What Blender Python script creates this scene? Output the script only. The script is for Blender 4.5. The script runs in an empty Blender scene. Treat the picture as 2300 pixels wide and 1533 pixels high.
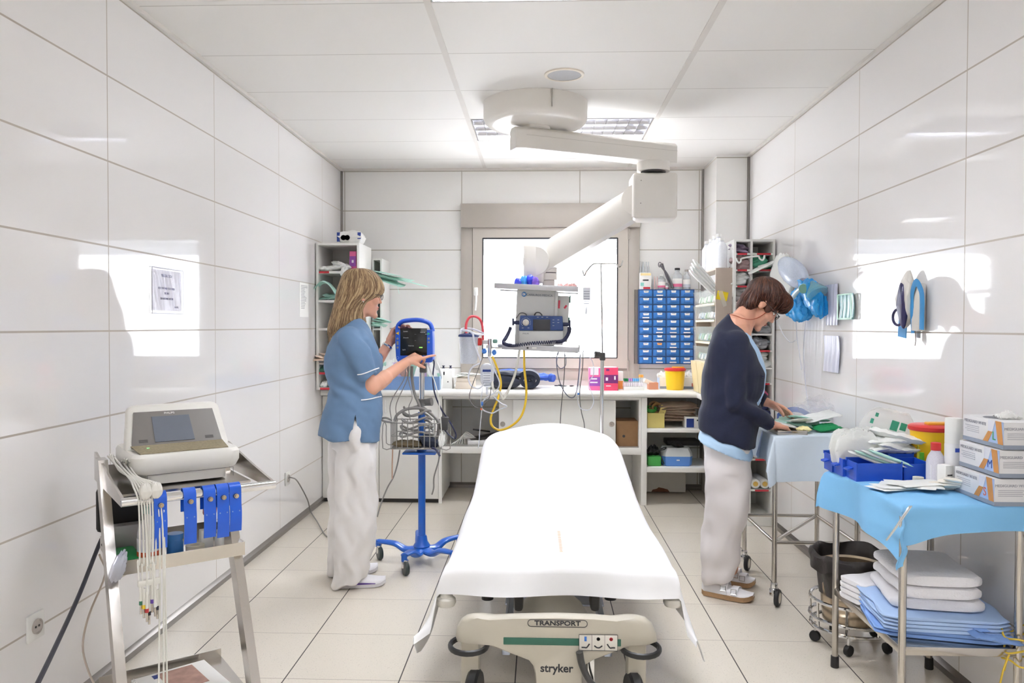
import bpy, bmesh, math, random
import numpy as np
from mathutils import Vector, Matrix, Euler, noise
PI = math.pi
SC = bpy.context.scene
COL = SC.collection
random.seed(7)
V = Vector

# ------------------------------------------------------------------ camera
EYE = 1.378
FPX, YAW, PITCH, ROLL = 1740.0, .0357, .0199, .0023
def ray(px, py):
    a = (px - 1150) / FPX; b = (py - 766.5) / FPX
    c, s = math.cos(ROLL), math.sin(ROLL); a, b = c*a + s*b, -s*a + c*b
    u = -b; c, s = math.cos(PITCH), math.sin(PITCH); yr = c + s*u; z = -s + c*u
    c, s = math.cos(YAW), math.sin(YAW)
    return V((c*a - s*yr, s*a + c*yr, z))
def PY(px, py, Y):
    r = ray(px, py); p = r*(Y/r.y); p.z += EYE; return p
def PX(px, py, X):
    r = ray(px, py); p = r*(X/r.x); p.z += EYE; return p
def PZ(px, py, z=0.0):
    r = ray(px, py); p = r*((z-EYE)/r.z); p.z += EYE; return p
cam = bpy.data.cameras.new('camera'); camo = bpy.data.objects.new('camera', cam); COL.objects.link(camo)
_f = ray(1150, 766.5); _r = (ray(1151, 766.5) - _f).normalized(); _u = (_f - ray(1150, 767.5)).normalized(); _f = _f.normalized()
camo.matrix_world = Matrix(((_r.x, _u.x, -_f.x, 0), (_r.y, _u.y, -_f.y, 0), (_r.z, _u.z, -_f.z, EYE), (0, 0, 0, 1)))
cam.sensor_width = 36; cam.lens = FPX/2300*36; cam.clip_start = .05; cam.clip_end = 60
SC.camera = camo

# ------------------------------------------------------------------ daylight and exposure
W = bpy.data.worlds.new('sky'); SC.world = W; W.use_nodes = True
W.node_tree.nodes['Background'].inputs[0].default_value = (.93, .95, 1, 1)
W.node_tree.nodes['Background'].inputs[1].default_value = 9.0
SC.view_settings.view_transform = 'Standard'; SC.view_settings.look = 'None'
SC.view_settings.gamma = 1; SC.view_settings.exposure = 1.08; SC.view_settings.use_curve_mapping = False
SC.cycles.max_bounces = 9; SC.cycles.diffuse_bounces = 5; SC.cycles.glossy_bounces = 4; SC.cycles.transparent_max_bounces = 20
TUBE = 40.0            # brightness of the fluorescent tubes in the ceiling luminaires

# ------------------------------------------------------------------ materials
MATS = {}
def srgb(h):
    if isinstance(h, str):
        h = [int(h[i:i+2], 16)/255 for i in (0, 2, 4)]
    else: return tuple(h)
    return tuple(c/12.92 if c <= .04045 else ((c+.055)/1.055)**2.4 for c in h)
def mat(name, col, rough=.5, metal=0, var=.05, scale=8, bump=0, bscale=60, alpha=1, trans=0, emit=0, coat=0, sheen=0, spec=None, sss=0, ior=None, stretch=None):
    if name in MATS: return MATS[name]
    m = bpy.data.materials.new(name); m.use_nodes = True; MATS[name] = m
    nt = m.node_tree; N = nt.nodes; L = nt.links; b = N['Principled BSDF']
    c = srgb(col)
    b.inputs['Roughness'].default_value = rough; b.inputs['Metallic'].default_value = metal
    tc = N.new('ShaderNodeTexCoord'); nz = N.new('ShaderNodeTexNoise'); nz.inputs['Scale'].default_value = scale; nz.inputs['Detail'].default_value = 4
    if stretch:
        mp = N.new('ShaderNodeMapping'); mp.inputs['Scale'].default_value = stretch; L.new(tc.outputs['Object'], mp.inputs[0]); src = mp.outputs[0]
    else: src = tc.outputs['Object']
    L.new(src, nz.inputs['Vector'])
    mx = N.new('ShaderNodeMix'); mx.data_type = 'RGBA'
    mx.inputs[6].default_value = tuple(max(0, x*(1-var)) for x in c) + (1,); mx.inputs[7].default_value = tuple(min(1, x*(1+var)) for x in c) + (1,)
    L.new(nz.outputs['Fac'], mx.inputs[0]); L.new(mx.outputs[2], b.inputs['Base Color'])
    if bump:
        n2 = N.new('ShaderNodeTexNoise'); n2.inputs['Scale'].default_value = bscale; n2.inputs['Detail'].default_value = 3; L.new(src, n2.inputs['Vector'])
        bp = N.new('ShaderNodeBump'); bp.inputs['Strength'].default_value = bump; bp.inputs['Distance'].default_value = .01
        L.new(n2.outputs['Fac'], bp.inputs['Height']); L.new(bp.outputs[0], b.inputs['Normal'])
    if alpha < 1: b.inputs['Alpha'].default_value = alpha
    if trans: b.inputs['Transmission Weight'].default_value = trans
    if ior: b.inputs['IOR'].default_value = ior
    if emit:
        b.inputs['Emission Color'].default_value = c + (1,); b.inputs['Emission Strength'].default_value = emit
    if coat: b.inputs['Coat Weight'].default_value = coat
    if sheen: b.inputs['Sheen Weight'].default_value = sheen
    if spec is not None: b.inputs['Specular IOR Level'].default_value = spec
    if sss:
        b.inputs['Subsurface Weight'].default_value = sss; b.inputs['Subsurface Radius'].default_value = (.012, .005, .003)
    return m
def grid_mat(name, col, grout, u, v, su, sv, ou, ov, gu, gv, rough, speck=0, grout_v=None, colvar=.02):
    """glossy panels or tiles laid in a grid over world axes u, v"""
    m = bpy.data.materials.new(name); m.use_nodes = True; nt = m.node_tree; N = nt.nodes; L = nt.links; b = N['Principled BSDF']
    g = N.new('ShaderNodeNewGeometry'); sp = N.new('ShaderNodeSeparateXYZ'); L.new(g.outputs['Position'], sp.inputs[0])
    def mth(op, a, bb=None, cc=None):
        n = N.new('ShaderNodeMath'); n.operation = op
        for i, x in enumerate((a, bb, cc)):
            if x is None: continue
            if isinstance(x, (int, float)): n.inputs[i].default_value = x
            else: L.new(x, n.inputs[i])
        return n.outputs[0]
    def line(ax, s, o, gw):
        t = mth('DIVIDE', mth('SUBTRACT', sp.outputs[ax], o), s)
        d = mth('ABSOLUTE', mth('SUBTRACT', t, mth('ROUND', t)))
        return mth('LESS_THAN', d, gw/2/s), mth('FLOOR', t)
    lu, iu = line(u, su, ou, gu); lv, iv = line(v, sv, ov, gv)
    wn = N.new('ShaderNodeTexWhiteNoise'); cb = N.new('ShaderNodeCombineXYZ'); L.new(iu, cb.inputs[0]); L.new(iv, cb.inputs[1]); L.new(cb.outputs[0], wn.inputs[0])
    c = srgb(col)
    def mix(f, a, bb):
        n = N.new('ShaderNodeMix'); n.data_type = 'RGBA'
        L.new(f, n.inputs[0])
        for i, x in ((6, a), (7, bb)):
            if isinstance(x, tuple): n.inputs[i].default_value = x + (1,)
            else: L.new(x, n.inputs[i])
        return n.outputs[2]
    base = mix(wn.outputs[0], tuple(x*(1-colvar) for x in c), tuple(min(1, x*(1+colvar)) for x in c))
    if speck:
        for sc_, lo, dk in ((210, .70, .45), (95, .73, .62)):
            nz = N.new('ShaderNodeTexNoise'); nz.inputs['Scale'].default_value = sc_; nz.inputs['Detail'].default_value = 2; L.new(g.outputs['Position'], nz.inputs['Vector'])
            f = mth('MULTIPLY', mth('GREATER_THAN', nz.outputs['Fac'], lo-.04), speck)
            base = mix(f, base, tuple(x*dk for x in c))
        nz = N.new('ShaderNodeTexNoise'); nz.inputs['Scale'].default_value = 5; L.new(g.outputs['Position'], nz.inputs['Vector'])
        base = mix(mth('MULTIPLY', nz.outputs['Fac'], .12), base, tuple(x*.8 for x in c))
    base = mix(lv, base, srgb(grout_v or grout)); base = mix(lu, base, srgb(grout))
    L.new(base, b.inputs['Base Color'])
    r = mth('MULTIPLY_ADD', mth('MAXIMUM', lu, lv), .5, rough); L.new(r, b.inputs['Roughness'])
    MATS[name] = m
    return m
def clear_mat(name, col='f4f8ff', alpha=.25, rough=.08, emit=0):
    """thin clear plastic or glass: mostly see-through with a gloss"""
    if name in MATS: return MATS[name]
    m = bpy.data.materials.new(name); m.use_nodes = True; nt = m.node_tree; N = nt.nodes; L = nt.links
    b = N['Principled BSDF']; b.inputs['Base Color'].default_value = srgb(col) + (1,); b.inputs['Roughness'].default_value = rough
    t = N.new('ShaderNodeBsdfTransparent'); x = N.new('ShaderNodeMixShader')
    nz = N.new('ShaderNodeTexNoise'); nz.inputs['Scale'].default_value = 30
    mr = N.new('ShaderNodeMapRange'); mr.inputs[3].default_value = alpha*.8; mr.inputs[4].default_value = min(1, alpha*1.2)
    L.new(nz.outputs['Fac'], mr.inputs[0]); L.new(mr.outputs[0], x.inputs[0])
    L.new(t.outputs[0], x.inputs[1]); L.new(b.outputs[0], x.inputs[2]); L.new(x.outputs[0], N['Material Output'].inputs[0])
    MATS[name] = m
    return m

# ------------------------------------------------------------------ geometry collector
def catmull(pts, n=6, closed=False):
    pts = [V(p) for p in pts]
    if len(pts) < 3: return pts
    out = []; k = len(pts); rng = k if closed else k-1
    for i in range(rng):
        p0 = pts[(i-1) % k] if (closed or i > 0) else pts[0]*2-pts[1]
        p1 = pts[i]; p2 = pts[(i+1) % k]
        p3 = pts[(i+2) % k] if (closed or i+2 < k) else pts[-1]*2-pts[-2]
        for j in range(n):
            t = j/n
            out.append(.5*((2*p1)+(p2-p0)*t+(2*p0-5*p1+4*p2-p3)*t*t+(3*p1-p0-3*p2+p3)*t**3))
    if not closed: out.append(pts[-1])
    return out
def frame(d, up=None):
    d = V(d).normalized()
    up = V(up) if up else (V((0, 0, 1)) if abs(d.z) < .95 else V((1, 0, 0)))
    x = up.cross(d).normalized(); y = d.cross(x)
    return x, y, d
JIT = random.Random(99)
class MB:
    def __init__(s): s.v = []; s.f = []; s.m = []
    def add(s, verts, faces, mi=0):
        o = len(s.v); s.v += [V(p) for p in verts]; s.f += [tuple(i+o for i in f) for f in faces]; s.m += [mi]*len(faces); return s
    def box(s, c, size, r=0, rot=None, seg=2, mi=0):
        """c = centre; size = full sizes; r = rounding of the edges; rot = Euler tuple or Matrix"""
        R = None
        if rot is not None: R = rot if isinstance(rot, Matrix) else Euler(rot).to_matrix()
        bm = bmesh.new(); bmesh.ops.create_cube(bm, size=1)
        for v in bm.verts: v.co = V((v.co.x*size[0], v.co.y*size[1], v.co.z*size[2]))
        if r > 0: bmesh.ops.bevel(bm, geom=list(bm.edges), offset=min(r, min(size)*.49), segments=seg, affect='EDGES', profile=.5)
        bm.verts.index_update()
        vs = [(R @ v.co if R else v.co) + V(c) for v in bm.verts]
        s.add(vs, [[v.index for v in f.verts] for f in bm.faces], mi); bm.free(); return s
    def bb(s, x0, x1, y0, y1, z0, z1, r=0, mi=0, seg=2):
        e = JIT.uniform(.00004, .0003)       # a hair's breadth, so touching boards never share a plane
        return s.box(((x0+x1)/2, (y0+y1)/2, (z0+z1)/2), tuple(max(.0004, abs(q)-2*min(e, abs(q)*.1)) for q in (x1-x0, y1-y0, z1-z0)), r, None, seg, mi)
    def ring_loft(s, rings, cap0=True, cap1=True, mi=0, closed=True):
        n = len(rings[0]); vs = [p for r in rings for p in r]; fs = []
        for i in range(len(rings)-1):
            for j in range(n if closed else n-1):
                a = i*n+j; b = i*n+(j+1) % n
                fs.append((a, b, b+n, a+n))
        if cap0: fs.append(tuple(reversed(range(n))))
        if cap1: fs.append(tuple(range((len(rings)-1)*n, len(rings)*n)))
        return s.add(vs, fs, mi)
    def cyl(s, p0, p1, r0, r1=None, n=20, mi=0, cap=True):
        p0, p1 = V(p0), V(p1); r1 = r0 if r1 is None else r1
        x, y, d = frame(p1-p0)
        R = [[p+(x*math.cos(2*PI*i/n)+y*math.sin(2*PI*i/n))*r for i in range(n)] for p, r in ((p0, r0), (p1, r1))]
        return s.ring_loft(R, cap, cap, mi)
    def tube(s, pts, r, n=8, sm=5, mi=0, closed=False, flat=1.0, up=None):
        P = catmull(pts, sm, closed) if sm else [V(p) for p in pts]
        rr = r if callable(r) else (lambda t: r)
        R = []; k = len(P); x = None
        for i, p in enumerate(P):
            a = P[(i-1) % k] if (closed or i) else P[0]; b = P[(i+1) % k] if (closed or i < k-1) else P[-1]
            d = (b-a)
            if d.length < 1e-9: d = V((0, 0, 1))
            d.normalize()
            if x is None: x, y, _ = frame(d, up)
            else:
                x = (x - d*x.dot(d))
                if x.length < 1e-6: x, y, _ = frame(d)
                x.normalize(); y = d.cross(x)
            q = rr(i/max(1, k-1))
            R.append([p+x*math.cos(2*PI*j/n)*q+y*math.sin(2*PI*j/n)*q*flat for j in range(n)])
        if closed: R.append(R[0]); return s.ring_loft(R, False, False, mi)
        return s.ring_loft(R, True, True, mi)
    def lathe(s, prof, o=(0, 0, 0), axis=(0, 0, 1), n=28, mi=0, cap=True):
        x, y, d = frame(axis, (0, 1, 0) if abs(V(axis).normalized().z) > .95 else None); o = V(o)
        R = [[o+d*z+(x*math.cos(2*PI*i/n)+y*math.sin(2*PI*i/n))*max(r, 1e-4) for i in range(n)] for r, z in prof]
        return s.ring_loft(R, cap, cap, mi)
    def sphere(s, c, r, n=16, mi=0):
        r = r if hasattr(r, '__len__') else (r, r, r)
        R = []
        for i in range(n//2+1):
            t = PI*i/(n//2)
            R.append([V(c)+V((r[0]*max(math.sin(t), 1e-3)*math.cos(2*PI*j/n), r[1]*max(math.sin(t), 1e-3)*math.sin(2*PI*j/n), -r[2]*math.cos(t))) for j in range(n)])
        return s.ring_loft(R, True, True, mi)
    def prism(s, poly, a, b, mi=0):
        """poly = list of 3D points (flat outline); a, b = offset vectors of the two faces"""
        return s.ring_loft([[V(p)+V(a) for p in poly], [V(p)+V(b) for p in poly]], True, True, mi)
    def surf(s, fn, nu, nv, mi=0, th=0.0):
        g = [[V(fn(i/nu, j/nv)) for j in range(nv+1)] for i in range(nu+1)]
        idx = lambda i, j: i*(nv+1)+j
        top = [p for r in g for p in r]
        fs = [(idx(i, j), idx(i+1, j), idx(i+1, j+1), idx(i, j+1)) for i in range(nu) for j in range(nv)]
        if not th: return s.add(top, fs, mi)
        nm = []
        for i in range(nu+1):
            for j in range(nv+1):
                du = g[min(i+1, nu)][j]-g[max(i-1, 0)][j]; dv = g[i][min(j+1, nv)]-g[i][max(j-1, 0)]
                nn = du.cross(dv); nm.append(nn.normalized() if nn.length > 1e-12 else V((0, 0, 1)))
        n = len(top); bot = [p-q*th for p, q in zip(top, nm)]
        fs2 = fs+[tuple(reversed([a+n for a in f])) for f in fs]
        for i in range(nu): fs2 += [(idx(i, 0), idx(i, 0)+n, idx(i+1, 0)+n, idx(i+1, 0)), (idx(i+1, nv), idx(i+1, nv)+n, idx(i, nv)+n, idx(i, nv))]
        for j in range(nv): fs2 += [(idx(0, j+1), idx(0, j+1)+n, idx(0, j)+n, idx(0, j)), (idx(nu, j), idx(nu, j)+n, idx(nu, j+1)+n, idx(nu, j+1))]
        return s.add(top+bot, fs2, mi)
    def pillow(s, c, size, rot=None, seed=0, crump=.15, n=20, mi=0, sq=4):
        """a soft packet: flat pillow with crumpled faces"""
        R = Euler(rot).to_matrix() if rot is not None else Matrix.Identity(3)
        a, b_, h = size[0]/2, size[1]/2, size[2]/2; top = []; bot = []
        for i in range(n+1):
            for j in range(n+1):
                u, v = -1+2*i/n, -1+2*j/n; t = max(0, (1-abs(u)**sq)*(1-abs(v)**sq))**.6
                p = V((u*2.2+seed*3.1, v*2.2, seed*1.7)); k = noise.noise(p)+.5*noise.noise(p*2.7)
                w = 1+crump*.12*noise.noise(p+V((9, 0, 0)))
                q = V((u*a*w, v*b_*w, h*crump*1.2*k))
                top.append(R @ (q+V((0, 0, h*t*(1+crump*k))))+V(c)); bot.append(R @ (q-V((0, 0, h*t)))+V(c))
        ix = lambda i, j: i*(n+1)+j; N = (n+1)**2
        fs = [(ix(i, j), ix(i+1, j), ix(i+1, j+1), ix(i, j+1)) for i in range(n) for j in range(n)]
        fs += [tuple(reversed([k+N for k in f])) for f in fs]
        for i in range(n): fs += [(ix(i, 0), ix(i, 0)+N, ix(i+1, 0)+N, ix(i+1, 0)), (ix(i+1, n), ix(i+1, n)+N, ix(i, n)+N, ix(i, n)), (ix(0, i+1), ix(0, i+1)+N, ix(0, i)+N, ix(0, i)), (ix(n, i), ix(n, i)+N, ix(n, i+1)+N, ix(n, i+1))]
        return s.add(top+bot, fs, mi)
    def xf(s, Mx, start=0):
        for i in range(start, len(s.v)): s.v[i] = Mx @ s.v[i]
        return s
    def build(s, name, mats, parent=None, label=None, cat=None, group=None, kind=None, local=False, angle=35, recalc=True):
        me = bpy.data.meshes.new(name)
        vs = s.v; loc = V((0, 0, 0))
        if parent is not None:
            if not local:
                inv = ROOTM[root_of(parent).name].inverted(); vs = [inv @ p for p in vs]
        else:
            lo = [min(p[i] for p in vs) for i in range(3)]; hi = [max(p[i] for p in vs) for i in range(3)]
            loc = V(((lo[0]+hi[0])/2, (lo[1]+hi[1])/2, lo[2])); vs = [p-loc for p in vs]
        me.from_pydata([tuple(p) for p in vs], [], s.f)
        if recalc:
            bm = bmesh.new(); bm.from_mesh(me); bmesh.ops.recalc_face_normals(bm, faces=list(bm.faces)); bm.to_mesh(me); bm.free()
        ms = mats if isinstance(mats, (list, tuple)) else [mats]
        for m in ms: me.materials.append(m)
        me.polygons.foreach_set('material_index', s.m); me.polygons.foreach_set('use_smooth', [True]*len(s.f))
        me.set_sharp_from_angle(angle=math.radians(angle)); me.update()
        o = bpy.data.objects.new(name, me); COL.objects.link(o)
        if parent is not None: o.parent = parent
        else: o.location = loc; ROOTM[o.name] = Matrix.Translation(loc)
        return tag(o, label, cat, group, kind)
ROOTM = {}
def root_of(o):
    while o.parent is not None: o = o.parent
    return o
def tag(o, label=None, cat=None, group=None, kind=None):
    for k, x in (('label', label), ('category', cat), ('group', group), ('kind', kind)):
        if x: o[k] = x
    return o
def thing(name, label, cat, loc=(0, 0, 0), rotz=0, group=None, rot=None):
    o = bpy.data.objects.new(name, None); COL.objects.link(o); o.empty_display_size = .05
    e = rot or (0, 0, rotz); o.location = loc; o.rotation_euler = e
    ROOTM[o.name] = Matrix.Translation(V(loc)) @ Euler(e).to_matrix().to_4x4()
    return tag(o, label, cat, group)
def dup(root, loc, rotz=None, label=None, group=None, rot=None):
    def cp(o, par):
        c = o.copy(); COL.objects.link(c)
        if par: c.parent = par
        for ch in list(o.children): cp(ch, c)
        return c
    r = cp(root, None); r.location = loc
    if rotz is not None: r.rotation_euler = (0, 0, rotz)
    if rot is not None: r.rotation_euler = rot
    if label: r['label'] = label
    if group: r['group'] = group
    ROOTM[r.name] = Matrix.Translation(r.location) @ r.rotation_euler.to_matrix().to_4x4()
    return r
def text(s, parent, m, loc, size, right=(1, 0, 0), up=(0, 0, 1), name='lettering', align='CENTER', ext=.0004, local=False, wx=1.0, shear=0, bold=0):
    cu = bpy.data.curves.new(name, 'FONT'); cu.body = s; cu.size = size; cu.extrude = ext; cu.align_x = align; cu.align_y = 'CENTER'; cu.shear = shear; cu.offset = bold
    cu.space_character = 1.0; cu.materials.append(m); cu.resolution_u = 3
    tmp = bpy.data.objects.new('tmp', cu); COL.objects.link(tmp); dg = bpy.context.evaluated_depsgraph_get(); dg.update()
    me = bpy.data.meshes.new_from_object(tmp.evaluated_get(dg)); bpy.data.objects.remove(tmp); bpy.data.curves.remove(cu)
    me.name = name; me.materials.clear(); me.materials.append(m)
    o = bpy.data.objects.new(name, me); COL.objects.link(o)
    r = V(right).normalized(); u = V(up).normalized(); n = r.cross(u).normalized(); u = n.cross(r)
    Mx = Matrix(((r.x*wx, u.x, n.x, loc[0]), (r.y*wx, u.y, n.y, loc[1]), (r.z*wx, u.z, n.z, loc[2]), (0, 0, 0, 1)))
    if parent is not None:
        o.parent = parent
        if not local: Mx = ROOTM[root_of(parent).name].inverted() @ Mx
    o.matrix_local = Mx
    return o
def remesh(o, voxel, smooth=4, fac=.5):
    """weld the overlapping volumes of a mesh into one continuous skin"""
    md = o.modifiers.new('r', 'REMESH'); md.mode = 'VOXEL'; md.voxel_size = voxel; md.use_smooth_shade = True
    if smooth: s = o.modifiers.new('s', 'SMOOTH'); s.iterations = smooth; s.factor = fac
    dg = bpy.context.evaluated_depsgraph_get(); dg.update()
    me = bpy.data.meshes.new_from_object(o.evaluated_get(dg)); old = o.data; o.modifiers.clear(); me.name = old.name; ms = list(old.materials); o.data = me
    me.materials.clear()
    for m in ms: me.materials.append(m)
    me.polygons.foreach_set('use_smooth', [True]*len(me.polygons)); me.update()
    return o
def smooth_region(o, c, r, it=12):
    """even out the joints of a welded mesh inside a ball"""
    bm = bmesh.new(); bm.from_mesh(o.data); c = V(c)-ROOTM[root_of(o).name].translation
    vs = [v for v in bm.verts if (v.co-c).length < r]
    for _ in range(it): bmesh.ops.smooth_vert(bm, verts=vs, factor=.5, use_axis_x=True, use_axis_y=True, use_axis_z=True)
    bm.to_mesh(o.data); bm.free(); o.data.update()
def displace(o, fn):
    """move every vertex along its normal by fn(x, y, z arrays)"""
    me = o.data; n = len(me.vertices); co = np.empty(n*3); no = np.empty(n*3)
    me.vertices.foreach_get('co', co); me.vertices.foreach_get('normal', no); co = co.reshape(-1, 3); no = no.reshape(-1, 3)
    d = fn(co[:, 0], co[:, 1], co[:, 2]); co = co+no*d[:, None]
    me.vertices.foreach_set('co', co.ravel()); me.update(); return o
def wob(x, y, z, amp, f, seed=0):
    rs = np.random.RandomState(seed); r = np.zeros_like(x)
    for i in range(7):
        k = rs.normal(size=3)*np.array(f); r += np.sin(x*k[0]+y*k[1]+z*k[2]+rs.rand()*6.28 + 1.3*np.sin((x*k[1]+z*k[0]+y*k[2])*.5+rs.rand()*6))
    return amp*r/3

# shared materials
white = mat('white_plastic', 'eeeeea', .35)
lam = mat('white_laminate', 'f2f1ec', .32, var=.02)
steel = mat('stainless_steel', 'c4bfb8', .22, 1, var=.06, scale=20)
chrome = mat('chrome', 'dedede', .1, 1, var=.03)
black = mat('black_rubber', '1b1b1d', .5)
grey = mat('grey_plastic', '6e6d6a', .45)
blue = mat('blue_plastic', '1f62c8', .35)
paper = mat('white_paper', 'f4f3ef', .6, var=.03)
ink = mat('black_print', '2b2b30', .6)
navyink = mat('blue_print', '26408f', .55)
redp = mat('red_print', 'c8303c', .5)
clear = clear_mat('clear_plastic')
aqua = mat('green_paper_pouch', 'b7e0d2', .6, var=.12, bump=.15, bscale=25)
pouch = mat('white_pouch_paper', 'eef0ec', .5, var=.06, bump=.2, bscale=20)
# ------------------------------------------------------------------ the room
XL, XR, YB, YF, HC = -1.697, 1.624, 6.575, -1.7, 2.711
wallL = grid_mat('white_glazed_wall_panels', 'f3f1f0', 'b9b0a6', 1, 2, 1.0, .3335, 3.0-.003, 1.355, .006, .007, .045, colvar=.01)
wallR = grid_mat('white_glazed_wall_panels_right', 'f3f1f0', 'b9b0a6', 1, 2, 1.0, .3335, 3.03, 1.355, .006, .007, .045, colvar=.01)
wallB = grid_mat('white_glazed_wall_panels_rear', 'f3f2ef', 'b9b3a8', 0, 2, 1.0, .3335, -.665, 1.355, .007, .008, .06, colvar=.01)
floorm = grid_mat('speckled_floor_tiles', 'e0d8ca', '453f3b', 0, 1, .4501, .4436, -.5416, 3.4103, .005, .003, .22, speck=.55, grout_v='8d857b', colvar=.02)
ceilm = grid_mat('white_ceiling_panels', 'eeece8', 'c9c5c0', 1, 0, .5981, 1.2121, 3.8093, -.4669, .006, 0.0, .6, colvar=.008)
T = .1
MB().bb(XL-T, XR+T, YF-T, YB+T, -T, 0).build('floor', floorm, kind='structure', label='beige speckled tile floor', cat='floor')
MB().bb(XL-T, XL, YF-T, YB+T, 0, HC).build('wall_left', wallL, kind='structure', label='left wall of glossy white panels', cat='wall')
MB().bb(XR, XR+T, YF-T, YB+T, 0, HC).build('wall_right', wallR, kind='structure', label='right wall of glossy white panels', cat='wall')
wb = MB(); wx0, wx1, wz0, wz1 = -.66, .828, .93, 2.38
for a in ((XL-T, wx0, 0, HC+.1), (wx1, XR+T, 0, HC+.1), (wx0, wx1, 0, wz0), (wx0, wx1, wz1, HC+.1)):
    wb.bb(a[0], a[1], YB, YB+.14, a[2], a[3])
wb.build('wall_rear', wallB, kind='structure', label='far wall of white panels around the window', cat='wall')
MB().bb(XL-T, XR+T, YF-T, YF, 0, HC).build('wall_front', mat('plain_white_wall', 'e8e5e0', .4), kind='structure', label='plain white wall behind the viewer', cat='wall')
MB().bb(1.37, XR+.02, 6.10, YB, 0, HC).build('trim_1', wallB, kind='structure', label='boxed column in the far right corner', cat='column')
# ceiling with openings for the luminaires
LUMY = [(5.013, 5.596), (2.618, 3.206), (.225, .812), (-1.25, -.66)]
RL, RR = -.4669, .7452
cb = MB()
cb.bb(XL-T, RL, YF-T, YB, HC, HC+.02); cb.bb(RR, XR+T, YF-T, YB, HC, HC+.02)
ys = [YB] + [y for p in LUMY for y in (p[1], p[0])] + [YF-T]
for i in range(0, len(ys), 2): cb.bb(RL, RR, ys[i+1], ys[i], HC, HC+.02)
cb.build('ceiling', ceilm, kind='structure', label='white panel ceiling', cat='ceiling')
MB().bb(XL-T, XR+T, YF-T, YB+.14, HC+.2, HC+.25).build('trim_2', mat('dull_slab', 'b5b0aa', .8), kind='structure', label='slab above the ceiling panels', cat='slab')
rail = mat('ceiling_rail', 'dedad4', .4)
for i, x in enumerate((RL, RR)):
    MB().bb(x-.015, x+.015, YF, YB, HC-.004, HC+.001).build('trim_%d' % (3+i), rail, kind='structure', label='%s ceiling rail running to the window wall' % ('left', 'right')[i], cat='rail')
for i, (x, s) in enumerate(((XL, 1), (XR, -1))):
    MB().bb(x, x+s*.02, YF, YB, HC-.02, HC).build('trim_%d' % (5+i), rail, kind='structure', label='%s edge trim of the ceiling' % ('left', 'right')[i], cat='trim')
MB().bb(XL, 1.37, YB-.02, YB, HC-.016, HC).build('trim_7', rail, kind='structure', label='edge trim of the ceiling over the window wall', cat='trim')
skm = mat('metal_skirting', '8f8a86', .3, .8)
def skirt(nm, p, q, nrm, lab):
    b = MB(); p, q, nrm = V(p), V(q), V(nrm)
    b.prism([p, p+nrm*.014, p+nrm*.014+V((0, 0, .026)), p+nrm*.008+V((0, 0, .032)), p+V((0, 0, .045))], (0, 0, 0), q-p)
    b.build(nm, skm, kind='structure', label=lab, cat='skirting')
skirt('baseboard_left', (XL, YF, 0), (XL, YB, 0), (1, 0, 0), 'grey metal skirting along the left wall')
skirt('baseboard_right', (XR, YF, 0), (XR, 6.1, 0), (-1, 0, 0), 'grey metal skirting along the right wall')
skirt('baseboard_rear', (XL, YB, 0), (1.37, YB, 0), (0, -1, 0), 'grey metal skirting under the window')
cs = mat('corner_profile', '8b8782', .35, .6)
for i, (x, y) in enumerate(((XL+.006, YB-.008), (1.364, YB-.008), (XR-.008, 6.094))):
    MB().cyl((x, y, .05), (x, y, HC-.02), .012, n=8).build('trim_%d' % (8+i), cs, kind='structure', label='grey corner profile %s' % ('in the far left corner', 'left of the column', 'right of the column')[i], cat='profile')

# ------------------------------------------------------------------ window
taupe = mat('taupe_aluminium', 'b3aca3', .45, .15, var=.04)
taupe2 = mat('taupe_aluminium_sash', 'c2bbb1', .45, .15, var=.04)
w = thing('window_1', 'taupe aluminium window with roller shutter box', 'window', (.085, YB, .93)); w['kind'] = 'structure'
b = MB(); y0 = YB-.035; z0 = .925
b.bb(-.668, -.569, y0, YB+.05, z0, 2.207, .004); b.bb(.741, .836, y0, YB+.05, z0, 2.207, .004); b.bb(-.57, .742, y0, YB+.05, 1.0, 1.022, .004); b.bb(-.57, .742, y0+.004, YB+.05, z0, 1.002, .002)
b.build('window_frame', taupe, w)
b = MB(); b.box((.084, YB-.03, 2.304), (1.5, .1, .2), .004); b.build('shutter_box', taupe, w)
sx0, sx1, sz0, sz1 = -.566, .738, 1.024, 2.203; g0, g1, h0, h1 = -.482, .650, 1.112, 2.117
b = MB(); ys0, ys1 = YB-.05, YB+.02
def mitre(b, A, B):   # one side of a mitred sash frame
    b.ring_loft([[V((p[0], yy, p[1])) for p in A] for yy in (ys0, ys1)])
for q in ([(sx0, sz0), (sx1, sz0), (g1, h0), (g0, h0)], [(sx1, sz0), (sx1, sz1), (g1, h1), (g1, h0)], [(sx1, sz1), (sx0, sz1), (g0, h1), (g1, h1)], [(sx0, sz1), (sx0, sz0), (g0, h0), (g0, h1)]):
    mitre(b, q, None)
sash = b.build('sash', taupe2, w)
b = MB()
for a in ((g0-.004, g0+.006, h0, h1), (g1-.006, g1+.004, h0, h1), (g0, g1, h0-.004, h0+.005), (g0, g1, h1-.007, h1+.004)): b.bb(a[0], a[1], ys0-.001, ys0+.03, a[2], a[3])
b.build('glazing_gasket', black, sash)
b = MB(); b.bb(g0, g1, YB-.02, YB-.012, h0, h1); b.build('pane', clear_mat('frosted_pane', 'f6fbff', .22, .3), sash)
b = MB(); hx = PY(1069, 660, ys0).x; zz = PY(1069, 665, ys0).z
b.box((hx, ys0-.012, zz+.04), (.035, .02, .07), .006); b.tube([(hx+.004, ys0-.02, zz+.045), (hx+.004, ys0-.05, zz+.04), (hx+.006, ys0-.052, zz-.02), (hx-.002, ys0-.05, zz-.12)], .008)
b.build('handle', white, sash)
b = MB()
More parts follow.
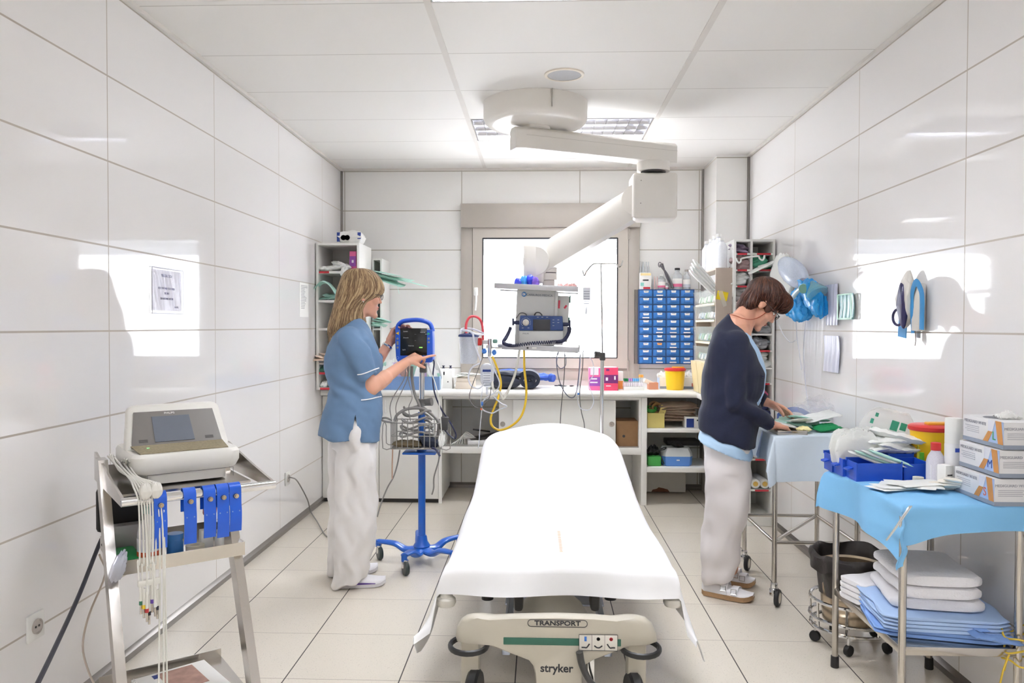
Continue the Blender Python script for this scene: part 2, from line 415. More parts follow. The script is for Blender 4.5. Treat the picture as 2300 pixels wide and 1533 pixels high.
for z in (1.05, 2.15): b.cyl((.742, ys0-.006, z-.045), (.742, ys0-.006, z+.045), .008, n=10)
b.build('hinge', taupe, sash)
b = MB()      # the outside roller shutter, lowered a little at the top
for k in range(4): b.bb(-.6, .78, YB+.12, YB+.135, 1.99+k*.06, 2.048+k*.06, .004)
b.build('roller_shutter', mat('shutter_slats', 'b4bcc6', .5), w)

# ------------------------------------------------------------------ ceiling luminaires
alu = mat('bright_aluminium_louvre', 'c9c9ce', .15, 1)
refl = mat('white_luminaire_tray', 'b9b9bd', .25, .8)
tubem = mat('fluorescent_tube', (.95, .97, 1), .4, emit=TUBE, var=0)
def luminaire(y0, y1, lab):
    t = thing('ceiling_luminaire', lab, 'ceiling light', ((RL+RR)/2, (y0+y1)/2, HC), 0, 'louvred ceiling lights in the middle row')
    x0, x1 = RL+.02, RR-.02; a, c = y0+.008, y1-.008
    b = MB()
    b.bb(x0, x1, a, c, HC+.1, HC+.11); b.bb(x0, x0+.006, a, c, HC-.003, HC+.105); b.bb(x1-.006, x1, a, c, HC-.003, HC+.105)
    b.bb(x0, x1, a, a+.006, HC-.003, HC+.105); b.bb(x0, x1, c-.006, c, HC-.003, HC+.105)
    b.build('housing', refl, t)
    n = 4
    for k in range(n):
        yy = a+(c-a)*(k+.5)/n
        MB().cyl((x0+.03, yy, HC+.07), (x1-.03, yy, HC+.07), .013, n=12).build('tube', tubem, t)
    b = MB()
    for k in range(1, n): 
        yy = a+(c-a)*k/n
        b.prism([(x0, yy-.002, HC), (x0, yy+.002, HC), (x0, yy+.012, HC+.045), (x0, yy-.012, HC+.045)], (0, 0, 0), (x1-x0, 0, 0))
    for k in range(1, 16):
        xx = x0+(x1-x0)*k/16
        b.prism([(xx-.0015, a, HC), (xx+.0015, a, HC), (xx+.004, a, HC+.04), (xx-.004, a, HC+.04)], (0, 0, 0), (0, c-a, 0))
    b.build('louvre', alu, t)
for (y0, y1), lb in zip(LUMY, ('louvred ceiling light behind the round ceiling hub near the window', 'louvred ceiling light cut by the top of the picture', 'louvred ceiling light above the viewer', 'louvred ceiling light behind the viewer')):
    luminaire(y0, y1, lb)
t = thing('ceiling_speaker', 'round flush speaker with grey grille in the ceiling before the hub', 'speaker', (.126, 4.14, HC))
MB().lathe([(.106, .001), (.106, -.006), (.098, -.009), (.09, -.007), (.09, .001)], (.126, 4.14, HC)).build('rim', mat('cream_plastic', 'eee6d8', .5), t)
MB().lathe([(.09, 0), (.089, -.005), (.05, -.007), (.001, -.0075)], (.126, 4.14, HC)).build('grille', mat('perforated_grille', 'bfc0c2', .5, .3, bump=.5, bscale=400), t)
# ------------------------------------------------------------------ worktop and base units along the window wall
ZT = .878; YC = 5.97
def px(p, y=1000, Y=YC): return PY(p, y, Y).x
def pz(y, Y=YC, p=1100): return PY(p, y, Y).z
b = MB()
prof = [(YC-.035, ZT-.012), (YC-.028, ZT-.003), (YC-.015, ZT), (YB-.002, ZT), (YB-.002, ZT-.045), (YC-.015, ZT-.045), (YC-.03, ZT-.04), (YC-.036, ZT-.028)]
b.ring_loft([[V((x, y, z)) for y, z in prof] for x in (XL+.002, 1.365)])
b.bb(1.195, 1.322, 5.4, YC-.01, ZT-.045, ZT-.001, .006)
b.build('worktop', lam, label='long white worktop under the window', cat='worktop')
t = thing('base_cabinet', 'white two door base cabinet in the corner behind the blue tunic', 'cabinet', (-1.28, 6.2, 0)); xd = px(851)
b = MB(); b.bb(XL+.004, -.758, YC+.02, YB-.05, .03, ZT-.046); b.bb(-.782, -.756, YC-.002, YC+.02, .0, ZT-.046); b.build('body', lam, t)
MB().bb(XL+.01, -.785, YC+.03, YC+.05, 0, .04).build('plinth', mat('dark_plinth', '3a3836', .5), t)
for a, c, hx_ in ((XL+.006, xd-.002, None), (xd+.002, -.784, px(866))):
    d = MB().bb(a, c, YC, YC+.018, .035, ZT-.05, .002).build('door', lam, t)
    if hx_: MB().bb(hx_-.008, hx_+.008, YC-.02, YC, pz(928), pz(898), .006).build('handle', white, d)
zb0, zb1 = pz(1018), pz(1003); xm0, xm1 = -.752, px(1440)
t = thing('sliding_door_cabinet', 'white hanging cabinet with two sliding doors under the window', 'cabinet', (0, 6.25, zb0))
b = MB(); b.bb(xm0, xm1, YC, YB-.06, zb0, zb1, .002); b.bb(xm0, xm1, YC+.004, YB-.06, ZT-.064, ZT-.047); b.bb(xm0, xm0+.018, YC+.06, YB-.06, zb1, ZT-.064); b.bb(xm1-.018, xm1, YC, YB-.06, zb1, ZT-.064); b.build('carcass', lam, t)
b = MB(); b.bb(xm0, xm1, YC+.004, YC+.05, ZT-.07, ZT-.064); b.bb(xm0, xm1, YC+.004, YC+.05, zb1, zb1+.006); b.build('door_track', mat('grey_track', 'a9a6a1', .4, .6), t)
for a, c, yy, k in ((px(1120), px(1200), YC+.03, 1129), (px(1152), px(1383), YC+.01, 1374)):
    d = MB().bb(a, c, yy, yy+.016, zb1+.004, ZT-.066, .002).build('sliding_door', lam, t)
    q = PY(k, 952, yy); MB().lathe([(.02, 0), (.02, .003), (.016, .003), (.015, .001), (.006, .0012), (.005, .004), (.001, .0045)], (q.x, yy, q.z), (0, -1, 0)).build('finger_pull', mat('satin_pull', 'b9b3aa', .35, .8), d)
xp0, xp1 = px(1440), px(1453)
t = thing('open_shelf_unit', 'white open shelf unit at the right end of the worktop with a chipped back panel', 'shelf', (1.1, 6.2, 0))
for q in ((xp0+.001, xp1, YC, YB-.03), (1.335, 1.355, YC+.02, 6.09)): MB().bb(*q, 0, ZT-.047, .002).build('side_panel', lam, t)
for y0, y1 in ((968, 960), (1057, 1046)):
    MB().bb(xp1, 1.335, YC+.002, 6.42, pz(y0), pz(y1), .002).build('shelf', lam, t)
b = MB(); b.bb(xp1, 1.21, 6.43, 6.445, .008, ZT-.047); b.build('back_panel', mat('back_panel', 'dcd8d0', .5), t)
chip = mat('bare_chipboard', '7a5138', .8, var=.25, scale=60)
b = MB(); cz = .009; xx = px(1463, 1105, 6.43)
b.prism([(xx, 6.43, cz), (xx+.15, 6.43, cz), (xx+.135, 6.43, cz+.02), (xx+.1, 6.43, cz+.03), (xx+.06, 6.43, cz+.038), (xx+.045, 6.43, cz+.026), (xx+.01, 6.43, cz+.018)], (0, -.001, 0), (0, .0015, 0)); b.build('chipped_patch', chip, t)

# ------------------------------------------------------------------ wall shelf at the left end
def red_strip(b, x0, x1, y, z, h=.014): b.bb(x0, x1, y-.002, y, z-h/2, z+h/2)
t = thing('corner_shelf', 'tall white wall shelf of five compartments in the far left corner', 'shelf', (-1.53, 6.0, .892))
x0, x1, z0, z1, ya, yb = -1.69, -1.36, .892, 2.002, 5.8, 6.22
b = MB(); b.bb(x0, x0+.018, ya, yb, z0, z1, .001); b.bb(x1-.018, x1, ya, yb, z0, z1, .001); b.bb(x0+.018, x1-.018, ya, yb, z1-.018, z1); b.bb(x0+.018, x1-.018, ya, yb, z0, z0+.018); b.bb(x0, x1, yb-.006, yb, z0, z1); b.build('carcass', lam, t)
LSZ = [pz(y, 5.8, 740) for y in (611, 676, 739, 838)]
for k, z in enumerate(LSZ):
    s = MB().bb(x0+.018, x1-.018, ya+.003, yb-.006, z-.009, z+.009).build('shelf_board', lam, t)
    if k in (0, 3): b = MB(); red_strip(b, x0+.022, x0+.1, ya+.003, z, .016); b.build('label_strip', redp, s)
b = MB(); red_strip(b, x0+.03, x0+.14, ya, z0+.009, .016); b.build('label_strip', redp, t)
t = thing('narrow_shelf', 'narrow white shelf set back beside the tall corner shelf', 'shelf', (-1.3, 6.4, .9))
x0, x1, ya, yb = -1.356, -1.278, 6.235, YB-.01
b = MB(); b.bb(x0, x0+.01, ya, yb, .88, 1.922); b.bb(x1-.014, x1, ya, yb, .88, 1.922); b.bb(x0, x1, yb-.008, yb, .88, 1.922); b.bb(x0, x1, ya, yb, 1.908, 1.922); b.build('carcass', lam, t)
for y in (739,): MB().bb(x0, x1-.014, ya, yb, pz(y, 6.235, 840)-.008, pz(y, 6.235, 840)+.008).build('shelf_board', lam, t)

# ------------------------------------------------------------------ pigeonhole cabinet in the right corner
PX0, PX1, PYF, PYB, PTOP = 1.331, 1.612, 5.38, 5.75, 1.977
t = thing('pigeonhole_cabinet', 'tall white pigeonhole cabinet with red shelf labels in the far right corner', 'shelf', (1.47, 5.55, 0))
b = MB(); mid = PY(1688, 570, PYF).x
b.bb(PX0, PX0+.016, PYF, PYB, 0, PTOP, .001); b.bb(PX1-.016, PX1, PYF, PYB, 0, PTOP, .001); b.bb(PX0, PX1, PYF, PYB, PTOP-.016, PTOP, .001); b.bb(mid-.008, mid+.008, PYF, PYB, .08, PTOP-.016); b.bb(PX0, PX1, PYB-.006, PYB, 0, PTOP); b.bb(PX0+.016, PX1-.016, PYF+.004, PYB, 0, .08); b.build('carcass', lam, t)
PIGZ = [pz(y, PYF, 1690) for y in (570, 606.5, 643, 679, 715, 751, 788, 827, 862, 898, 933, 967, 1000, 1032, 1101)]
for k, z in enumerate(PIGZ):
    for (a, c, s) in ((PX0+.016, mid-.008, 0), (mid+.008, PX1-.016, 1)):
        o = MB().bb(a, c, PYF+.004, PYB-.006, z-.006, z+.006).build('shelf_board', lam, t)
        if (k+s) % 5 != 3 and k != 5: b = MB(); f = .1+.12*((k*3+s) % 3); red_strip(b, a+(c-a)*f, a+(c-a)*min(.95, f+.68), PYF+.004, z, .013); b.build('label_strip', redp, o)

# ------------------------------------------------------------------ small drawer cabinet on the far wall
dblue = mat('blue_drawer_plastic', '3a7cc4', .35, var=.04)
dframe = mat('dark_blue_drawer_frame', '2a4f86', .45)
t = thing('drawer_organiser', 'blue forty drawer organiser with white labels on the far wall', 'drawer cabinet', (1.05, 6.5, 1.068))
x0, x1, z0, z1, yf = .822, 1.273, 1.068, 1.682, 6.45
b = MB(); b.bb(x0, x1, 6.56, YB, z0, z1)
for k in range(5): xx = x0+(x1-x0)*k/4; b.bb(xx-.003, xx+.003, yf+.004, 6.57, z0, z1)
for k in range(11): zz = z0+(z1-z0)*k/10; b.bb(x0-.003, x1+.003, yf+.004, 6.57, zz-.0025, zz+.0025)
b.build('frame', dframe, t)
MB().bb(x0-.03, x0-.004, yf+.05, YB, z0-.002, z1+.002).build('side_strip', mat('speckled_grey_board', '6f6a62', .7, var=.4, scale=150), t)
rr = random.Random(3); dw, dh = (x1-x0)/4, (z1-z0)/10; proto = None
for i in range(10):
    for j in range(4):
        cx, cz = x0+dw*(j+.5), z1-dh*(i+.5)
        if proto is None:
            b = MB(); w2, h2 = dw/2-.005, dh/2-.004
            b.bb(cx-w2, cx+w2, yf+.006, yf+.012, cz-h2, cz+h2, .002); b.bb(cx-w2, cx+w2, yf+.012, 6.55, cz-h2, cz-h2+.004)
            b.prism([(cx-.026, yf+.006, cz+.012), (cx+.026, yf+.006, cz+.012), (cx+.022, yf+.006, cz-.012), (cx-.022, yf+.006, cz-.012)], (0, 0, 0), (0, -.012, .002))
            b.bb(cx-.03, cx+.03, yf-.002, yf+.008, cz-.017, cz-.011, .002)
            proto = b.build('drawer', dblue, t); pc = (cx, cz); d = proto
        else:
            d = proto.copy(); COL.objects.link(d); d.parent = t; d.location = (cx-pc[0], 0, cz-pc[1])
        b = MB(); lw = .02+rr.random()*.006; lz = cz+.014+rr.random()*.004
        b.prism([(cx-lw, yf-.007, lz+.006), (cx+lw, yf-.007, lz+.006), (cx+lw*.85, yf-.007, lz-.012), (cx-lw*.85, yf-.007, lz-.012)], (0, 0, 0), (0, -.001, 0))
        b.bb(cx-lw*.6, cx+lw*.5, yf-.0085, yf-.007, lz+.0005, lz+.003, mi=1)
        if rr.random() < .18: b.bb(cx-.03, cx+.026, yf-.012, yf-.01, cz-.022, cz-.012)
        o = b.build('label', [mat('orange_label', 'f0a860', .6) if (i, j) == (7, 1) else paper, ink], d)
        o.location = V((0, 0, 0))-d.location

# ------------------------------------------------------------------ rack of clear tilt bins
t = thing('tilt_bin_rack', 'rack of clear tilt bins with a beige end panel beside the pigeonholes', 'bin rack', (1.26, 5.75, ZT))
rx0, rx1, ry0, ry1 = 1.213, 1.326, 5.4, 6.08; rtop = pz(601, 5.4, 1620)
b = MB(); b.bb(rx0, rx1, ry0, ry0+.016, ZT, rtop, .001); b.bb(rx0, rx1, ry1-.016, ry1, ZT, rtop-.25); b.bb(rx1-.006, rx1, ry0, ry1, ZT, rtop-.25); b.build('frame', mat('beige_board', 'b9aa9b', .5, var=.05), t)
cream = mat('cream_rack', 'd8cdb4', .5)
cbin = clear_mat('clear_bin', 'eef4f2', .16, .1)
rows = [(650, 679), (683, 716), (733, 767), (780, 814)]
for k, (ya, yb_) in enumerate(rows):
    za, zb_ = pz(yb_, 5.5, 1600), pz(ya, 5.5, 1600)
    s = MB().bb(rx0-.006, rx1-.006, ry0+.016, ry1-.016, za-.02, za-.004, .002).build('shelf_ledge', cream, t)
    for j in range(6):
        y = ry0+.03+j*.104
        o = MB().prism([(rx0, y, za), (rx1-.02, y, za), (rx1-.02, y, zb_), (rx0-.03, y, zb_)], (0, .002, 0), (0, .096, 0)).build('clear_bin', cbin, t)
        b = MB(); R = random.Random(k*10+j)
        for q in range(3): b.box((rx0+.04, y+.02+.028*q, za+.02+.012*R.random()), (.05, .018, .03+.02*R.random()), .004, (R.random()*.5, .2, 0), mi=(0 if R.random() < .6 else R.choice((1, 2))))
        b.build('packets', [paper, mat('green_packet', '8fc08a', .5), mat('blue_packet', '9db8cf', .5)], o)
b = MB(); za, zb_ = ZT+.003, pz(816, 5.5, 1590)
for j in range(3): b.prism([(rx0-.02, ry0+.02+j*.21, za), (rx1-.02, ry0+.02+j*.21, za), (rx1-.02, ry0+.02+j*.21, zb_), (rx0-.045, ry0+.02+j*.21, zb_)], (0, 0, 0), (0, .2, 0))
b.build('cream_bin', mat('cream_bin', 'd9c99c', .45, var=.1), t)
b = MB(); q = PY(1622, 664, ry0); b.box((q.x, ry0-.002, q.z), (.075, .003, .06), 0, (0, .2, 0)); b.build('sticker', mat('yellow_sticker', 'f4d81a', .5), t)
b = MB(); b.box((q.x+.002, ry0-.005, q.z-.02), (.03, .003, .11), 0, (0, -.3, 0)); b.build('tape', clear_mat('clear_tape', 'fff8ea', .5, .2), t)

# ------------------------------------------------------------------ transport stretcher
putty = mat('putty_plastic', 'b9b3a4', .38, var=.03, coat=.1)
putty2 = mat('pale_putty_plastic', 'd6d2c8', .35)
dk = mat('dark_grey_plastic', '3d3c3b', .45)
st = thing('transport_stretcher', 'wheeled transport stretcher under a white sheet in the middle of the room', 'stretcher', (.06, 3.7, 0))
HY = 2.55
def hp(x, y): return PY(x, y, HY)
out = [(1021, 1428), (1025, 1408), (1034, 1392), (1046, 1384), (1060, 1381), (1074, 1384), (1090, 1386), (1142, 1383), (1250, 1381), (1340, 1384), (1395, 1389), (1412, 1386), (1432, 1384), (1452, 1389), (1468, 1402), (1477, 1424), (1479, 1440), (1457, 1448), (1421, 1449), (1337, 1480), (1317, 1492), (1309, 1512), (1306, 1580), (1205, 1580), (1201, 1515), (1197, 1495), (1187, 1482), (1098, 1448), (1042, 1443), (1024, 1440)]
P0 = [hp(*p) for p in out]; cxy = V((sum(p.x for p in P0)/len(P0), HY, .36))
def sc_(k, dy): return [V((cxy.x+(p.x-cxy.x)*(1-k), HY+dy, p.z-(p.z-.36)*k*1.2)) for p in P0]
b = MB(); b.ring_loft([sc_(.07, -.012), sc_(.025, -.005), sc_(.008, .006), sc_(.01, .022), sc_(.1, .045), sc_(.35, .07), sc_(.6, .08)])
hood = b.build('base_hood', putty, st, angle=50)
b = MB(); b.box(((hp(1131, 1437).x+hp(1394, 1437).x)/2, HY-.0125, hp(1250, 1437).z), (hp(1394, 1437).x-hp(1131, 1437).x, .004, .024), .008); b.build('green_stripe', mat('green_stripe', '2c6150', .45), hood)
q0, q1 = hp(1300, 1455), hp(1386, 1421); zc = (q0.z+q1.z)/2
b = MB(); b.bb(q0.x, q1.x, HY-.0165, HY-.0125, q0.z, q1.z, .004)
for k in range(3):
    xa = q0.x+(q1.x-q0.x)*(k+.5)/3; bw = (q1.x-q0.x)/3
    if k: b.bb(xa-bw/2-.0006, xa-bw/2+.0006, HY-.0172, HY-.0165, q0.z, q1.z, mi=1)
    dz = (.006, 0, -.006)[k]
    b.tube([(xa-.013, HY-.0172, zc-.010-dz), (xa-.004, HY-.0172, zc-.016), (xa+.004, HY-.0172, zc-.016), (xa+.013, HY-.0172, zc-.010+dz)], .0022, 6, mi=1)
    if k == 1: b.lathe([(.006, 0), (.006, .0005), (.0045, .0005), (.0045, 0)], (xa, HY-.0166, zc+.012), (0, -1, 0), 16, 1)
    if k == 0: b.bb(xa-.004, xa+.004, HY-.0172, HY-.0165, zc+.004, zc+.02, mi=2)
    if k == 2: b.lathe([(.006, 0), (.006, .0005), (.0045, .0005), (.0045, 0)], (xa, HY-.0166, zc+.012), (0, -1, 0), 16, 3); b.bb(xa-.001, xa+.001, HY-.0172, HY-.0165, zc+.007, zc+.017, mi=3)
for z in (q0.z, q1.z): b.bb(q0.x, q1.x, HY-.0172, HY-.0165, z-.0008, z+.0008, mi=1)
for x in (q0.x, q1.x): b.bb(x-.0008, x+.0008, HY-.0172, HY-.0165, q0.z, q1.z, mi=1)
b.build('pedal_diagram', [putty2, ink, mat('blue_mark', '2f6ec2', .5), redp], hood)
q = hp(1252, 1396); text('TRANSPORT', hood, ink, (q.x, HY-.0135, q.z), .0215, wx=1.25, bold=.0006)
b = MB(); hw, hh = .098, .0115; pts = [(q.x+sx*(hw-hh)+hh*math.cos(a), HY-.013, q.z+hh*math.sin(a)) for sx, a0 in ((1, -PI/2), (-1, PI/2)) for a in [a0+PI*i/8 for i in range(9)]]
b.tube(pts, .0011, 6, 0, closed=True); b.build('oval_outline', ink, hood)
q = hp(1250, 1497); text('stryker', hood, ink, (q.x, HY-.012, q.z), .038, wx=.98, bold=.0009)
b = MB(); b.tube([hp(1300, 1452)+V((0, -.04, 0)), hp(1306, 1480)+V((0, -.045, 0)), hp(1322, 1512)+V((0, -.05, 0)), hp(1352, 1545)+V((0, -.05, 0))], lambda t: .02-.004*t, 12, flat=.6); b.build('brake_pedal', dk, st)
b = MB(); b.bb(hp(1320, 1500).x, hp(1336, 1500).x, HY+.01, HY+.05, .06, hp(1325, 1478).z, .004); b.build('pedal_bracket', chrome, st)
tyre = mat('black_tyre', '222223', .4)
for sx, xx in ((-1, hp(1052, 1455).x), (1, hp(1440, 1455).x)):
    for yy in (HY+.1, 4.7):
        k = MB(); k.tube([(xx+.062*math.cos(a), yy-(.085 if yy < 3 else 0)+.07*math.sin(a), hp(1052, 1452).z) for a in [2*PI*i/20 for i in range(20)]], .008, 8, 0, closed=True, flat=1.3); k.build('bumper_ring', tyre, st)
        k = MB(); k.bb(xx-.035, xx+.03, yy-.02, yy+.06, .13, .335, .012); k.build('caster_fork', putty, st)
        k = MB(); k.lathe([(.06, -.02), (.092, -.02), (.1, -.012), (.1, .012), (.092, .02), (.06, .02)], (xx-.012*sx, yy-.03, .1), (1, .12*sx, 0), 28); k.lathe([(.001, -.018), (.062, -.016), (.062, .016), (.001, .018)], (xx-.012*sx, yy-.03, .1), (1, .12*sx, 0), 20, 1); k.build('caster_wheel', [tyre, grey], st)
# pedestal and bellows
c0 = PY(1240, 1340, 2.95)
b = MB(); b.lathe([(.16, .16), (.15, .24), (.115, .3), (.075, .335), (.06, .37), (.055, .375)], (c0.x, 3.0, 0)); b.build('pedestal', putty2, st)
b = MB(); pr = [(.05, .34)]
for k in range(7): pr += [(.062, .375+.018*k), (.05, .384+.018*k)]
b.lathe(pr+[(.05, .52)], (c0.x, 3.0, 0)); b.build('bellows', black, st)
b = MB()
for xx in (PY(1143, 1360, 2.95).x, PY(1353, 1360, 2.95).x): b.bb(xx-.014, xx+.014, 2.7, 4.7, .22, .25, .004); b.bb(xx-.014, xx-.006, 2.7, 4.7, .25, .262)
b.bb(-.14, .27, 4.5, 4.6, .2, .26, .01); b.bb(-.14, .27, 3.2, 4.4, .215, .225, .004); b.build('base_frame', mat('pale_blue_steel', 'b9c2d4', .3, .6), st)
for p in (1165, 1335): q = PY(p, 1345, 2.9); MB().box((q.x, 2.9, q.z), (.035, .1, .065), .014).build('foot_pad', dk, st)
for p in (1095, 1371): q = PY(p, 1333, 3.1); MB().cyl((q.x, 3.1, q.z-.02), (q.x, 3.1, q.z+.09), .024).build('rubber_stop', black, st)
for p in (1002, 1512):
    q = PY(p, 1350, 2.76); b = MB(); b.lathe([(.012, .07), (.02, .06), (.024, .02), (.034, .012), (.036, -.002), (.03, -.014), (.012, -.02)], (q.x, 2.76, q.z)); b.build('corner_roller', putty2, st)
b = MB(); b.bb(-.26, .38, 2.76, 4.85, .44, .47, .01)
for x in (-.29, .41): b.tube([(x, 2.75, .455), (x, 4.86, .455)], .017, 10, 0)
for y in (2.78, 4.84): b.tube([(-.29, y, .455), (.41, y, .455)], .017, 10, 0)
b.bb(.0, .12, 2.9, 4.6, .4, .44); b.build('deck', putty2, st)
# mattress whose far end is raised a little
def mat_top(Y):
    t_ = min(1, max(0, (Y-3.7)/.9)); return .545+.02*min(1, max(0, (Y-2.82)/.8))+.115*t_*t_*(3-2*t_)
b = MB(); rings = []
for Y in [2.80, 2.83, 3.2, 3.6, 3.8, 3.95, 4.1, 4.25, 4.4, 4.6, 4.8, 4.84]:
    e = .02 if Y in (2.80, 4.84) else 0; zt = mat_top(Y)-.014-e; zb2 = min(zt-.05, .475)+2*e*.5
    rings.append([V((.06+sx*(.28-e), Y, z)) for sx, z in ((-1, zb2), (-1.02, zb2+.02), (-1.02, zt-.02), (-1, zt), (1, zt), (1.02, zt-.02), (1.02, zb2+.02), (1, zb2))])
b.ring_loft(rings); b.build('mattress', mat('charcoal_mattress', '3b4046', .6), st)
q0_, q1_, q2_ = PY(1350, 975, 4.9), PY(1353, 800, 4.9), PY(1350, 592, 4.9)
b = MB(); b.cyl((q0_.x, 4.9, .42), (q1_.x, 4.9, q1_.z), .0125, n=16); pole = b.build('drip_pole', chrome, st)
b = MB(); b.box((q1_.x, 4.895, q1_.z), (.034, .04, .05), .006); b.cyl((q1_.x-.015, 4.89, q1_.z+.012), (q1_.x-.05, 4.885, q1_.z+.014), .018, .02, 14); b.build('pole_clamp', dk, pole)
b = MB(); b.cyl((q1_.x, 4.9, q1_.z), (q2_.x, 4.9, q2_.z), .0055, n=10)
l0, l1 = PY(1314, 612, 4.9), PY(1400, 588, 4.9)
b.tube([(q2_.x-.115, 4.9, l0.z+.015), (q2_.x-.105, 4.9, l0.z-.02), (q2_.x-.09, 4.9, l0.z+.01), (q2_.x-.05, 4.9, q2_.z-.003), q2_, (q2_.x+.09, 4.9, q2_.z), (q2_.x+.105, 4.9, q2_.z-.02), (q2_.x+.125, 4.9, q2_.z-.012), (q2_.x+.135, 4.9, q2_.z+.02)], .0045)
b.build('bottle_hooks', chrome, pole)

# the sheet
sheet = mat('white_sheet', 'f7f7f8', .8, var=.015, bump=.03, bscale=500)
def sheet_fn(u, v):
    # u along the bed (0 = near hem hanging over the end, 1 = far), v across
    s = (v-.5)*2; a = abs(s); sg = 1 if s >= 0 else -1
    Yl = 2.66+u*2.22; end = max(0, (2.82-Yl)/.16); far = max(0, (Yl-4.80)/.08)
    Y = max(Yl, 2.755)-.03*end+.016*math.sin(s*8+1)*end; zt = mat_top(max(Y, 2.82))+.004
    pil = .095*math.exp(-(s/.58)**2)*min(1, max(0, (Yl-4.2)/.4))**1.5
    zt += .005*math.sin(Y*6+s*4)*math.exp(-((Y-3.1)/.5)**2) + .0025*math.sin(s*7+Y*9)
    half = .405+(.02 if sg > 0 else .0)*(1-abs(u-.35)); e0 = .29
    hem = .62-.02*math.sin(Y*5)
    L = a*hem*1.02
    nose = max(0, 1-(Yl-2.82)/.5) if Yl > 2.82 else 1       # nearness to the open end
    if L < e0: X = L; dz = -.012*(L/e0)**2
    elif L < half+.03: t_ = (L-e0)/(half+.03-e0); X = e0+(half-e0)*math.sin(t_*PI/2); dz = -.012-.055*(1-math.cos(t_*PI/2))*(1.1-.3*nose)
    else:
        t_ = (L-half-.03)/(hem-half-.03); fl = .012*math.sin(Y*11+sg*1.3+.9*math.sin(Y*4))
        X = half+t_*(fl+.01+.095*nose); dz = -.067-(.15+.14*nose+.015*math.sin(Y*7+sg))*t_
        if end > 0: Y -= .03*t_
    drop = .125*min(1, end)**1.2
    if end > 0:
        k = min(1, end*1.3); tip = .062 if sg < 0 else .03
        if L < .43: xe = L; dq = 0
        elif L < .53: t_ = (L-.43)/.10; xe = .43+.02*t_; dq = .125*t_
        else: t_ = (L-.53)/.10; xe = .45+tip*t_; dq = .125+.03*t_
        ze = .422+.115*(1-min(1, end))-dq
        zn = zt+dz
        return (.065+sg*(X*(1-k)+xe*k)+.004*math.sin(Y*5), Y-.02*k*max(0, L-.35)*5, zn*(1-k)+ze*k)
    z = zt+pil+dz-drop*max(0, 1-max(0, (L-.34)/.2))-.07*far**1.5
    return (.065+sg*X+.004*math.sin(Y*5), Y, z)
b = MB(); b.surf(sheet_fn, 90, 90, th=-.0025); sh = b.build('bed_sheet', sheet, label='plain white sheet draped over the wheeled stretcher', cat='sheet', angle=80)

b = MB(); R = random.Random(6); y_ = 2.84
while y_ < 3.1:
    d_ = .004+.008*R.random(); u_ = (y_-2.66)/2.22
    p = [V(sheet_fn(u_+du/2.22, .505+dv))+V((0, 0, .0012)) for du, dv in ((0, 0), (0, .008+.006*R.random()), (d_, .009), (d_, .0))]
    b.add(p, [(0, 1, 2, 3)]); y_ += d_+.005
b.build('laundry_mark', mat('faint_orange_print', 'f6d9c2', .8), sh, recalc=False)
# ------------------------------------------------------------------ blue mobile monitor stand
cobalt = mat('cobalt_blue_metal', '1c5fc0', .3, var=.04, coat=.3)
mp = V((-.683, 4.47, 0))
t = thing('monitor_stand', 'blue five legged wheeled stand with a wire basket', 'stand', mp)
b = MB(); b.lathe([(.045, .09), (.05, .1), (.034, .125), (.03, .15), (.026, .16)], mp); b.cyl(mp+V((0, 0, .1)), mp+V((0, 0, pz(925, 4.47, 945))), .0215, n=20)
b.build('lower_pole', cobalt, t)
zcl = pz(903, 4.47, 945)
b = MB(); b.cyl(mp+V((0, 0, zcl-.05)), mp+V((0, 0, 1.175)), .0155, n=18); b.build('upper_pole', chrome, t)
b = MB(); b.cyl(mp+V((0, 0, zcl-.02)), mp+V((0, 0, zcl+.02)), .026); b.cyl(mp+V((.02, 0, zcl)), mp+V((.06, -.01, zcl+.005)), .02, .024, 16); b.build('height_knob', grey, t)
for d in ((-.265, .05), (-.063, -.228), (.2, -.17), (.2, .17), (-.06, .27)):
    d = V((d[0], d[1], 0)); n = d.normalized(); L_ = d.length
    b = MB(); b.tube([mp+V((0, 0, .085)), mp+n*L_*.35+V((0, 0, .07)), mp+n*L_*.62+V((0, 0, .1)), mp+n*L_+V((0, 0, .108))], lambda q: .04-.018*q, 12, 6, flat=.55, up=(0, 0, 1)); b.cyl(mp+d+V((0, 0, .075)), mp+d+V((0, 0, .115)), .017); leg = b.build('leg', cobalt, t)
    b = MB(); b.box(mp+d+V((.006, -.006, .062)), (.024, .036, .05), .006, (0, 0, math.atan2(n.y, n.x))); b.build('caster_fork', chrome, leg)
    b = MB(); b.lathe([(.018, -.012), (.036, -.012), (.04, -.006), (.04, .006), (.036, .012), (.018, .012)], mp+d+V((.01, -.012, .04)), (.9, .5, 0), 22); b.build('caster_wheel', mat('green_grey_tyre', '2f3a38', .4), leg)
# shelf plate under the basket, basket wires
zs = pz(1016, 4.4, 940)
b = MB(); b.box(mp+V((0, -.03, zs)), (.19, .17, .012), .004); b.box(mp+V((0, .01, zs+.02)), (.06, .05, .05), .01); b.build('basket_plate', cobalt, t)
bx0, bx1, by0, by1 = PY(878, 980, 4.32).x, PY(990, 980, 4.32).x, 4.32, 4.51; bz0, bz1 = pz(1008, 4.32, 940), pz(950, 4.32, 940)
wire = mat('grey_wire', '9a9892', .4, .5)
b = MB(); rw = .0025
for z in (bz0, (bz0+bz1)/2, bz1): b.tube([(bx0, by0, z), (bx1, by0, z), (bx1, by1, z), (bx0, by1, z)], rw*1.2, 6, 0, closed=True)
n = 9
for k in range(n+1):
    x = bx0+(bx1-bx0)*k/n
    for y in (by0, by1): b.cyl((x, y, bz0), (x, y, bz1), rw, n=6)
    b.cyl((x, by0, bz0), (x, by1, bz0), rw, n=6)
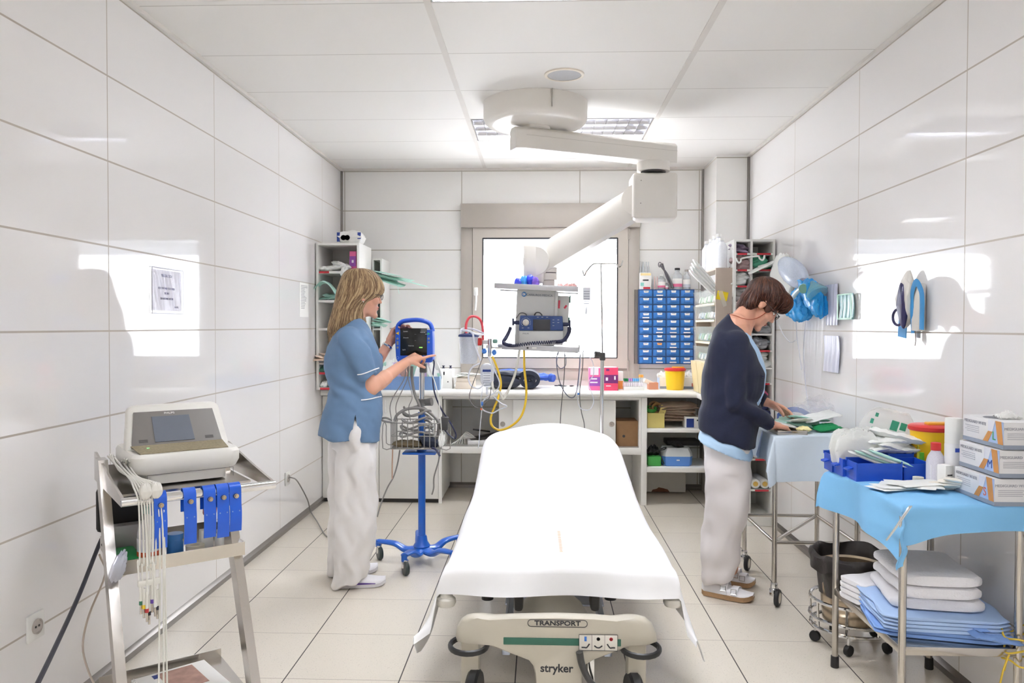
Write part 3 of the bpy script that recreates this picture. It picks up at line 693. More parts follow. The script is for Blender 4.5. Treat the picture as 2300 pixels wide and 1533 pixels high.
for k in range(1, 6):
    y = by0+(by1-by0)*k/6
    for x in (bx0, bx1): b.cyl((x, y, bz0), (x, y, bz1), rw, n=6)
    b.cyl((bx0, y, bz0), (bx1, y, bz0), rw, n=6)
for sx, x in ((-1, bx0), (1, bx1)):
    b.tube([(x, by0+.02, bz0), (x+sx*.05, by0+.02, bz0), (x+sx*.05, by0+.02, bz1-.02), (x+sx*.04, by0+.02, bz1), (x+sx*.03, by0+.02, bz1-.02), (x+sx*.03, by0+.02, bz0+.03), (x, by0+.02, bz0+.02)], rw*1.1, 6, 2)
b.build('basket', wire, t)
# monitor head
mblue = mat('monitor_blue', '1d55c4', .5, var=.03)
m = thing('vital_signs_monitor', 'blue handheld shaped vital signs monitor with a black screen on the wheeled stand', 'monitor', (-.683, 4.36, 1.17))
MY = 4.32
def mpt(x, y): return PY(x, y, MY)
fo = [(888, 740), (891, 730), (900, 720), (915, 716), (935, 715), (952, 718), (965, 725), (971, 738), (972, 760), (972, 808), (966, 814), (894, 814), (889, 805), (887, 770)]
hole = [(906, 727), (909, 723), (940, 721), (954, 726), (957, 739), (907, 738)]
b = MB(); F = [mpt(*p) for p in fo]
def sh_(k, dy): cx_ = sum(p.x for p in F)/len(F); cz_ = sum(p.z for p in F)/len(F); return [V((cx_+(p.x-cx_)*(1-k), MY+dy, cz_+(p.z-cz_)*(1-k))) for p in F]
Fb = [p for p in F if p.z < mpt(900, 739).z] 
body = [mpt(*p) for p in ((888, 740), (971, 740), (972, 760), (972, 808), (966, 814), (894, 814), (889, 805), (887, 770))]
cx_ = sum(p.x for p in body)/8; cz_ = sum(p.z for p in body)/8
bs = lambda k, dy: [V((cx_+(p.x-cx_)*(1-k), MY+dy, cz_+(p.z-cz_)*(1-k))) for p in body]
b.ring_loft([bs(.05, 0), bs(.01, .004), bs(0, .015), bs(0, .08), bs(.04, .1)])
arc = [(889, 744), (891, 731), (900, 722), (915, 719), (935, 718), (952, 721), (964, 728), (970, 744)]
b.tube([mpt(*p)+V((0, .045, 0)) for p in arc], .0125, 12, 4, flat=2.2, up=(0, 1, 0)); b.build('case', mblue, m)
s0, s1 = mpt(899, 798), mpt(959, 737)
b = MB(); b.box(((s0.x+s1.x)/2, MY+.001, (s0.z+s1.z)/2), (s1.x-s0.x, .008, s1.z-s0.z), .003); scr = b.build('screen', mat('black_screen', '141719', .18), m)
for (x, y, tx, sz) in ((906, 744, 'Systolic', .0085), (944, 746, 'MAP/Cuff', .007), (906, 758, 'Diastolic', .0085), (917, 776, 'Pulse/rate', .008), (904, 785, 'SpO2', .008), (931, 750, '----', .008), (931, 764, '----', .008), (955, 750, 'mmHg', .006)):
    q = mpt(x, y); text(tx, scr, mat('screen_print', 'd8d8d8', .5), (q.x, MY-.0035, q.z), sz, align='LEFT')
q = mpt(941, 780); text('-88:88', scr, mat('green_led', (.25, .9, .12), .4, emit=1.5), (q.x, MY-.0035, q.z), .008, align='LEFT')
b = MB(); q = mpt(893, 748); b.prism([(q.x-.009, MY-.001, q.z), (q.x+.007, MY-.001, q.z+.009), (q.x+.007, MY-.001, q.z-.009)], (0, 0, 0), (0, -.003, 0)); b.build('yellow_button', mat('yellow_button', 'f2c32a', .4), m)
b = MB(); q = mpt(963, 749); b.prism([(q.x+.008, MY-.001, q.z), (q.x-.006, MY-.001, q.z+.008), (q.x-.006, MY-.001, q.z-.008)], (0, 0, 0), (0, -.003, 0)); b.build('green_button', mat('green_button', '2aa46a', .4), m)
for x, y in ((893, 760), (893, 768), (893, 772), (893, 780), (963, 760), (963, 768)):
    q = mpt(x, y); MB().cyl((q.x, MY+.002, q.z), (q.x, MY-.003, q.z), .006, n=14).build('round_button', mat('grey_button', '8f8f8a', .5), m)
b = MB(); q = mpt(893, 803); b.lathe([(.008, 0), (.008, .002), (.006, .002), (.006, 0)], (q.x, MY+.001, q.z), (0, -1, 0), 16); b.build('emblem', mat('pale_blue_print', '7fa2e6', .5), m)
b = MB(); q = mpt(942, 816); b.box((q.x, 4.47-.03, q.z+.01), (.04, .09, .04), .006); b.box((q.x, 4.47, q.z-.03), (.04, .04, .06), .005); b.build('mounting_bracket', grey, m)
# ------------------------------------------------------------------ ceiling supply arm
armw = mat('warm_white_enamel', 'ebe7e0', .3, var=.015)
ar = thing('ceiling_supply_arm', 'jointed white supply arm hanging from a round ceiling hub', 'supply arm', (-.03, 4.68, HC))
b = MB(); b.lathe([(.312, 0), (.312, -.09), (.305, -.112), (.285, -.128), (.25, -.132), (.09, -.132)], (-.03, 4.68, HC), n=64); b.lathe([(.09, -.12), (.09, -.148), (.02, -.148)], (-.03, 4.72, HC), n=32); hub = b.build('ceiling_hub', armw, ar)
b = MB(); q = PY(1240, 235, 4.385); b.bb(q.x-.0012, q.x+.0012, 4.3685, 4.4, HC-.1, HC); b.build('seam', mat('seam_line', '9d9990', .6), hub)  # thin grey line marking the joint in the hub casing
A = V((-.165, 4.655, 0)); Bq = V((.86, 5.14, 0)); d = (Bq-A).normalized(); nrm = V((-d.y, d.x, 0)); za, zb_ = 2.436, 2.566
def armbox(A, Bq, za, zb_, hw, ch=.02):
    d = (Bq-A).normalized(); nn = V((-d.y, d.x, 0)); R = []
    sec = [(-hw, za), (hw, za), (hw, zb_-ch), (hw-ch, zb_), (-hw+ch, zb_), (-hw, zb_-ch)]
    return [[P+nn*a+V((0, 0, z)) for a, z in sec] for P in (A, Bq)]
b = MB(); r_ = armbox(A+d*.06, Bq, za, zb_, .07); r0 = [p-d*.06+nrm*((.5 if (p-A).dot(nrm) > 0 else -.5)*-.05) for p in r_[0]]
b.ring_loft([r0, r_[0], r_[1]]); o = b.build('upper_arm', armw, ar); bv = o.modifiers.new('b', 'BEVEL'); bv.width = .006; bv.segments = 2; bv.limit_method = 'ANGLE'
b = MB(); b.bb(0, 1, 0, 1, 0, 1); b = MB()
fn_ = -nrm*.0702
b.prism([A+d*.06+fn_+V((0, 0, zb_-.052)), Bq+fn_+V((0, 0, zb_-.052)), Bq+fn_+V((0, 0, zb_-.0535)), A+d*.06+fn_+V((0, 0, zb_-.0535))], (0, 0, 0), -nrm*.0006); b.build('arm_groove', mat('groove_line', 'c3beb5', .5), o)
J = PY(1467, 400, 5.07); jz = 2.40
b = MB(); b.cyl((J.x, 5.07, jz-.02), (J.x, 5.07, za+.002), .105, n=40); b.cyl((J.x, 5.07, jz-.03), (J.x, 5.07, jz-.005), .08, n=32, mi=1); b.build('arm_bearing', [armw, dk], ar)
j0, j1 = PY(1421, 490, 5.0), PY(1523, 386, 5.0)
b = MB(); b.bb(j0.x, j1.x, 5.0, 5.24, j0.z, j1.z, .02, seg=3); el = b.build('elbow_housing', armw, ar)
b = MB()
for x, y in ((1440, 405), (1439, 456)): q = PY(x, y, 5.0); b.cyl((q.x, 5.001, q.z), (q.x, 4.998, q.z), .003, n=8)
b.build('screw', mat('dark_screw', '6b655c', .4), el)
# sloping spring arm: built in its own vertical plane
S0, S1 = V((j0.x+.06, 5.12, PY(1430, 452, 5.12).z)), V((PY(1213, 590, 5.36).x, 5.36, PY(1213, 588, 5.36).z))
dd = (S1-S0).normalized(); sd = V((-dd.y, dd.x, 0)).normalized(); up_ = sd.cross(dd)*1
if up_.z < 0: up_ = -up_
def sec(P, h, wv): return [P+sd*a*wv+up_*c*h for a, c in ((-1, -.62), (-.82, -1), (.82, -1), (1, -.62), (1, .8), (.85, 1), (-.85, 1), (-1, .8))]
b = MB(); b.ring_loft([sec(S0, .095, .07), sec(S1, .09, .066)]); b.cyl(S0-sd*.09, S0+sd*.09, .1, n=32); b.cyl(S1-sd*.085, S1+sd*.085, .095, n=32); b.build('spring_arm', armw, ar)
e0, e1 = PY(1176, 642, 5.3), PY(1216, 546, 5.3)
b = MB(); b.bb(e0.x, e1.x+.02, 5.28, 5.44, e0.z+.02, e1.z, .022, seg=3); b.build('lower_knuckle', armw, ar)
kx = PY(1231, 628, 5.36).x; kz = PY(1231, 614, 5.36).z
b = MB(); b.cyl((kx, 5.36, kz-.045), (kx, 5.36, kz), .062, n=32); b.cyl((kx, 5.36, kz), (kx, 5.36, kz+.01), .058, n=32, mi=1); b.cyl((kx, 5.36, kz+.006), (kx, 5.36, kz+.09), .062, n=32); b.bb(kx-.04, kx+.045, 5.32, 5.4, kz-.095, kz-.045, .006); b.build('lower_bearing', [armw, dk], ar)
# console, sagging a little to the right
cen = V((kx-.03, 5.36, kz-.09)); ROLLC = math.radians(2.6)
cm = Matrix.Translation(cen) @ Euler((0, ROLLC, math.radians(-3))).to_matrix().to_4x4() @ Matrix.Translation(-cen)
cgrey = mat('light_grey_enamel', 'd5d5d0', .35); shelfal = mat('brushed_shelf', 'c9c9cb', .35, .5)
tz = cen.z-.005
def cb_(b): return b.xf(cm)
x0, x1 = PY(1116, 655, 5.3).x, PY(1300, 655, 5.3).x
b = MB(); b.bb(x0, x1, 5.16, 5.54, tz-.022, tz, .004); b.bb(x0, x1, 5.155, 5.163, tz-.03, tz+.006, .002); b.bb(x0, x1, 5.537, 5.545, tz-.03, tz+.006, .002); cb_(b).build('top_shelf', shelfal, ar)
xa, xb = PY(1163, 700, 5.26).x, PY(1253, 700, 5.26).x; lz = PY(1200, 776, 5.2).z
b = MB(); b.bb(xa, xb, 5.25, 5.47, lz, tz-.022, .012, seg=3); b.bb(xb-.012, xb+.012, 5.23, 5.26, lz+.03, tz-.03, .006); cb_(b); con = b.build('console_column', cgrey, ar)
b = MB(); b.bb(xb+.0, xb+.085, 5.29, 5.45, lz+.03, tz-.055, .004); cb_(b).build('side_box', cgrey, ar)
b = MB()
for z in (lz+.06, lz+.15, lz+.3): b.bb(xb+.085, xb+.094, 5.31, 5.42, z, z+.05, .002)
cb_(b).build('gas_outlet', mat('green_outlet', '2f6b58', .5), ar)
q = cm @ V((xb+.04, 5.288, (lz+tz)/2+.08)); b = MB()
b.box((xb+.018, 5.2885, (lz+tz)/2+.085), (.012, .003, .055)); b.box((xb+.062, 5.2885, (lz+tz)/2+.07), (.013, .003, .026), .002, (0, .6, 0)); cb_(b).build('red_sticker', mat('pink_red', 'e2475c', .5), ar)
q = cm @ V(((xa+xb)/2+.02, 5.248, tz-.060)); text('CARBUROS MEDICA', con, mat('slate_print', '56606e', .5), q, .0195, cm.to_3x3() @ V((1, 0, 0)), cm.to_3x3() @ V((0, 0, 1)))
b = MB(); c_ = ((xa+xb)/2-.085, 5.2485, tz-.058)
b.lathe([(.0165, 0), (.0165, .002), (.001, .002)], c_, (0, -1, 0), 24)
b.lathe([(.009, .002), (.009, .003), (.006, .003), (.006, .002)], (c_[0]-.004, c_[1], c_[2]), (0, -1, 0), 20, 1); b.bb(c_[0]+.004, c_[0]+.009, 5.2455, 5.247, c_[2]-.008, c_[2]+.008, mi=1)
cb_(b).build('round_emblem', [mat('emblem_blue', '2f7fc4', .4), paper], con)
b = MB(); xs0, xs1 = PY(1128, 780, 5.15).x, PY(1309, 780, 5.15).x
b.bb(xs0, xs1, 5.12, 5.5, lz-.02, lz, .003); b.bb(xs0+.03, xs1, 5.112, 5.12, lz-.034, lz+.004, .003); b.bb(xs1, xs1+.01, 5.12, 5.5, lz-.03, lz+.02); cb_(b).build('lower_shelf', shelfal, ar)
b = MB()
for x in (1185, 1255): q = PY(x, 781, 5.11); b.cyl((q.x, 5.113, q.z), (q.x, 5.108, q.z), .007, n=14)
b.build('shelf_screw', dk, ar)
for x in (1200, 1240): q = PY(x, 781, 5.11); MB().box((q.x, 5.111, q.z), (.03, .002, .012)).build('shelf_tag', paper, ar)
# white trunking arm reaching left from the lower shelf
b = MB(); b.tube([(xs0+.02, 5.2, lz-.012), (PY(1110, 775, 5.2).x, 5.2, lz-.008), (PY(1092, 775, 5.2).x, 5.2, lz-.008)], .012, 10, 0); b.build('equipment_rail', chrome, ar)

# ------------------------------------------------------------------ defibrillator
df = thing('defibrillator', 'navy and white defibrillator with a round dial on the hanging console', 'defibrillator', (0, 5.2, lz))
dn = mat('navy_case', '27447e', .4, var=.05); dwht = mat('defibrillator_white', 'dcdcd8', .4)
d0, d1 = PY(1166, 757, 5.16), PY(1265, 708, 5.16); zl = PY(1200, 742, 5.16).z; yv = 5.16
b = MB(); b.bb(d0.x, d1.x, yv+.005, yv+.085, lz+.004, zl, .008); b.build('white_base', dwht, df)
b = MB(); w_ = d1.x-d0.x
b.prism([(d0.x-.002, yv, zl), (d1.x+.002, yv, zl), (d1.x-.004, yv+.01, d1.z-.004), (d0.x+.006, yv+.01, d1.z)], (0, 0, 0), (0, .075, 0)); o = b.build('navy_front', dn, df); bv = o.modifiers.new('b', 'BEVEL'); bv.width = .006; bv.segments = 2
s0, s1 = PY(1197, 742, yv), PY(1236, 717, yv)
MB().bb(s0.x, s1.x, yv-.001, yv+.012, s0.z, s1.z, .003).build('display', mat('dark_display', '33343a', .2), df)
q = PY(1181, 724, yv); b = MB(); b.lathe([(.0225, 0), (.0225, .004), (.019, .006), (.017, .014), (.001, .015)], (q.x, yv, q.z), (0, -1, 0)); b.box((q.x, yv-.017, q.z), (.006, .008, .03), .002); b.build('dial', mat('ivory_knob', 'cfcac0', .4), df)
b = MB()
for k in range(14): a = -.6+k*.33; b.box((q.x+.031*math.sin(a-1.7), yv+.001, q.z+.031*math.cos(a-1.7)), (.003, .003, .005))
for x, y in ((1208, 712), (1218, 712), (1229, 712), (1243, 718), (1243, 724), (1243, 731), (1254, 718), (1254, 724), (1174, 736), (1187, 736)): p = PY(x, y, yv); b.box((p.x, yv+.001, p.z), (.012, .004, .0025))
b.build('button_print', mat('pale_print', 'd7dbe2', .5), df)
q = PY(1181, 749, yv+.004); text('PHILIPS', df, mat('slate_print', '56606e', .5), (q.x, yv+.004, q.z), .013)
b = MB()
for x0_, x1_, y_ in ((1166, 1152, 724), (1265, 1280, 728)):
    p, r = PY(x0_, y_, yv), PY(x1_, y_, yv); b.cyl((p.x, yv+.04, p.z), (r.x, yv+.04, r.z), .014, .012, 14); b.box((r.x, yv+.04, r.z+.004), (.014, .02, .05), .005)
b.build('paddle_socket', mat('socket_navy', '20284a', .45), df)
b = MB(); pts = [PY(1147, 737, 5.13), PY(1138, 755, 5.12), PY(1131, 768, 5.1), PY(1140, 774, 5.08), PY(1160, 775, 5.07), PY(1200, 770, 5.08), PY(1240, 768, 5.08), PY(1262, 766, 5.1), PY(1272, 758, 5.12), PY(1278, 746, 5.14), PY(1279, 735, 5.17)]
core = catmull(pts, 44); coil = []; x_ = None
for i, p in enumerate(core):
    tg = (core[min(i+1, len(core)-1)]-core[max(i-1, 0)]).normalized(); u_, w2_, _ = frame(tg, (0, 1, 0)); a = i*1.15
    rr_ = .0105; coil.append(p+(u_*math.cos(a)+w2_*math.sin(a))*rr_)
b.tube(coil, .0032, 5, 2); b.tube([PY(1147, 734, 5.13), PY(1142, 748, 5.125), PY(1135, 762, 5.11)], .011, 10); b.build('coiled_lead', mat('navy_lead', '25294a', .4), df)
b = MB(); b.tube([PY(1200, 708, 5.2), PY(1204, 702, 5.2), PY(1212, 702, 5.2), PY(1218, 708, 5.2)], .004); b.tube([PY(1160, 714, 5.2), PY(1168, 703, 5.22), PY(1180, 704, 5.24), PY(1184, 712, 5.25)], .0025); b.build('carry_handle', dk, df)
# ------------------------------------------------------------------ the recorder trolley at the left wall
TA = math.radians(38.13)
ct = thing('recorder_trolley', 'stainless steel trolley with slanting legs against the left wall', 'trolley', (-1.25, 2.272, 0), TA)
CM = ROOTM[ct.name].copy()
b = MB()
for u in (-.012, .385):
    lz = lambda z: -.05+.5*z
    w_ = .035
    MB().ring_loft([[V((u+a, lz(z)+c, z)) for a, c in ((0, -w_), (.03, -w_), (.03, w_), (0, w_))] for z in (.0, .92 if u < 0 else .86)]).build('leg', steel, ct, local=True, angle=20)
b = MB()      # top tray with raised sides
b.bb(0.0, .42, .12, .52, .838, .846)
for u in (0, .455): b.ring_loft([[V((u-.004+k, y, z)) for y, z in ((0, .832), (0, .86), (.2, .885), (.5, .93), (.52, .93), (.52, .832))] for k in (0, .008)])
b.bb(0, .455, .515, .523, .838, .88); b.build('top_tray', steel, ct, local=True, angle=20)
MB().cyl((-.004, 0, .846), (.462, 0, .846), .014, n=20).build('handle_bar', chrome, ct, local=True)
b = MB(); b.bb(.015, .415, .17, .54, .576, .582)
for a in ((.015, .415, .17, .174), (.015, .415, .536, .54)): b.bb(*a, .576, .622)
for a in ((.015, .019), (.411, .415)): b.bb(*a, .17, .54, .576, .622)
b.build('middle_tray', steel, ct, local=True, angle=20)
b = MB(); b.bb(-.01, .4, .0, .42, .13, .136); b.bb(-.01, .4, .416, .42, .13, .165); b.bb(-.01, .4, .0, .004, .13, .165); b.build('bottom_tray', steel, ct, local=True, angle=20)
def cl(u, v, z): return CM @ V((u, v, z))
def cthing(name, label, cat, group=None): return thing(name, label, cat, (-1.25, 2.272, 0), TA, group)
# electrocardiograph
e = cthing('ecg_recorder', 'white electrocardiograph with a tilted grey screen on the steel trolley', 'recorder')
off = mat('offwhite_plastic', 'e9e7e0', .35)
u0, u1 = .055, .405
def rr_(u0, u1, v0, v1, z, r=.03, n=5):
    P = []
    for cx, cy, a0 in ((u1-r, v0+r, -PI/2), (u1-r, v1-r, 0), (u0+r, v1-r, PI/2), (u0+r, v0+r, PI)):
        for k in range(n): a = a0+PI/2*k/(n-1); P.append(V((cx+r*math.cos(a), cy+r*math.sin(a), z)))
    return P
b = MB(); b.ring_loft([rr_(u0+.05, u1-.04, .2, .49, .852), rr_(u0+.05, u1-.04, .195, .49, .88), rr_(u0+.012, u1-.012, .175, .5, .893), rr_(u0, u1, .165, .5, .915, .04), rr_(u0, u1, .165, .5, .945, .04), rr_(u0+.008, u1-.008, .172, .5, .955, .04)])
b.build('base', off, e, local=True, angle=40)
b = MB(); b.bb(.1, .375, .1645, .1655, .889, .8905); b.bb(.1, .1015, .1645, .1655, .86, .89); b.bb(.3735, .375, .1645, .1655, .86, .89); b.build('paper_door_seam', dk, e, local=True)
# keyboard deck and tilted screen bezel
b = MB(); b.ring_loft([[V((u, v, z)) for u, v, z in ((.085, .19, .9555), (.365, .19, .9555), (.375, .30, .967), (.075, .30, .967))], [V((u, v, z)) for u, v, z in ((.085, .19, .958), (.365, .19, .958), (.375, .30, .9695), (.075, .30, .9695))]]); b.build('keyboard', mat('speckled_keyboard', '8f846a', .6, var=.45, scale=160), e, local=True)
b = MB(); A0 = [(u0+.004, .30, .95), (u1-.004, .30, .95), (u1-.014, .40, 1.085), (u1-.03, .412, 1.097), (u0+.05, .412, 1.097), (u0+.028, .40, 1.085)]
b.ring_loft([[V(p) for p in A0], [V((p[0], p[1]+.05, p[2]-.004)) for p in A0]]); o = b.build('screen_housing', off, e, local=True); bv = o.modifiers.new('b', 'BEVEL'); bv.width = .012; bv.segments = 3
tl = V((0, .10, .135)).normalized(); nn = V((0, -.135, .1)).normalized()
def sp(u, k, lift=.001): return V((u, .30, .95))+tl*k+nn*lift
b = MB(); b.prism([sp(.079, .012), sp(.377, .012), sp(.364, .152), sp(.1, .152)], (0, 0, 0), nn*.003); b.build('bezel', mat('grey_bezel', '77736f', .35), e, local=True)
b = MB(); b.prism([sp(.155, .028, .004), sp(.285, .028, .004), sp(.279, .13, .004), sp(.155, .13, .004)], (0, 0, 0), nn*.002); b.build('display', mat('slate_display', '6e747f', .15), e, local=True)
text('PHILIPS', e, paper, sp(.215, .142, .0045), .011, (1, 0, 0), tl, local=True)
b = MB()
for u in (.118, .335):
    for k in range(5): b.prism([sp(u-.014, .03+.0025*k, .004), sp(u+.014, .03+.0025*k, .004), sp(u+.014, .031+.0025*k, .004), sp(u-.014, .031+.0025*k, .004)], (0, 0, 0), nn*.0006)
b.build('speaker_slots', dk, e, local=True)
MB().box((.12, .25, .9668), (.008, .004, .001)).build('power_light', mat('green_led2', (.2, .9, .3), .4, emit=1), e, local=True)
# limb clamps hung over the handle bar
clampm = mat('clamp_blue', '1557c8', .3, var=.04)
for k, (u, ht, lb) in enumerate(((.102, .150, 'leftmost'), (.188, .150, 'second from the left'), (.247, .140, 'middle'), (.288, .146, 'second from the right'), (.327, .132, 'rightmost'))):
    c = thing('limb_electrode_clamp', 'blue limb clamp, %s of the five on the trolley handle' % lb, 'electrode clamp', cl(u, 0, .846), TA, 'limb clamps on the trolley handle')
    b = MB(); hw = .0185
    path = [(.022, .79), (.022, .835), (.018, .858), (.006, .868), (-.008, .864), (-.018, .85), (-.0195, .81), (-.024, .78), (-.0235, .75), (-.019, .846-ht)]
    P = catmull([(0, y, z-.846) for y, z in path], 4)
    R = [[V((-hw, p.y-.0018, p.z)), V((hw, p.y-.0018, p.z)), V((hw, p.y+.0018, p.z)), V((-hw, p.y+.0018, p.z))] for p in P]
    b.ring_loft(R); b.build('strap', clampm, c, local=True, angle=50)
    b = MB(); b.cyl((0, -.018, -.018), (0, -.034, -.016), .0085, .0075, 14); b.cyl((0, -.034, -.016), (0, -.038, -.016), .005, n=10); b.build('terminal', mat('brass_nickel', 'a89a86', .25, .9), c, local=True)
    b = MB()
    for s in (-.011, .011): b.cyl((s, -.0255, -.066), (s, -.0285, -.066), .002, n=8)
    b.build('rivets', mat('rivet', '7f9ad0', .3, .6), c, local=True)
# things on the middle tray
def on_tray(u, v): return cl(u, v, .583)
o = MB(); o.lathe([(.026, 0), (.027, .004), (.027, .05), (.024, .056), (.024, .062), (.027, .063), (.027, .082), (.001, .083)], on_tray(.205, .26)); o.build('blue_jar', mat('jar_blue', '2f72b8', .4), label='blue plastic jar on the trolley tray under the second clamp', cat='jar')
o = MB(); o.lathe([(.016, 0), (.031, 0), (.031, .034), (.016, .034), (.016, 0)], on_tray(.268, .25), cap=False); o.build('tape_roll', mat('cream_tape', 'e9e2d0', .6), label='cream tape roll standing on the trolley tray beside the blue jar', cat='tape')
o = MB(); o.box(on_tray(.318, .3)+V((0, 0, .035)), (.042, .03, .07), .002, (0, 0, TA)); o.build('electrode_carton', paper, label='small white carton behind the white tube on the trolley tray', cat='box')
o = thing('gel_tube', 'small white bottle on the trolley tray below the rightmost clamp', 'bottle', on_tray(.35, .25)); MB().lathe([(.015, 0), (.016, .003), (.016, .055), (.009, .062), (.009, .075), (.001, .076)], on_tray(.35, .25)).build('body', white, o)
o = thing('disinfectant_bottle', 'clear spray bottle with an orange label on the trolley tray', 'bottle', on_tray(.12, .25))
MB().lathe([(.034, 0), (.036, .006), (.036, .1), (.03, .125), (.014, .145), (.014, .165)], on_tray(.12, .25)).build('body', clear_mat('cloudy_bottle', 'e9eaf2', .7, .2), o); MB().lathe([(.0365, .02), (.0365, .085)], on_tray(.12, .25), cap=False).build('label', mat('white_orange_label', 'e8e6ee', .5), o); MB().lathe([(.037, .02), (.037, .042)], on_tray(.12, .25), cap=False).build('orange_band', mat('orange_band', 'e0562a', .5), o)
MB().lathe([(.016, .165), (.016, .19), (.001, .191)], on_tray(.12, .25)).build('cap', mat('teal_cap', '3f8f86', .4), o)
o = MB(); o.box(on_tray(.055, .3)+V((0, 0, .014)), (.09, .2, .025), .008, (0, 0, TA)); o.build('green_tray', mat('emerald_plastic', '0f9a4a', .35), label='green plastic tray at the left end of the trolley tray', cat='tray')
o = MB(); o.box(on_tray(.11, .46)+V((0, 0, .045)), (.19, .05, .09), .004, (0, 0, TA)); o.build('grey_carton', mat('silver_carton', 'b4b3b2', .3, .3), label='silver carton at the back of the trolley tray', cat='box')
o = MB(); o.box(cl(.1, .52, .72), (.2, .03, .16), .02, (0, 0, TA)); o.build('black_bag', mat('black_nylon', '1d1c1e', .6), label='black nylon bag hanging behind the trolley tray', cat='bag')
o = MB(); o.pillow(cl(.012, .15, .61), (.05, .014, .08), (0, .5, TA+.6), 3, .35); o.build('foil_packet', mat('silver_foil', 'd7d9e4', .25, .7), label='silver foil packet sticking out left of the trolley tray', cat='packet')
o = MB(); o.box(cl(.385, .5, .70), (.05, .02, .09), .006, (.2, 0, TA)); o.build('red_packet', mat('dark_red', '8f3038', .5), label='dark red packet behind the right leg of the trolley', cat='packet')
# patient leads
lead = mat('pale_lead', 'dcdad2', .4)
o = cthing('patient_lead_set', 'bundle of pale patient leads hanging from the left end of the trolley', 'cables')
R = random.Random(5); tips = ('2c6e4e', 'e3c32f', 'c03a3a', '2c2c34', '6a4ab0', 'd9d9d6', '333344', 'c8c8c4', '8a5a3a', 'd83a3a')
for k in range(10):
    us = .042+.0085*k*.9; v0 = -.022-.004*(k % 3); ln = .315+.012*(k % 4) if k < 7 else .76
    top = .862; pts = [(.065+.003*k, .46-.006*k, .87), (.015+.004*k, .36-.02*k, .935+.01*math.sin(k)), (.02+.004*k, .24, .925-.01*(k % 3)), (.035+.003*k, .1, .90), (us-.008, .02, .885), (us, -.016, top-.03), (us+.004*math.sin(k), v0, top-.2), (us-.006*math.cos(k), v0-.004, top-ln+.12), (us+.002, v0-.003, top-ln)]
    m_ = MB().tube(pts, .0028, 6, 5).build('lead', lead, o, local=True)
    b = MB(); q = V(pts[-1]); b.cyl(q+V((0, 0, .05)), q, .0045, n=8); b.cyl(q, q-V((0, 0, .012)), .0052, n=8, mi=1); b.cyl(q-V((0, 0, .012)), q-V((0, 0, .04)), .0035, n=8, mi=2); b.build('plug', [lead, mat('tip_%d' % k, tips[k], .4), steel], m_, local=True)
for u, v in ((.06, -.018), (.09, -.018)): MB().pillow((u, v, .875), (.034, .03, .05), (0, 0, 0), k, .1, sq=3).build('junction', lead, o, local=True)
MB().box((.066, -.026, .60), (.062, .014, .02), .004).build('lead_comb', lead, o, local=True)
# manual on the bottom tray
o = cthing('ring_bound_manual', 'white ring bound manual with a colour photo on the lowest trolley shelf', 'manual')
b = MB(); b.box((.22, .22, .146), (.25, .3, .016), .002, (0, 0, .1)); b.build('pages', paper, o, local=True)
b = MB(); b.box((.23, .27, .1546), (.12, .17, .001), 0, (0, 0, .1)); b.build('cover_photo', mat('cover_photo', 'b08a7c', .5, var=.6, scale=22), o, local=True)
b = MB(); b.box((.155, .33, .1546), (.02, .03, .001), 0, (0, 0, .1)); b.build('cover_mark', navyink, o, local=True)
b = MB()
for k in range(26): y = .09+k*.0105; b.tube([(.105-(y-.2)*.1, y, .138), (.096-(y-.2)*.1, y, .15), (.105-(y-.2)*.1, y, .158)], .0012, 5, 3)
b.build('ring_binding', mat('wire_binding', 'cfcfcf', .3, .7), o, local=True)
o = MB(); o.box(cl(.03, .25, .139), (.09, .16, .004), 0, (0, 0, TA+.2)); o.build('loose_paper', paper, label='white loose sheet at the left of the lowest trolley shelf', cat='paper')
# cables of the trolley
o = MB(); o.tube([cl(.02, .5, .6), PX(228, 1210, -1.62), PX(180, 1330, -1.6), PX(130, 1440, -1.5), PX(85, 1533, -1.42), PX(30, 1640, -1.35)], .0075, 8); o.build('mains_lead', mat('black_cable', '3a3b45', .45), label='thick dark power cord sagging left of the trolley', cat='cord')
o = MB(); o.tube([cl(.0, .45, .58), PX(236, 1290, -1.6), PX(200, 1380, -1.6), PX(186, 1450, -1.58), PX(200, 1510, -1.5), PX(225, 1560, -1.4)], .0035, 8); o.build('earth_cord', mat('beige_cable', 'b3a698', .5), label='thin beige cord hanging beside the trolley leg', cat='cord')

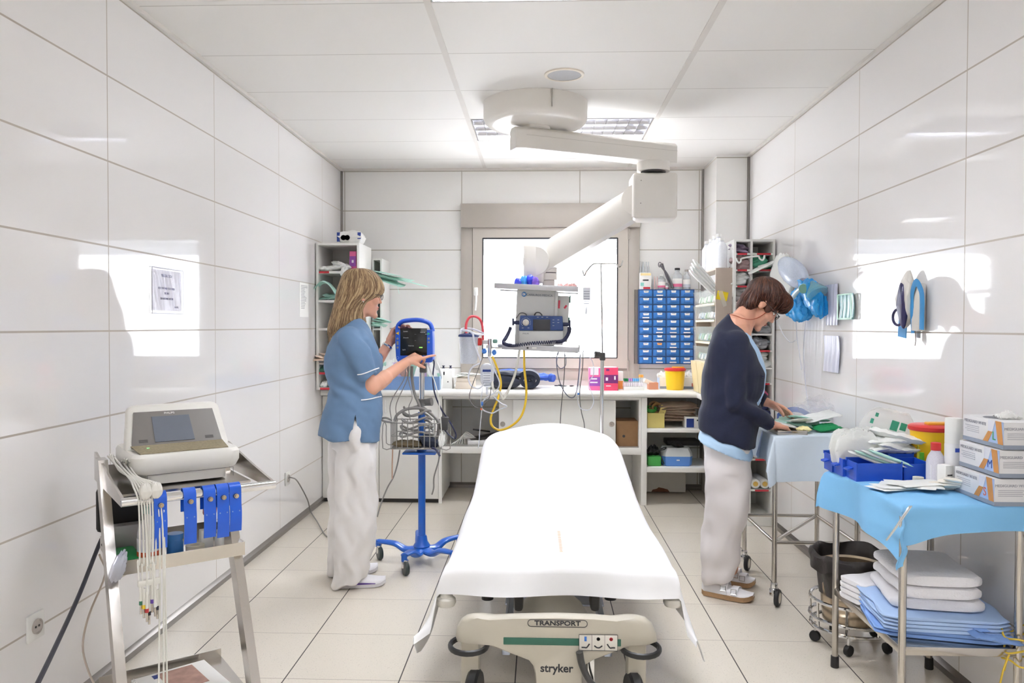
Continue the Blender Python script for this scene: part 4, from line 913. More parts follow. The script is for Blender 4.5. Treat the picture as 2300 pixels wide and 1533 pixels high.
# ------------------------------------------------------------------ steel tables
def table(name, label, x0, x1, y0, y1, zt, casters, zlow, cat, shelf):
    t = thing(name, label, cat, ((x0+x1)/2, (y0+y1)/2, 0)); r = .0125
    zb = .1 if casters else .0
    for x, y in ((x0, y0), (x1, y0), (x0, y1), (x1, y1)):
        lg = MB().cyl((x, y, zb), (x, y, zt-.01), r, n=18).build('leg', steel, t)
        if casters:
            b = MB(); b.lathe([(.015, .0), (.017, -.01), (.017, -.025), (.012, -.03)], (x, y, .112)); b.box((x-.006, y-.008, .065), (.03, .034, .04), .008, (0, 0, .5)); b.build('caster_fork', chrome, lg)
            b = MB(); ax = V((.86, -.5, 0)); b.lathe([(.02, -.011), (.038, -.011), (.042, -.006), (.042, .006), (.038, .011), (.02, .011)], (x+.012, y-.02, .042), ax, 24); b.lathe([(.001, -.012), (.026, -.011), (.026, .011), (.001, .012)], (x+.012, y-.02, .042), ax, 18, 1); b.build('caster_wheel', [black, mat('cream_hub', 'c9c0ac', .4)], lg)
        else: MB().lathe([(.0155, 0), (.0165, .002), (.0155, .045), (.014, .046)], (x, y, 0)).build('rubber_foot', black, lg)
    b = MB(); b.bb(x0-.01, x1+.01, y0-.01, y1+.01, zt-.012, zt, .004); b.build('tabletop', steel, t)
    if shelf: MB().bb(x0-.008, x1+.008, y0-.008, y1+.008, zlow-.03, zlow, .004).build('lower_shelf', steel, t)
    else:
        for y in (y0, y1): MB().cyl((x0, y, zlow), (x1, y, zlow), .009, n=14).build('rail', steel, t)
        MB().cyl((x0+.02, y0+.04, zlow), (x1-.02, y1-.02, zlow), .009, n=14).build('rail', steel, t)
        for x in (x0, x1): MB().cyl((x, y0, zlow+.0), (x, y1, zlow), .009, n=14).build('rail', steel, t)
    return t
table('dressing_table', 'stainless steel table with black rubber feet under the blue drape', 1.2, 1.575, 2.585, 3.16, .79, False, .325, 'table', True)
table('instrument_table', 'wheeled stainless steel table the bending person works at', 1.165, 1.57, 3.86, 4.42, .835, True, .31, 'table', False)
drape = mat('sky_blue_drape', '7fbbe6', .75, var=.05, bump=.05, bscale=300)
def drape_mesh(x0, x1, y0, y1, zt, hang, seed, n=60, corner=None, th=.002):
    """a cloth over a rectangular top; hang(side, t) gives the drop length at x0/x1/y0/y1 sides"""
    def fn(u, v):
        hx0, hx1, hy0, hy1 = [hang(k) for k in range(4)]
        X = x0-hx0+(x1-x0+hx0+hx1)*u; Y = y0-hy0+(y1-y0+hy0+hy1)*v
        ex = max(0, x0-X, X-x1); ey = max(0, y0-Y, Y-y1); sx = -1 if X < x0 else 1; sy = -1 if Y < y0 else 1
        d = ex+ey if ex*ey == 0 else max(ex, ey)+.15*min(ex, ey)
        cx = min(max(X, x0), x1); cy = min(max(Y, y0), y1)
        fl = .016*math.sin(cy*17+cx*19+seed)*min(1, d/.1)+.10*d*.6
        if ex*ey > 0: fl += .5*min(ex, ey)
        px_ = cx+(sx*fl*(ex/(ex+ey)) if ex > 0 else 0); py_ = cy+(sy*fl*(ey/(ex+ey)) if ey > 0 else 0)
        rd = .012
        z = zt-max(0, d-rd*.4)+(.0015*math.sin(X*31+Y*13)+.001*math.sin(X*17-Y*41) if d == 0 else 0)
        return (px_, py_, z)
    b = MB(); b.surf(fn, n, n, th=-th); return b
b = drape_mesh(1.185, 1.59, 2.56, 3.18, .795, lambda k: (.15, .03, .085, .03)[k], 1.0)
# gather the near left corner into a bunch that hangs low
gx, gy = 1.185, 2.56
for i, p in enumerate(b.v):
    w = math.exp(-((p.x-gx)**2+(p.y-gy)**2)/.012)
    if p.z < .79: p.z -= .05*w*min(1, (.795-p.z)/.06); p.x += .006*w*math.sin(p.z*70); p.y -= .01*w
    w2 = math.exp(-((p.x-1.12)**2+(p.y-3.19)**2)/.01)
    if p.z < .79: p.x -= .03*w2
b.build('blue_drape', drape, label='sky blue paper drape over the steel table at the right wall', cat='drape', angle=80)
o = thing('towel_clip', 'slim steel clip gathering the near corner of the blue drape', 'clip', (1.17, 2.535, .62))
b = MB(); k0, k1, k2 = PY(2040, 1140, 2.5), PY(2010, 1185, 2.48), PY(1990, 1213, 2.475); b.tube([k0+V((.01, .01, 0)), k0, k1, k2], .0024, 6); b.tube([k0+V((.014, .01, 0)), k0+V((.006, 0, 0)), k1+V((.004, 0, 0)), k2+V((.002, 0, 0))], .0024, 6); b.build('shaft', chrome, o)
paleb = mat('pale_blue_drape', 'd5e2ee', .75, var=.04, bump=.1, bscale=40)
b = drape_mesh(1.155, 1.58, 3.845, 4.44, .839, lambda k: (.15, .02, .225, .02)[k], 2.2)
b.build('pale_drape', paleb, label='pale blue creased paper drape over the wheeled table', cat='drape', angle=80)
# kick bucket between the tables
o = thing('kick_bucket', 'steel bucket in a wheeled ring between the two steel tables', 'bucket', (1.36, 3.40, 0))
c = (1.36, 3.40, 0)
MB().lathe([(.11, .1), (.118, .105), (.138, .34), (.144, .345), (.14, .348), (.13, .34), (.112, .11), (.001, .108)], c, n=40).build('pail', mat('warm_steel', 'b5a58f', .25, .9), o)
b = MB()
for z, r in ((.085, .165), (.125, .17), (.2, .168)): b.tube([(c[0]+r*math.cos(2*PI*k/28), c[1]+r*math.sin(2*PI*k/28), z) for k in range(28)], .008, 8, 0, closed=True)
for k in range(8): a = k*PI/4+.3; b.tube([(c[0]+.165*math.cos(a), c[1]+.165*math.sin(a), .085), (c[0]+.172*math.cos(a), c[1]+.172*math.sin(a), .2)], .005, 6, 0)
b.build('ring_frame', chrome, o)
for k in range(5):
    a = k*2*PI/5+.5; x, y = c[0]+.15*math.cos(a), c[1]+.15*math.sin(a); MB().lathe([(.008, -.01), (.022, -.01), (.024, 0), (.022, .01), (.008, .01)], (x, y, .024), (math.cos(a+1), math.sin(a+1), 0), 16).build('caster_wheel', black, o); MB().cyl((x, y, .04), (x, y, .085), .006, n=8).build('caster_stem', chrome, o)
bagm = mat('black_bag_film', '2c2725', .3, var=.2, bump=.5, bscale=18)
b = MB(); R = random.Random(2)
def bag(u, v):
    a = u*2*PI; f = noise.noise(V((math.cos(a)*2, math.sin(a)*2, v*2)))
    prof = [(.13, .22), (.142, .33), (.15, .37), (.158+.02*f, .405+.02*f), (.17+.02*f, .39-.02*abs(f)), (.168+.02*f, .33+.04*f)]
    k = v*(len(prof)-1); i = min(int(k), len(prof)-2); w = k-i; r = prof[i][0]*(1-w)+prof[i+1][0]*w; z = prof[i][1]*(1-w)+prof[i+1][1]*w
    r += .004*math.sin(a*9+v*5)
    return (c[0]+r*math.cos(a), c[1]+r*math.sin(a), z)
b.surf(bag, 72, 24); b.build('bin_bag', bagm, o)
# ------------------------------------------------------------------ the two people
from mathutils.bvhtree import BVHTree
skin = mat('skin', 'dba48a', .5, var=.06, scale=14, sss=.12)
def cap(b, p0, p1, r0, r1=None, n=14):
    r1 = r0 if r1 is None else r1; b.cyl(p0, p1, r0, r1, n); b.sphere(p0, r0, n); b.sphere(p1, r1, n)
def ring(xl, yl, xr, yr, bw, Yc, phi=0, n=32, ex=2.4):
    P0, P1 = PY(xl, yl, Yc), PY(xr, yr, Yc); c = (P0+P1)/2; h = (P1-P0)/2; w = abs(h.x)
    a = math.sqrt(max(w*w-(bw*math.sin(phi))**2, .25*w*w))/math.cos(phi); F = V((math.cos(phi), math.sin(phi), 0)); S = V((-math.sin(phi), math.cos(phi), 0)); out = []
    for k in range(n):
        t = 2*PI*k/n; cc, ss = math.cos(t), math.sin(t); q = lambda x: math.copysign(abs(x)**(2/ex), x)
        out.append(c+F*a*q(cc)+S*bw*q(ss)+V((0, 0, h.z*q(cc))))
    return out
def lofty(b, rows, Yc, phi=0, n=32, ex=2.4): b.ring_loft([ring(*r[:5], r[5] if len(r) > 5 else Yc, phi, n, ex) for r in rows])
def hit(o, x, y, lift=.002):
    me = o.data; T_ = BVHTree.FromPolygons([v.co for v in me.vertices], [p.vertices[:] for p in me.polygons]); off = ROOTM[root_of(o).name].translation
    d = ray(x, y).normalized(); h = T_.ray_cast(V((0, 0, EYE))-off, d)
    return (h[0]+off-d*lift) if h[0] else None
def headframe(c, yaw, pitch):
    R = Euler((0, 0, yaw)).to_matrix() @ Euler((0, pitch, 0)).to_matrix()
    return lambda x, y, z: V(c)+R @ V((x, y, z))
def ell(b, H, c, r, n=18):
    o = len(b.v); b.sphere((0, 0, 0), r, n)
    for i in range(o, len(b.v)): p = b.v[i]; b.v[i] = H(p.x+c[0], p.y+c[1], p.z+c[2])
def head(b, H):
    ell(b, H, (-.012, 0, .035), (.094, .074, .088)); ell(b, H, (.032, 0, -.025), (.06, .061, .085)); ell(b, H, (.038, 0, -.072), (.05, .048, .036)); ell(b, H, (.078, 0, -.098), (.02, .022, .017))
    ell(b, H, (.064, 0, -.058), (.027, .036, .046)); ell(b, H, (.07, 0, -.08), (.02, .026, .02))
    cap(b, H(.082, 0, .022), H(.1, 0, -.02), .0085, .011); ell(b, H, (.102, 0, -.023), (.012, .012, .009)); ell(b, H, (.095, .011, -.027), (.009, .0065, .006)); ell(b, H, (.095, -.011, -.027), (.009, .0065, .006))
    ell(b, H, (.084, 0, -.052), (.013, .024, .007)); ell(b, H, (.083, 0, -.063), (.013, .022, .008)); ell(b, H, (.078, 0, .031), (.014, .048, .011))
    for s in (-1, 1): ell(b, H, (.06, s*.036, -.02), (.03, .026, .028)); ell(b, H, (-.004, s*.075, -.004), (.019, .009, .031)); ell(b, H, (-.006, s*.078, -.022), (.01, .009, .012))
def face_parts(p, H, lipcol):
    eye = mat('eye_white', 'e8e4de', .2); iris = mat('iris', '4a3626', .2)
    for s in (-1, 1):
        b = MB(); ell(b, H, (.071, s*.031, .006), (.012, .0135, .0085)); ell(b, H, (.080, s*.031, .005), (.0036, .0055, .0055)); b.m = [1 if i >= len(b.m)//2 else 0 for i in range(len(b.m))]; b.build('eye', [eye, iris], p)
        b = MB(); ell(b, H, (.088, s*.034, .03), (.005, .019, .004)); b.build('eyebrow', mat('eyebrow', '5a3d28', .7), p)
    b = MB(); ell(b, H, (.0895, 0, -.053), (.0105, .02, .0055)); ell(b, H, (.088, 0, -.0625), (.0105, .018, .006)); b.build('lips', mat('lips', lipcol, .4), p)
def glasses(p, H, m, m2):
    b = MB()
    for s in (-1, 1):
        b.tube([H(.104, s*(.034+.024*math.cos(a)), .004+.0155*math.sin(a)) for a in [2*PI*k/16 for k in range(16)]], .0016, 6, 0, closed=True)
        b.tube([H(.103, s*.059, .009), H(.09, s*.074, .010), H(.04, s*.081, .010), H(-.01, s*.083, .008), H(-.028, s*.08, -.012)], .0018, 6, 4)
    b.tube([H(.106, -.011, .008), H(.109, 0, .011), H(.106, .011, .008)], .0016, 6); g = b.build('glasses', m, p)
    for s in (-1, 1): MB().prism([H(.1045, s*(.034+.023*math.cos(a)), .004+.0145*math.sin(a)) for a in [2*PI*k/16 for k in range(16)]], (0, 0, 0), H(.001, 0, 0)-H(0, 0, 0)).build('lens', m2, g)
def hand(b, w, f, nrm, side, curls, spread=.06, thumb=(.55, .75, .25), tc=(.25, .3), k=1.0):
    """w = wrist, f = towards the fingers, nrm = out of the palm, side = which way the thumb is along f x nrm"""
    f = V(f).normalized(); nrm = V(nrm); nrm = (nrm-f*nrm.dot(f)).normalized(); s = f.cross(nrm)*side
    for a in (-.022, 0, .022): cap(b, V(w)+f*.018*k+s*a*.8*k, V(w)+f*.082*k+s*a*1.15*k, .0145*k, .0125*k, 10)
    cap(b, w, V(w)+f*.05*k, .022*k, .019*k, 12)
    L = ((.043, .026, .021), (.047, .029, .022), (.044, .027, .022), (.034, .021, .019))
    for i in range(4):
        off = (.030, .0105, -.0095, -.028)[i]; p = V(w)+f*((.088, .092, .088, .080)[i])*k+s*off*k; d = (f+s*spread*(1.5-i)).normalized(); r = (.0092, .0094, .009, .008)[i]*k
        for j in range(3):
            a = curls[i][j]; ax = nrm
            # bend towards the palm normal
            t = (nrm-d*nrm.dot(d)); t = t.normalized() if t.length > .05 else -f
            if j: t = _t*1
            nd = d*math.cos(a)+t*math.sin(a); _t = t*math.cos(a)-d*math.sin(a); d = nd.normalized()
            q = p+d*L[i][j]*k; cap(b, p, q, r, r*.9, 10); p = q; r *= .9
    p = V(w)+f*.028*k+s*.024*k; d = (f*thumb[0]+s*thumb[1]+nrm*thumb[2]).normalized(); r = .0125*k
    for j, l in enumerate((.04, .032, .026)):
        if j: d = (d+f*tc[0]+nrm*tc[1]*(.6 if j == 1 else 1)-s*.25).normalized()
        q = p+d*l*k; cap(b, p, q, r, r*.86, 10); p = q; r *= .86
def shoe(name, parent, heel, toe, wd, um, sm, ht=(.075, .085, .05, .044), sole=.022):
    heel, toe = V(heel), V(toe); f = (toe-heel); L = f.length; f.normalize(); s = V((-f.y, f.x, 0)); b = MB()
    def rw(t): return wd*(.36+.16*math.sin(min(1, t*1.1)*PI*.55)) if t < .8 else wd*.5*math.sqrt(max(.02, 1-((t-.8)/.2)**2*.85))
    R = []; R2 = []
    for i in range(15):
        t = i/14; w = rw(t)*(math.sqrt(max(.08, t/.07)) if t < .07 else 1); up = .012*max(0, (t-.78)/.22)**2
        h = np.interp(t, (0, .25, .42, .72, 1), (ht[0], ht[1], ht[1]*.86, ht[2], ht[3]*.75)); o = heel+f*L*t
        R.append([o+s*w*.98*math.copysign(abs(math.cos(a))**.8, math.cos(a))+V((0, 0, sole*.6+up+(h-sole*.6)*max(0, math.sin(a))**.75)) for a in [PI*j/12 for j in range(13)]])
        R2.append([o+s*w*1.06*c+V((0, 0, z+up)) for c, z in ((-1, .003), (-1.0, sole), (1.0, sole), (1, .003))])
    b.ring_loft(R); sh = b.build(name, um, parent, angle=60)
    b = MB(); b.ring_loft(R2); b.build('sole', sm, sh, angle=60); return sh, f, s
def locks(base, paths, ms, r, flat=.5):
    """hair: the base volume plus many tapered locks, one mesh"""
    b = MB(); me = base.data; off = ROOTM[root_of(base).name]
    b.add([off @ v.co for v in me.vertices], [p.vertices[:] for p in me.polygons], 0)
    R = random.Random(4)
    for p in paths: b.tube(p, (lambda t, q=r*(.6+.8*R.random()): q*(1-.75*t**3)*min(1, .35+t*6)), 6, 3, mi=R.choice(range(len(ms))), flat=flat)
    par = base.parent; nm = base.name; lab = base.get('label'); bpy.data.objects.remove(base)
    return b.build(nm, ms, par, lab, angle=80, recalc=False)

# ---- person in the blue tunic
P1 = thing('person', 'person with long blond hair in a blue tunic touching the monitor', 'person', (-.97, 4.12, 0))
Y1 = 4.12; ph = .3
b = MB(); hc = PY(812, 664, 4.13); H1 = headframe(hc, .42, .1); head(b, H1)
nb = PY(793, 742, Y1); cap(b, H1(-.018, 0, -.06), nb, .05, .056); cap(b, nb+V((0, 0, -.03)), PY(796, 960, Y1), .07, .07)
shR = PY(792, 775, 3.99); elR = PY(833, 871, 4.01); wrR = PY(912, 813, 4.21); tipR = PY(959, 790, 4.305)
cap(b, nb+V((0, -.02, -.06)), shR, .045, .036); cap(b, shR, elR, .036, .045); cap(b, elR, wrR, .043, .0255, 18); cap(b, elR+(wrR-elR)*.2, elR+(wrR-elR)*.4, .046, .041, 18)
fd = (tipR-wrR).normalized()
hand(b, wrR, fd, V((.25, .75, -.55)), -1, ((.1, .12, .08), (.9, 1.3, .8), (1.0, 1.35, .8), (1.05, 1.3, .8)), thumb=(.7, .35, .6), tc=(.2, .3))
shL = PY(800, 765, 4.29); elL = PY(846, 812, 4.36); wrL = PY(874, 771, 4.40); 
cap(b, nb+V((0, .02, -.06)), shL, .045, .036); cap(b, shL, elL, .038, .037); cap(b, elL, wrL, .037, .025, 18)
hand(b, wrL, (PY(896, 736, 4.40)-wrL), V((.6, -.5, .2)), 1, ((.5, .5, .3), (.55, .5, .3), (.6, .5, .35), (.65, .55, .4)), thumb=(.6, .5, .3))
for (a, c) in (((800, 980, 4.03), (790, 1290, 4.02)), ((790, 980, 4.21), (780, 1270, 4.23))): cap(b, PY(*a), PY(*c), .068, .045)
for q0, q1 in ((PZ(750, 1318), PZ(866, 1311)), (PZ(742, 1290), PZ(848, 1281))): cap(b, q0.lerp(q1, .22)+V((0, 0, .05)), q0.lerp(q1, .6)+V((0, 0, .032)), .022, .015)
cap(b, PY(800, 965, 4.06), PY(795, 965, 4.18), .07, .07)
bd = remesh(b.build('body', skin, P1), .0042, 3)
smooth_region(bd, H1(-.02, 0, -.1), .1, 14); smooth_region(bd, elR, .085, 25); face_parts(P1, H1, 'b8665c'); glasses(P1, H1, mat('dark_frame', '3a302c', .3), clear_mat('lens', 'ffffff', .12, .03))
tun = mat('steel_blue_cotton', '6684a6', .75, var=.05, scale=5, bump=.04, bscale=500)
b = MB()
lofty(b, [(784, 708, 812, 716, .055), (774, 722, 822, 730, .085), (757, 737, 833, 745, .15), (744, 757, 842, 760, .185), (735, 780, 853, 780, .19), (731, 805, 860, 805, .187), (733, 835, 861, 835, .18), (739, 868, 861, 868, .176), (736, 900, 860, 900, .185), (727, 932, 860, 930, .2), (719, 958, 857, 962, .212), (715, 975, 855, 990, .217)], Y1, ph)
# near sleeve and far sleeve
def sleeve(b, A, Bq, C_, r0, r1, r2):
    cap(b, A, Bq, r0, r1, 20); d = (C_-Bq).normalized(); b.cyl(Bq, C_, r1, r2, 24)
sleeve(b, PY(783, 757, 3.985), PY(806, 795, 3.965), PY(829, 848, 3.985), .066, .06, .059)
sleeve(b, PY(795, 765, 4.28), PY(815, 790, 4.31), PY(842, 812, 4.36), .066, .058, .056)
t1 = remesh(b.build('tunic', tun, P1), .0065, 5)
displace(t1, lambda x, y, z: wob(x, y, z, .009, (20, 20, 13), 3)+wob(x, y, z, .002, (60, 60, 45), 5)+.005*np.sin((x*.8+z*.6)*60+np.sin(z*30)*1.5)*np.exp(-((z-1.06)/.09)**2))
bm = bmesh.new(); bm.from_mesh(t1.data); apex, q0, q1 = PY(796, 932, 3.9), PY(785, 1000, 3.9), PY(807, 1000, 3.9); o0 = P1.location
kill = [v for v in bm.verts if (v.co.y+o0.y) < 4.06 and v.co.z+o0.z < apex.z and q0.x+(apex.x-q0.x)*((v.co.z+o0.z-q0.z)/(apex.z-q0.z)) < v.co.x+o0.x < q1.x+(apex.x-q1.x)*((v.co.z+o0.z-q1.z)/(apex.z-q1.z))]
bmesh.ops.delete(bm, geom=kill, context='VERTS')
for v in bm.verts:
    if v.is_boundary and v.co.y+o0.y < 4.06:
        zz = v.co.z+o0.z; f_ = (zz-q0.z)/(apex.z-q0.z); xl = q0.x+(apex.x-q0.x)*f_; xr = q1.x+(apex.x-q1.x)*f_; x = v.co.x+o0.x
        if f_ < 1: v.co.x = (xl if abs(x-xl) < abs(x-xr) else xr)-o0.x
bm.to_mesh(t1.data); bm.free()
pip = mat('white_piping', 'f2f2f0', .6)
for nm, pts in (('sleeve_piping', [(803, 841), (812, 840), (822, 837), (832, 833), (842, 829), (851, 826)]), ('pocket_piping', [(811, 898), (822, 897), (834, 895), (846, 892), (856, 890)])):
    q = [hit(t1, x, y, .0035) for x, y in pts]; q = [p for p in q if p]
    if len(q) > 2: MB().tube(q, .0032, 6, 3).build(nm, pip, t1)
trw = mat('white_trouser_cotton', 'efecea', .8, var=.02, scale=6)
b = MB(); lofty(b, [(752, 925, 842, 925, .15), (750, 965, 840, 965, .16), (749, 1005, 842, 1005, .165)], Y1, .1)
lofty(b, [(762, 975, 838, 975, .082), (757, 1045, 850, 1045, .088), (756, 1110, 850, 1110, .085), (753, 1185, 846, 1185, .088), (751, 1250, 835, 1250, .09), (751, 1313, 822, 1298, .085)], 4.03, .1)
lofty(b, [(744, 975, 838, 975, .085), (743, 1060, 836, 1060, .085), (742, 1144, 832, 1144, .085), (740, 1220, 820, 1220, .085), (740, 1286, 808, 1278, .08)], 4.225, .1)
b.sphere(PY(797, 978, 3.965), (.042, .062, .085), 20)
tr = remesh(b.build('trousers', trw, P1), .0065, 5)
displace(tr, lambda x, y, z: wob(x, y, z, .010, (30, 30, 6), 11)+wob(x, y, z, .004, (25, 25, 22), 14)+wob(x, y, z, .003, (40, 40, 25), 13)*np.exp(-((z-.12)/.15)**2))
sw = mat('white_leather', 'f0eef0', .4, var=.03); so_ = mat('pale_sole', 'd9d6d8', .6); pur = mat('purple_trim', '5b3f8c', .5)
for (hl, te) in ((PZ(750, 1318), PZ(866, 1311)), (PZ(742, 1290), PZ(848, 1281))):
    sh, f, s = shoe('trainer', P1, hl, te, .095, sw, so_, sole=.02)
    b = MB(); L_ = (te-hl).length
    b.ring_loft([[hl+f*L_*t-s*.0505*k+V((0, 0, z)) for k, z in ((1, .02), (1, .02+h), (.9, .02+h), (.9, .02))] for t, h in ((.08, .002), (.3, .011), (.55, .009), (.8, .003))]); b.build('purple_trim', pur, sh)
    b = MB()
    for k in range(4): t = .45+.07*k; o = hl+f*L_*t+V((0, 0, .076-.012*k)); b.tube([o-s*.025, o+V((0, 0, .004)), o+s*.025], .0025, 6, 3)
    b.build('laces', paper, sh)
bw_ = hit(bd, 860, 783, 0) or wrL
b = MB(); d = (wrL-elL).normalized(); x_, y_, _ = frame(d)
b.tube([wrL-d*.02+(x_*math.cos(a)+y_*math.sin(a))*.029 for a in [2*PI*k/20 for k in range(20)]], .0045, 6, 0, closed=True, flat=1.6); b.build('bracelet', chrome, P1)
# long hair
hm = [mat('hair_dark_blond', '8b7052', .5, var=.25, scale=30, spec=.3), mat('hair_blond', 'a58a66', .5, var=.2, scale=30, spec=.3), mat('hair_brown', '735a42', .5, var=.2, scale=30, spec=.3), mat('hair_light', 'bfa67f', .5, var=.15, scale=30, spec=.3)]
HR = [(798, 603, 818, 603, .03), (781, 608, 835, 608, .062), (771, 622, 850, 622, .083), (765, 640, 858, 640, .092), (760, 656, 858, 656, .095), (757, 670, 846, 668, .094), (753, 684, 829, 680, .09), (749, 698, 820, 695, .088), (745, 712, 818, 711, .088), (741, 728, 819, 728, .086), (739, 743, 806, 742, .075), (741, 754, 780, 750, .05)]
RG = [ring(*r, 4.13, .35, 40, 2.2) for r in HR]
b = MB(); b.ring_loft(RG[:-1]); hb = remesh(b.build('hair', hm[0], P1), .007, 3)
R = random.Random(9); paths = []
for k in range(900):
    j = R.random()*40; pts = []; ln = R.choice((9, 10, 11, 11, 11)); wv = R.random()*6
    for i in range(ln+1):
        jj = (j+.5*math.sin(i*.7+wv)) % 40; a = int(jj); w = jj-a; p = RG[i][a]*(1-w)+RG[i][(a+1) % 40]*w; c = sum(RG[i], V())/40
        pts.append(p+(p-c).normalized()*(.001+.004*R.random())+V((0, 0, -.01*R.random() if i == ln else 0)))
    if ln >= 10: e = pts[-1]; pts.append(e+V((R.uniform(-.008, .008), R.uniform(-.008, .008), -R.uniform(.005, .035))))
    paths.append(pts)
locks(hb, paths, hm, .0027)
MB().sphere(H1(-.004, -.086, -.034), .0045, 10).build('earring', chrome, P1)

# ---- person in the navy cardigan
P2 = thing('person', 'person with short brown hair in a navy cardigan bent over the wheeled table', 'person', (.95, 4.02, 0))
Y2 = 4.02; ph2 = -.3
b = MB(); hc2 = PY(1709, 683, 4.09); H2 = headframe(hc2, -.06, .80); head(b, H2)
nb2 = PY(1651, 735, Y2); cap(b, H2(-.028, 0, -.045), nb2, .046, .056, 28); cap(b, H2(.0, 0, -.07), PY(1664, 748, Y2), .036, .05, 28); cap(b, nb2, PY(1640, 960, Y2), .075, .1)
sR, eR, wR = PY(1653, 775, 3.9), PY(1652, 905, 3.86), PY(1733, 953, 3.93)
cap(b, nb2+V((0, -.03, -.06)), sR, .055, .05); cap(b, sR, eR, .045, .037); cap(b, eR, wR, .038, .0255)
hand(b, wR, PY(1768, 960, 3.97)-wR, V((.15, .15, -1)), 1, ((.45, .6, .4), (.5, .6, .45), (.55, .65, .45), (.55, .65, .5)), thumb=(.7, .45, .45), tc=(.3, .25), k=.95)
sL, eL, wL = PY(1650, 775, 4.19), PY(1672, 885, 4.25), PY(1722, 903, 4.2)
cap(b, nb2+V((0, .03, -.06)), sL, .055, .05); cap(b, sL, eL, .045, .037); cap(b, eL, wL, .037, .0255)
hand(b, wL, PY(1768, 924, 4.18)-wL, V((-.1, -.5, -.9)), -1, ((.3, .35, .25), (.3, .35, .25), (.35, .4, .3), (.4, .4, .3)), thumb=(.65, .45, .5), tc=(.3, .3), k=.95)
for a, c in (((1632, 1030, 3.985), (1612, 1290, 3.97)), ((1640, 1030, 4.1), (1640, 1275, 4.12))): cap(b, PY(*a), PY(*c), .085, .042)
cap(b, PY(1630, 990, 4.0), PY(1635, 990, 4.08), .06, .06)
for q0, q1 in ((PZ(1577, 1331), PZ(1693, 1351)), (PZ(1622, 1306), PZ(1696, 1317))): cap(b, q0.lerp(q1, .22)+V((0, 0, .055)), q0.lerp(q1, .6)+V((0, 0, .036)), .022, .015)
bd2 = remesh(b.build('body', skin, P2), .0042, 3)
smooth_region(bd2, H2(-.02, 0, -.12), .1, 22); face_parts(P2, H2, 'b06a5e'); gl = glasses(P2, H2, mat('dark_frame', '3a302c', .3), clear_mat('lens', 'ffffff', .12, .03))
cq = [hit(bd2, x, y, .003) for x, y in ((1730, 692), (1722, 700), (1710, 709), (1698, 715), (1685, 717), (1670, 715), (1656, 710), (1646, 707))]
MB().tube([H2(.055, -.084, .009)]+[q for q in cq if q and q.y < 4.2]+[PY(1634, 704, 4.03)], .0016, 6, 6).build('glasses_cord', mat('rust_cord', 'a8451c', .5), P2)
nav = mat('navy_knit', '171d36', .9, var=.15, scale=40, bump=.15, bscale=350, sheen=.1)
b = MB()
lofty(b, [(1636, 703, 1668, 735, .06), (1622, 718, 1680, 750, .105), (1603, 743, 1690, 765, .165), (1590, 775, 1700, 785, .188), (1583, 808, 1709, 812, .19), (1580, 840, 1716, 838, .188), (1578, 872, 1713, 868, .182), (1577, 900, 1707, 905, .18), (1573, 925, 1704, 940, .182), (1570, 948, 1700, 975, .186), (1571, 959, 1697, 1004, .188)], Y2, ph2)
sleeve(b, PY(1650, 772, 3.905), PY(1652, 835, 3.88), PY(1654, 905, 3.87), .074, .066, .06); cap(b, PY(1654, 903, 3.87), PY(1690, 929, 3.89), .061, .053, 20); b.cyl(PY(1690, 929, 3.89), PY(1730, 951, 3.93), .053, .038, 22)
sleeve(b, PY(1648, 775, 4.17), PY(1660, 830, 4.2), PY(1676, 882, 4.24), .07, .062, .056); cap(b, PY(1676, 882, 4.24), PY(1690, 892, 4.23), .055, .05, 18); b.cyl(PY(1690, 892, 4.23), PY(1719, 901, 4.2), .05, .038, 20)
cd = remesh(b.build('cardigan', nav, P2), .0065, 5)
displace(cd, lambda x, y, z: wob(x, y, z, .008, (20, 20, 13), 21)+.004*np.sin((x*.5-z)*55+np.sin(x*25)*2)*np.exp(-((z-.97)/.1)**2))
b = MB()
for k in range(2):
    q = hit(cd, 1713-3*k, 845+32*k, .001)
    if q: MB().cyl(q, q+V((.003, -.006, 0)), .006, n=12).build('button', mat('navy_button', '2a3050', .3), cd)
pb = mat('pale_blue_shirt', 'b4d2ee', .7, var=.03)
b = MB(); lofty(b, [(1640, 715, 1676, 737, .05), (1640, 745, 1690, 760, .09), (1630, 780, 1705, 785, .1), (1620, 812, 1714, 812, .1), (1615, 838, 1719, 835, .1), (1612, 880, 1715, 880, .12), (1600, 930, 1690, 940, .13), (1585, 955, 1680, 980, .14), (1570, 970, 1689, 1006, .19), (1567, 984, 1691, 1028, .195)], Y2, ph2)
s2 = remesh(b.build('shirt', pb, P2), .0065, 3); displace(s2, lambda x, y, z: wob(x, y, z, .004, (30, 30, 10), 31)*(z < 1.0))
b = MB(); lofty(b, [(1585, 960, 1680, 985, .15), (1583, 990, 1681, 1010, .16), (1584, 1050, 1683, 1055, .165)], Y2, -.15)
lofty(b, [(1586, 985, 1680, 1005, .082, 3.945), (1586, 1060, 1684, 1070, .088, 3.95), (1585, 1110, 1681, 1110, .086, 3.955), (1581, 1160, 1674, 1160, .085, 3.96), (1579, 1230, 1663, 1230, .085, 3.97), (1578, 1285, 1650, 1280, .082, 3.985), (1579, 1311, 1642, 1294, .075, 3.99)], 3.96, -.15)
lofty(b, [(1590, 990, 1684, 1010, .085), (1600, 1070, 1681, 1080, .085), (1607, 1180, 1668, 1180, .08), (1610, 1275, 1660, 1270, .075)], 4.12, -.1)
tr2 = remesh(b.build('trousers', mat('offwhite_trousers', 'e9e3e2', .8, var=.02, scale=6), P2), .0065, 5)
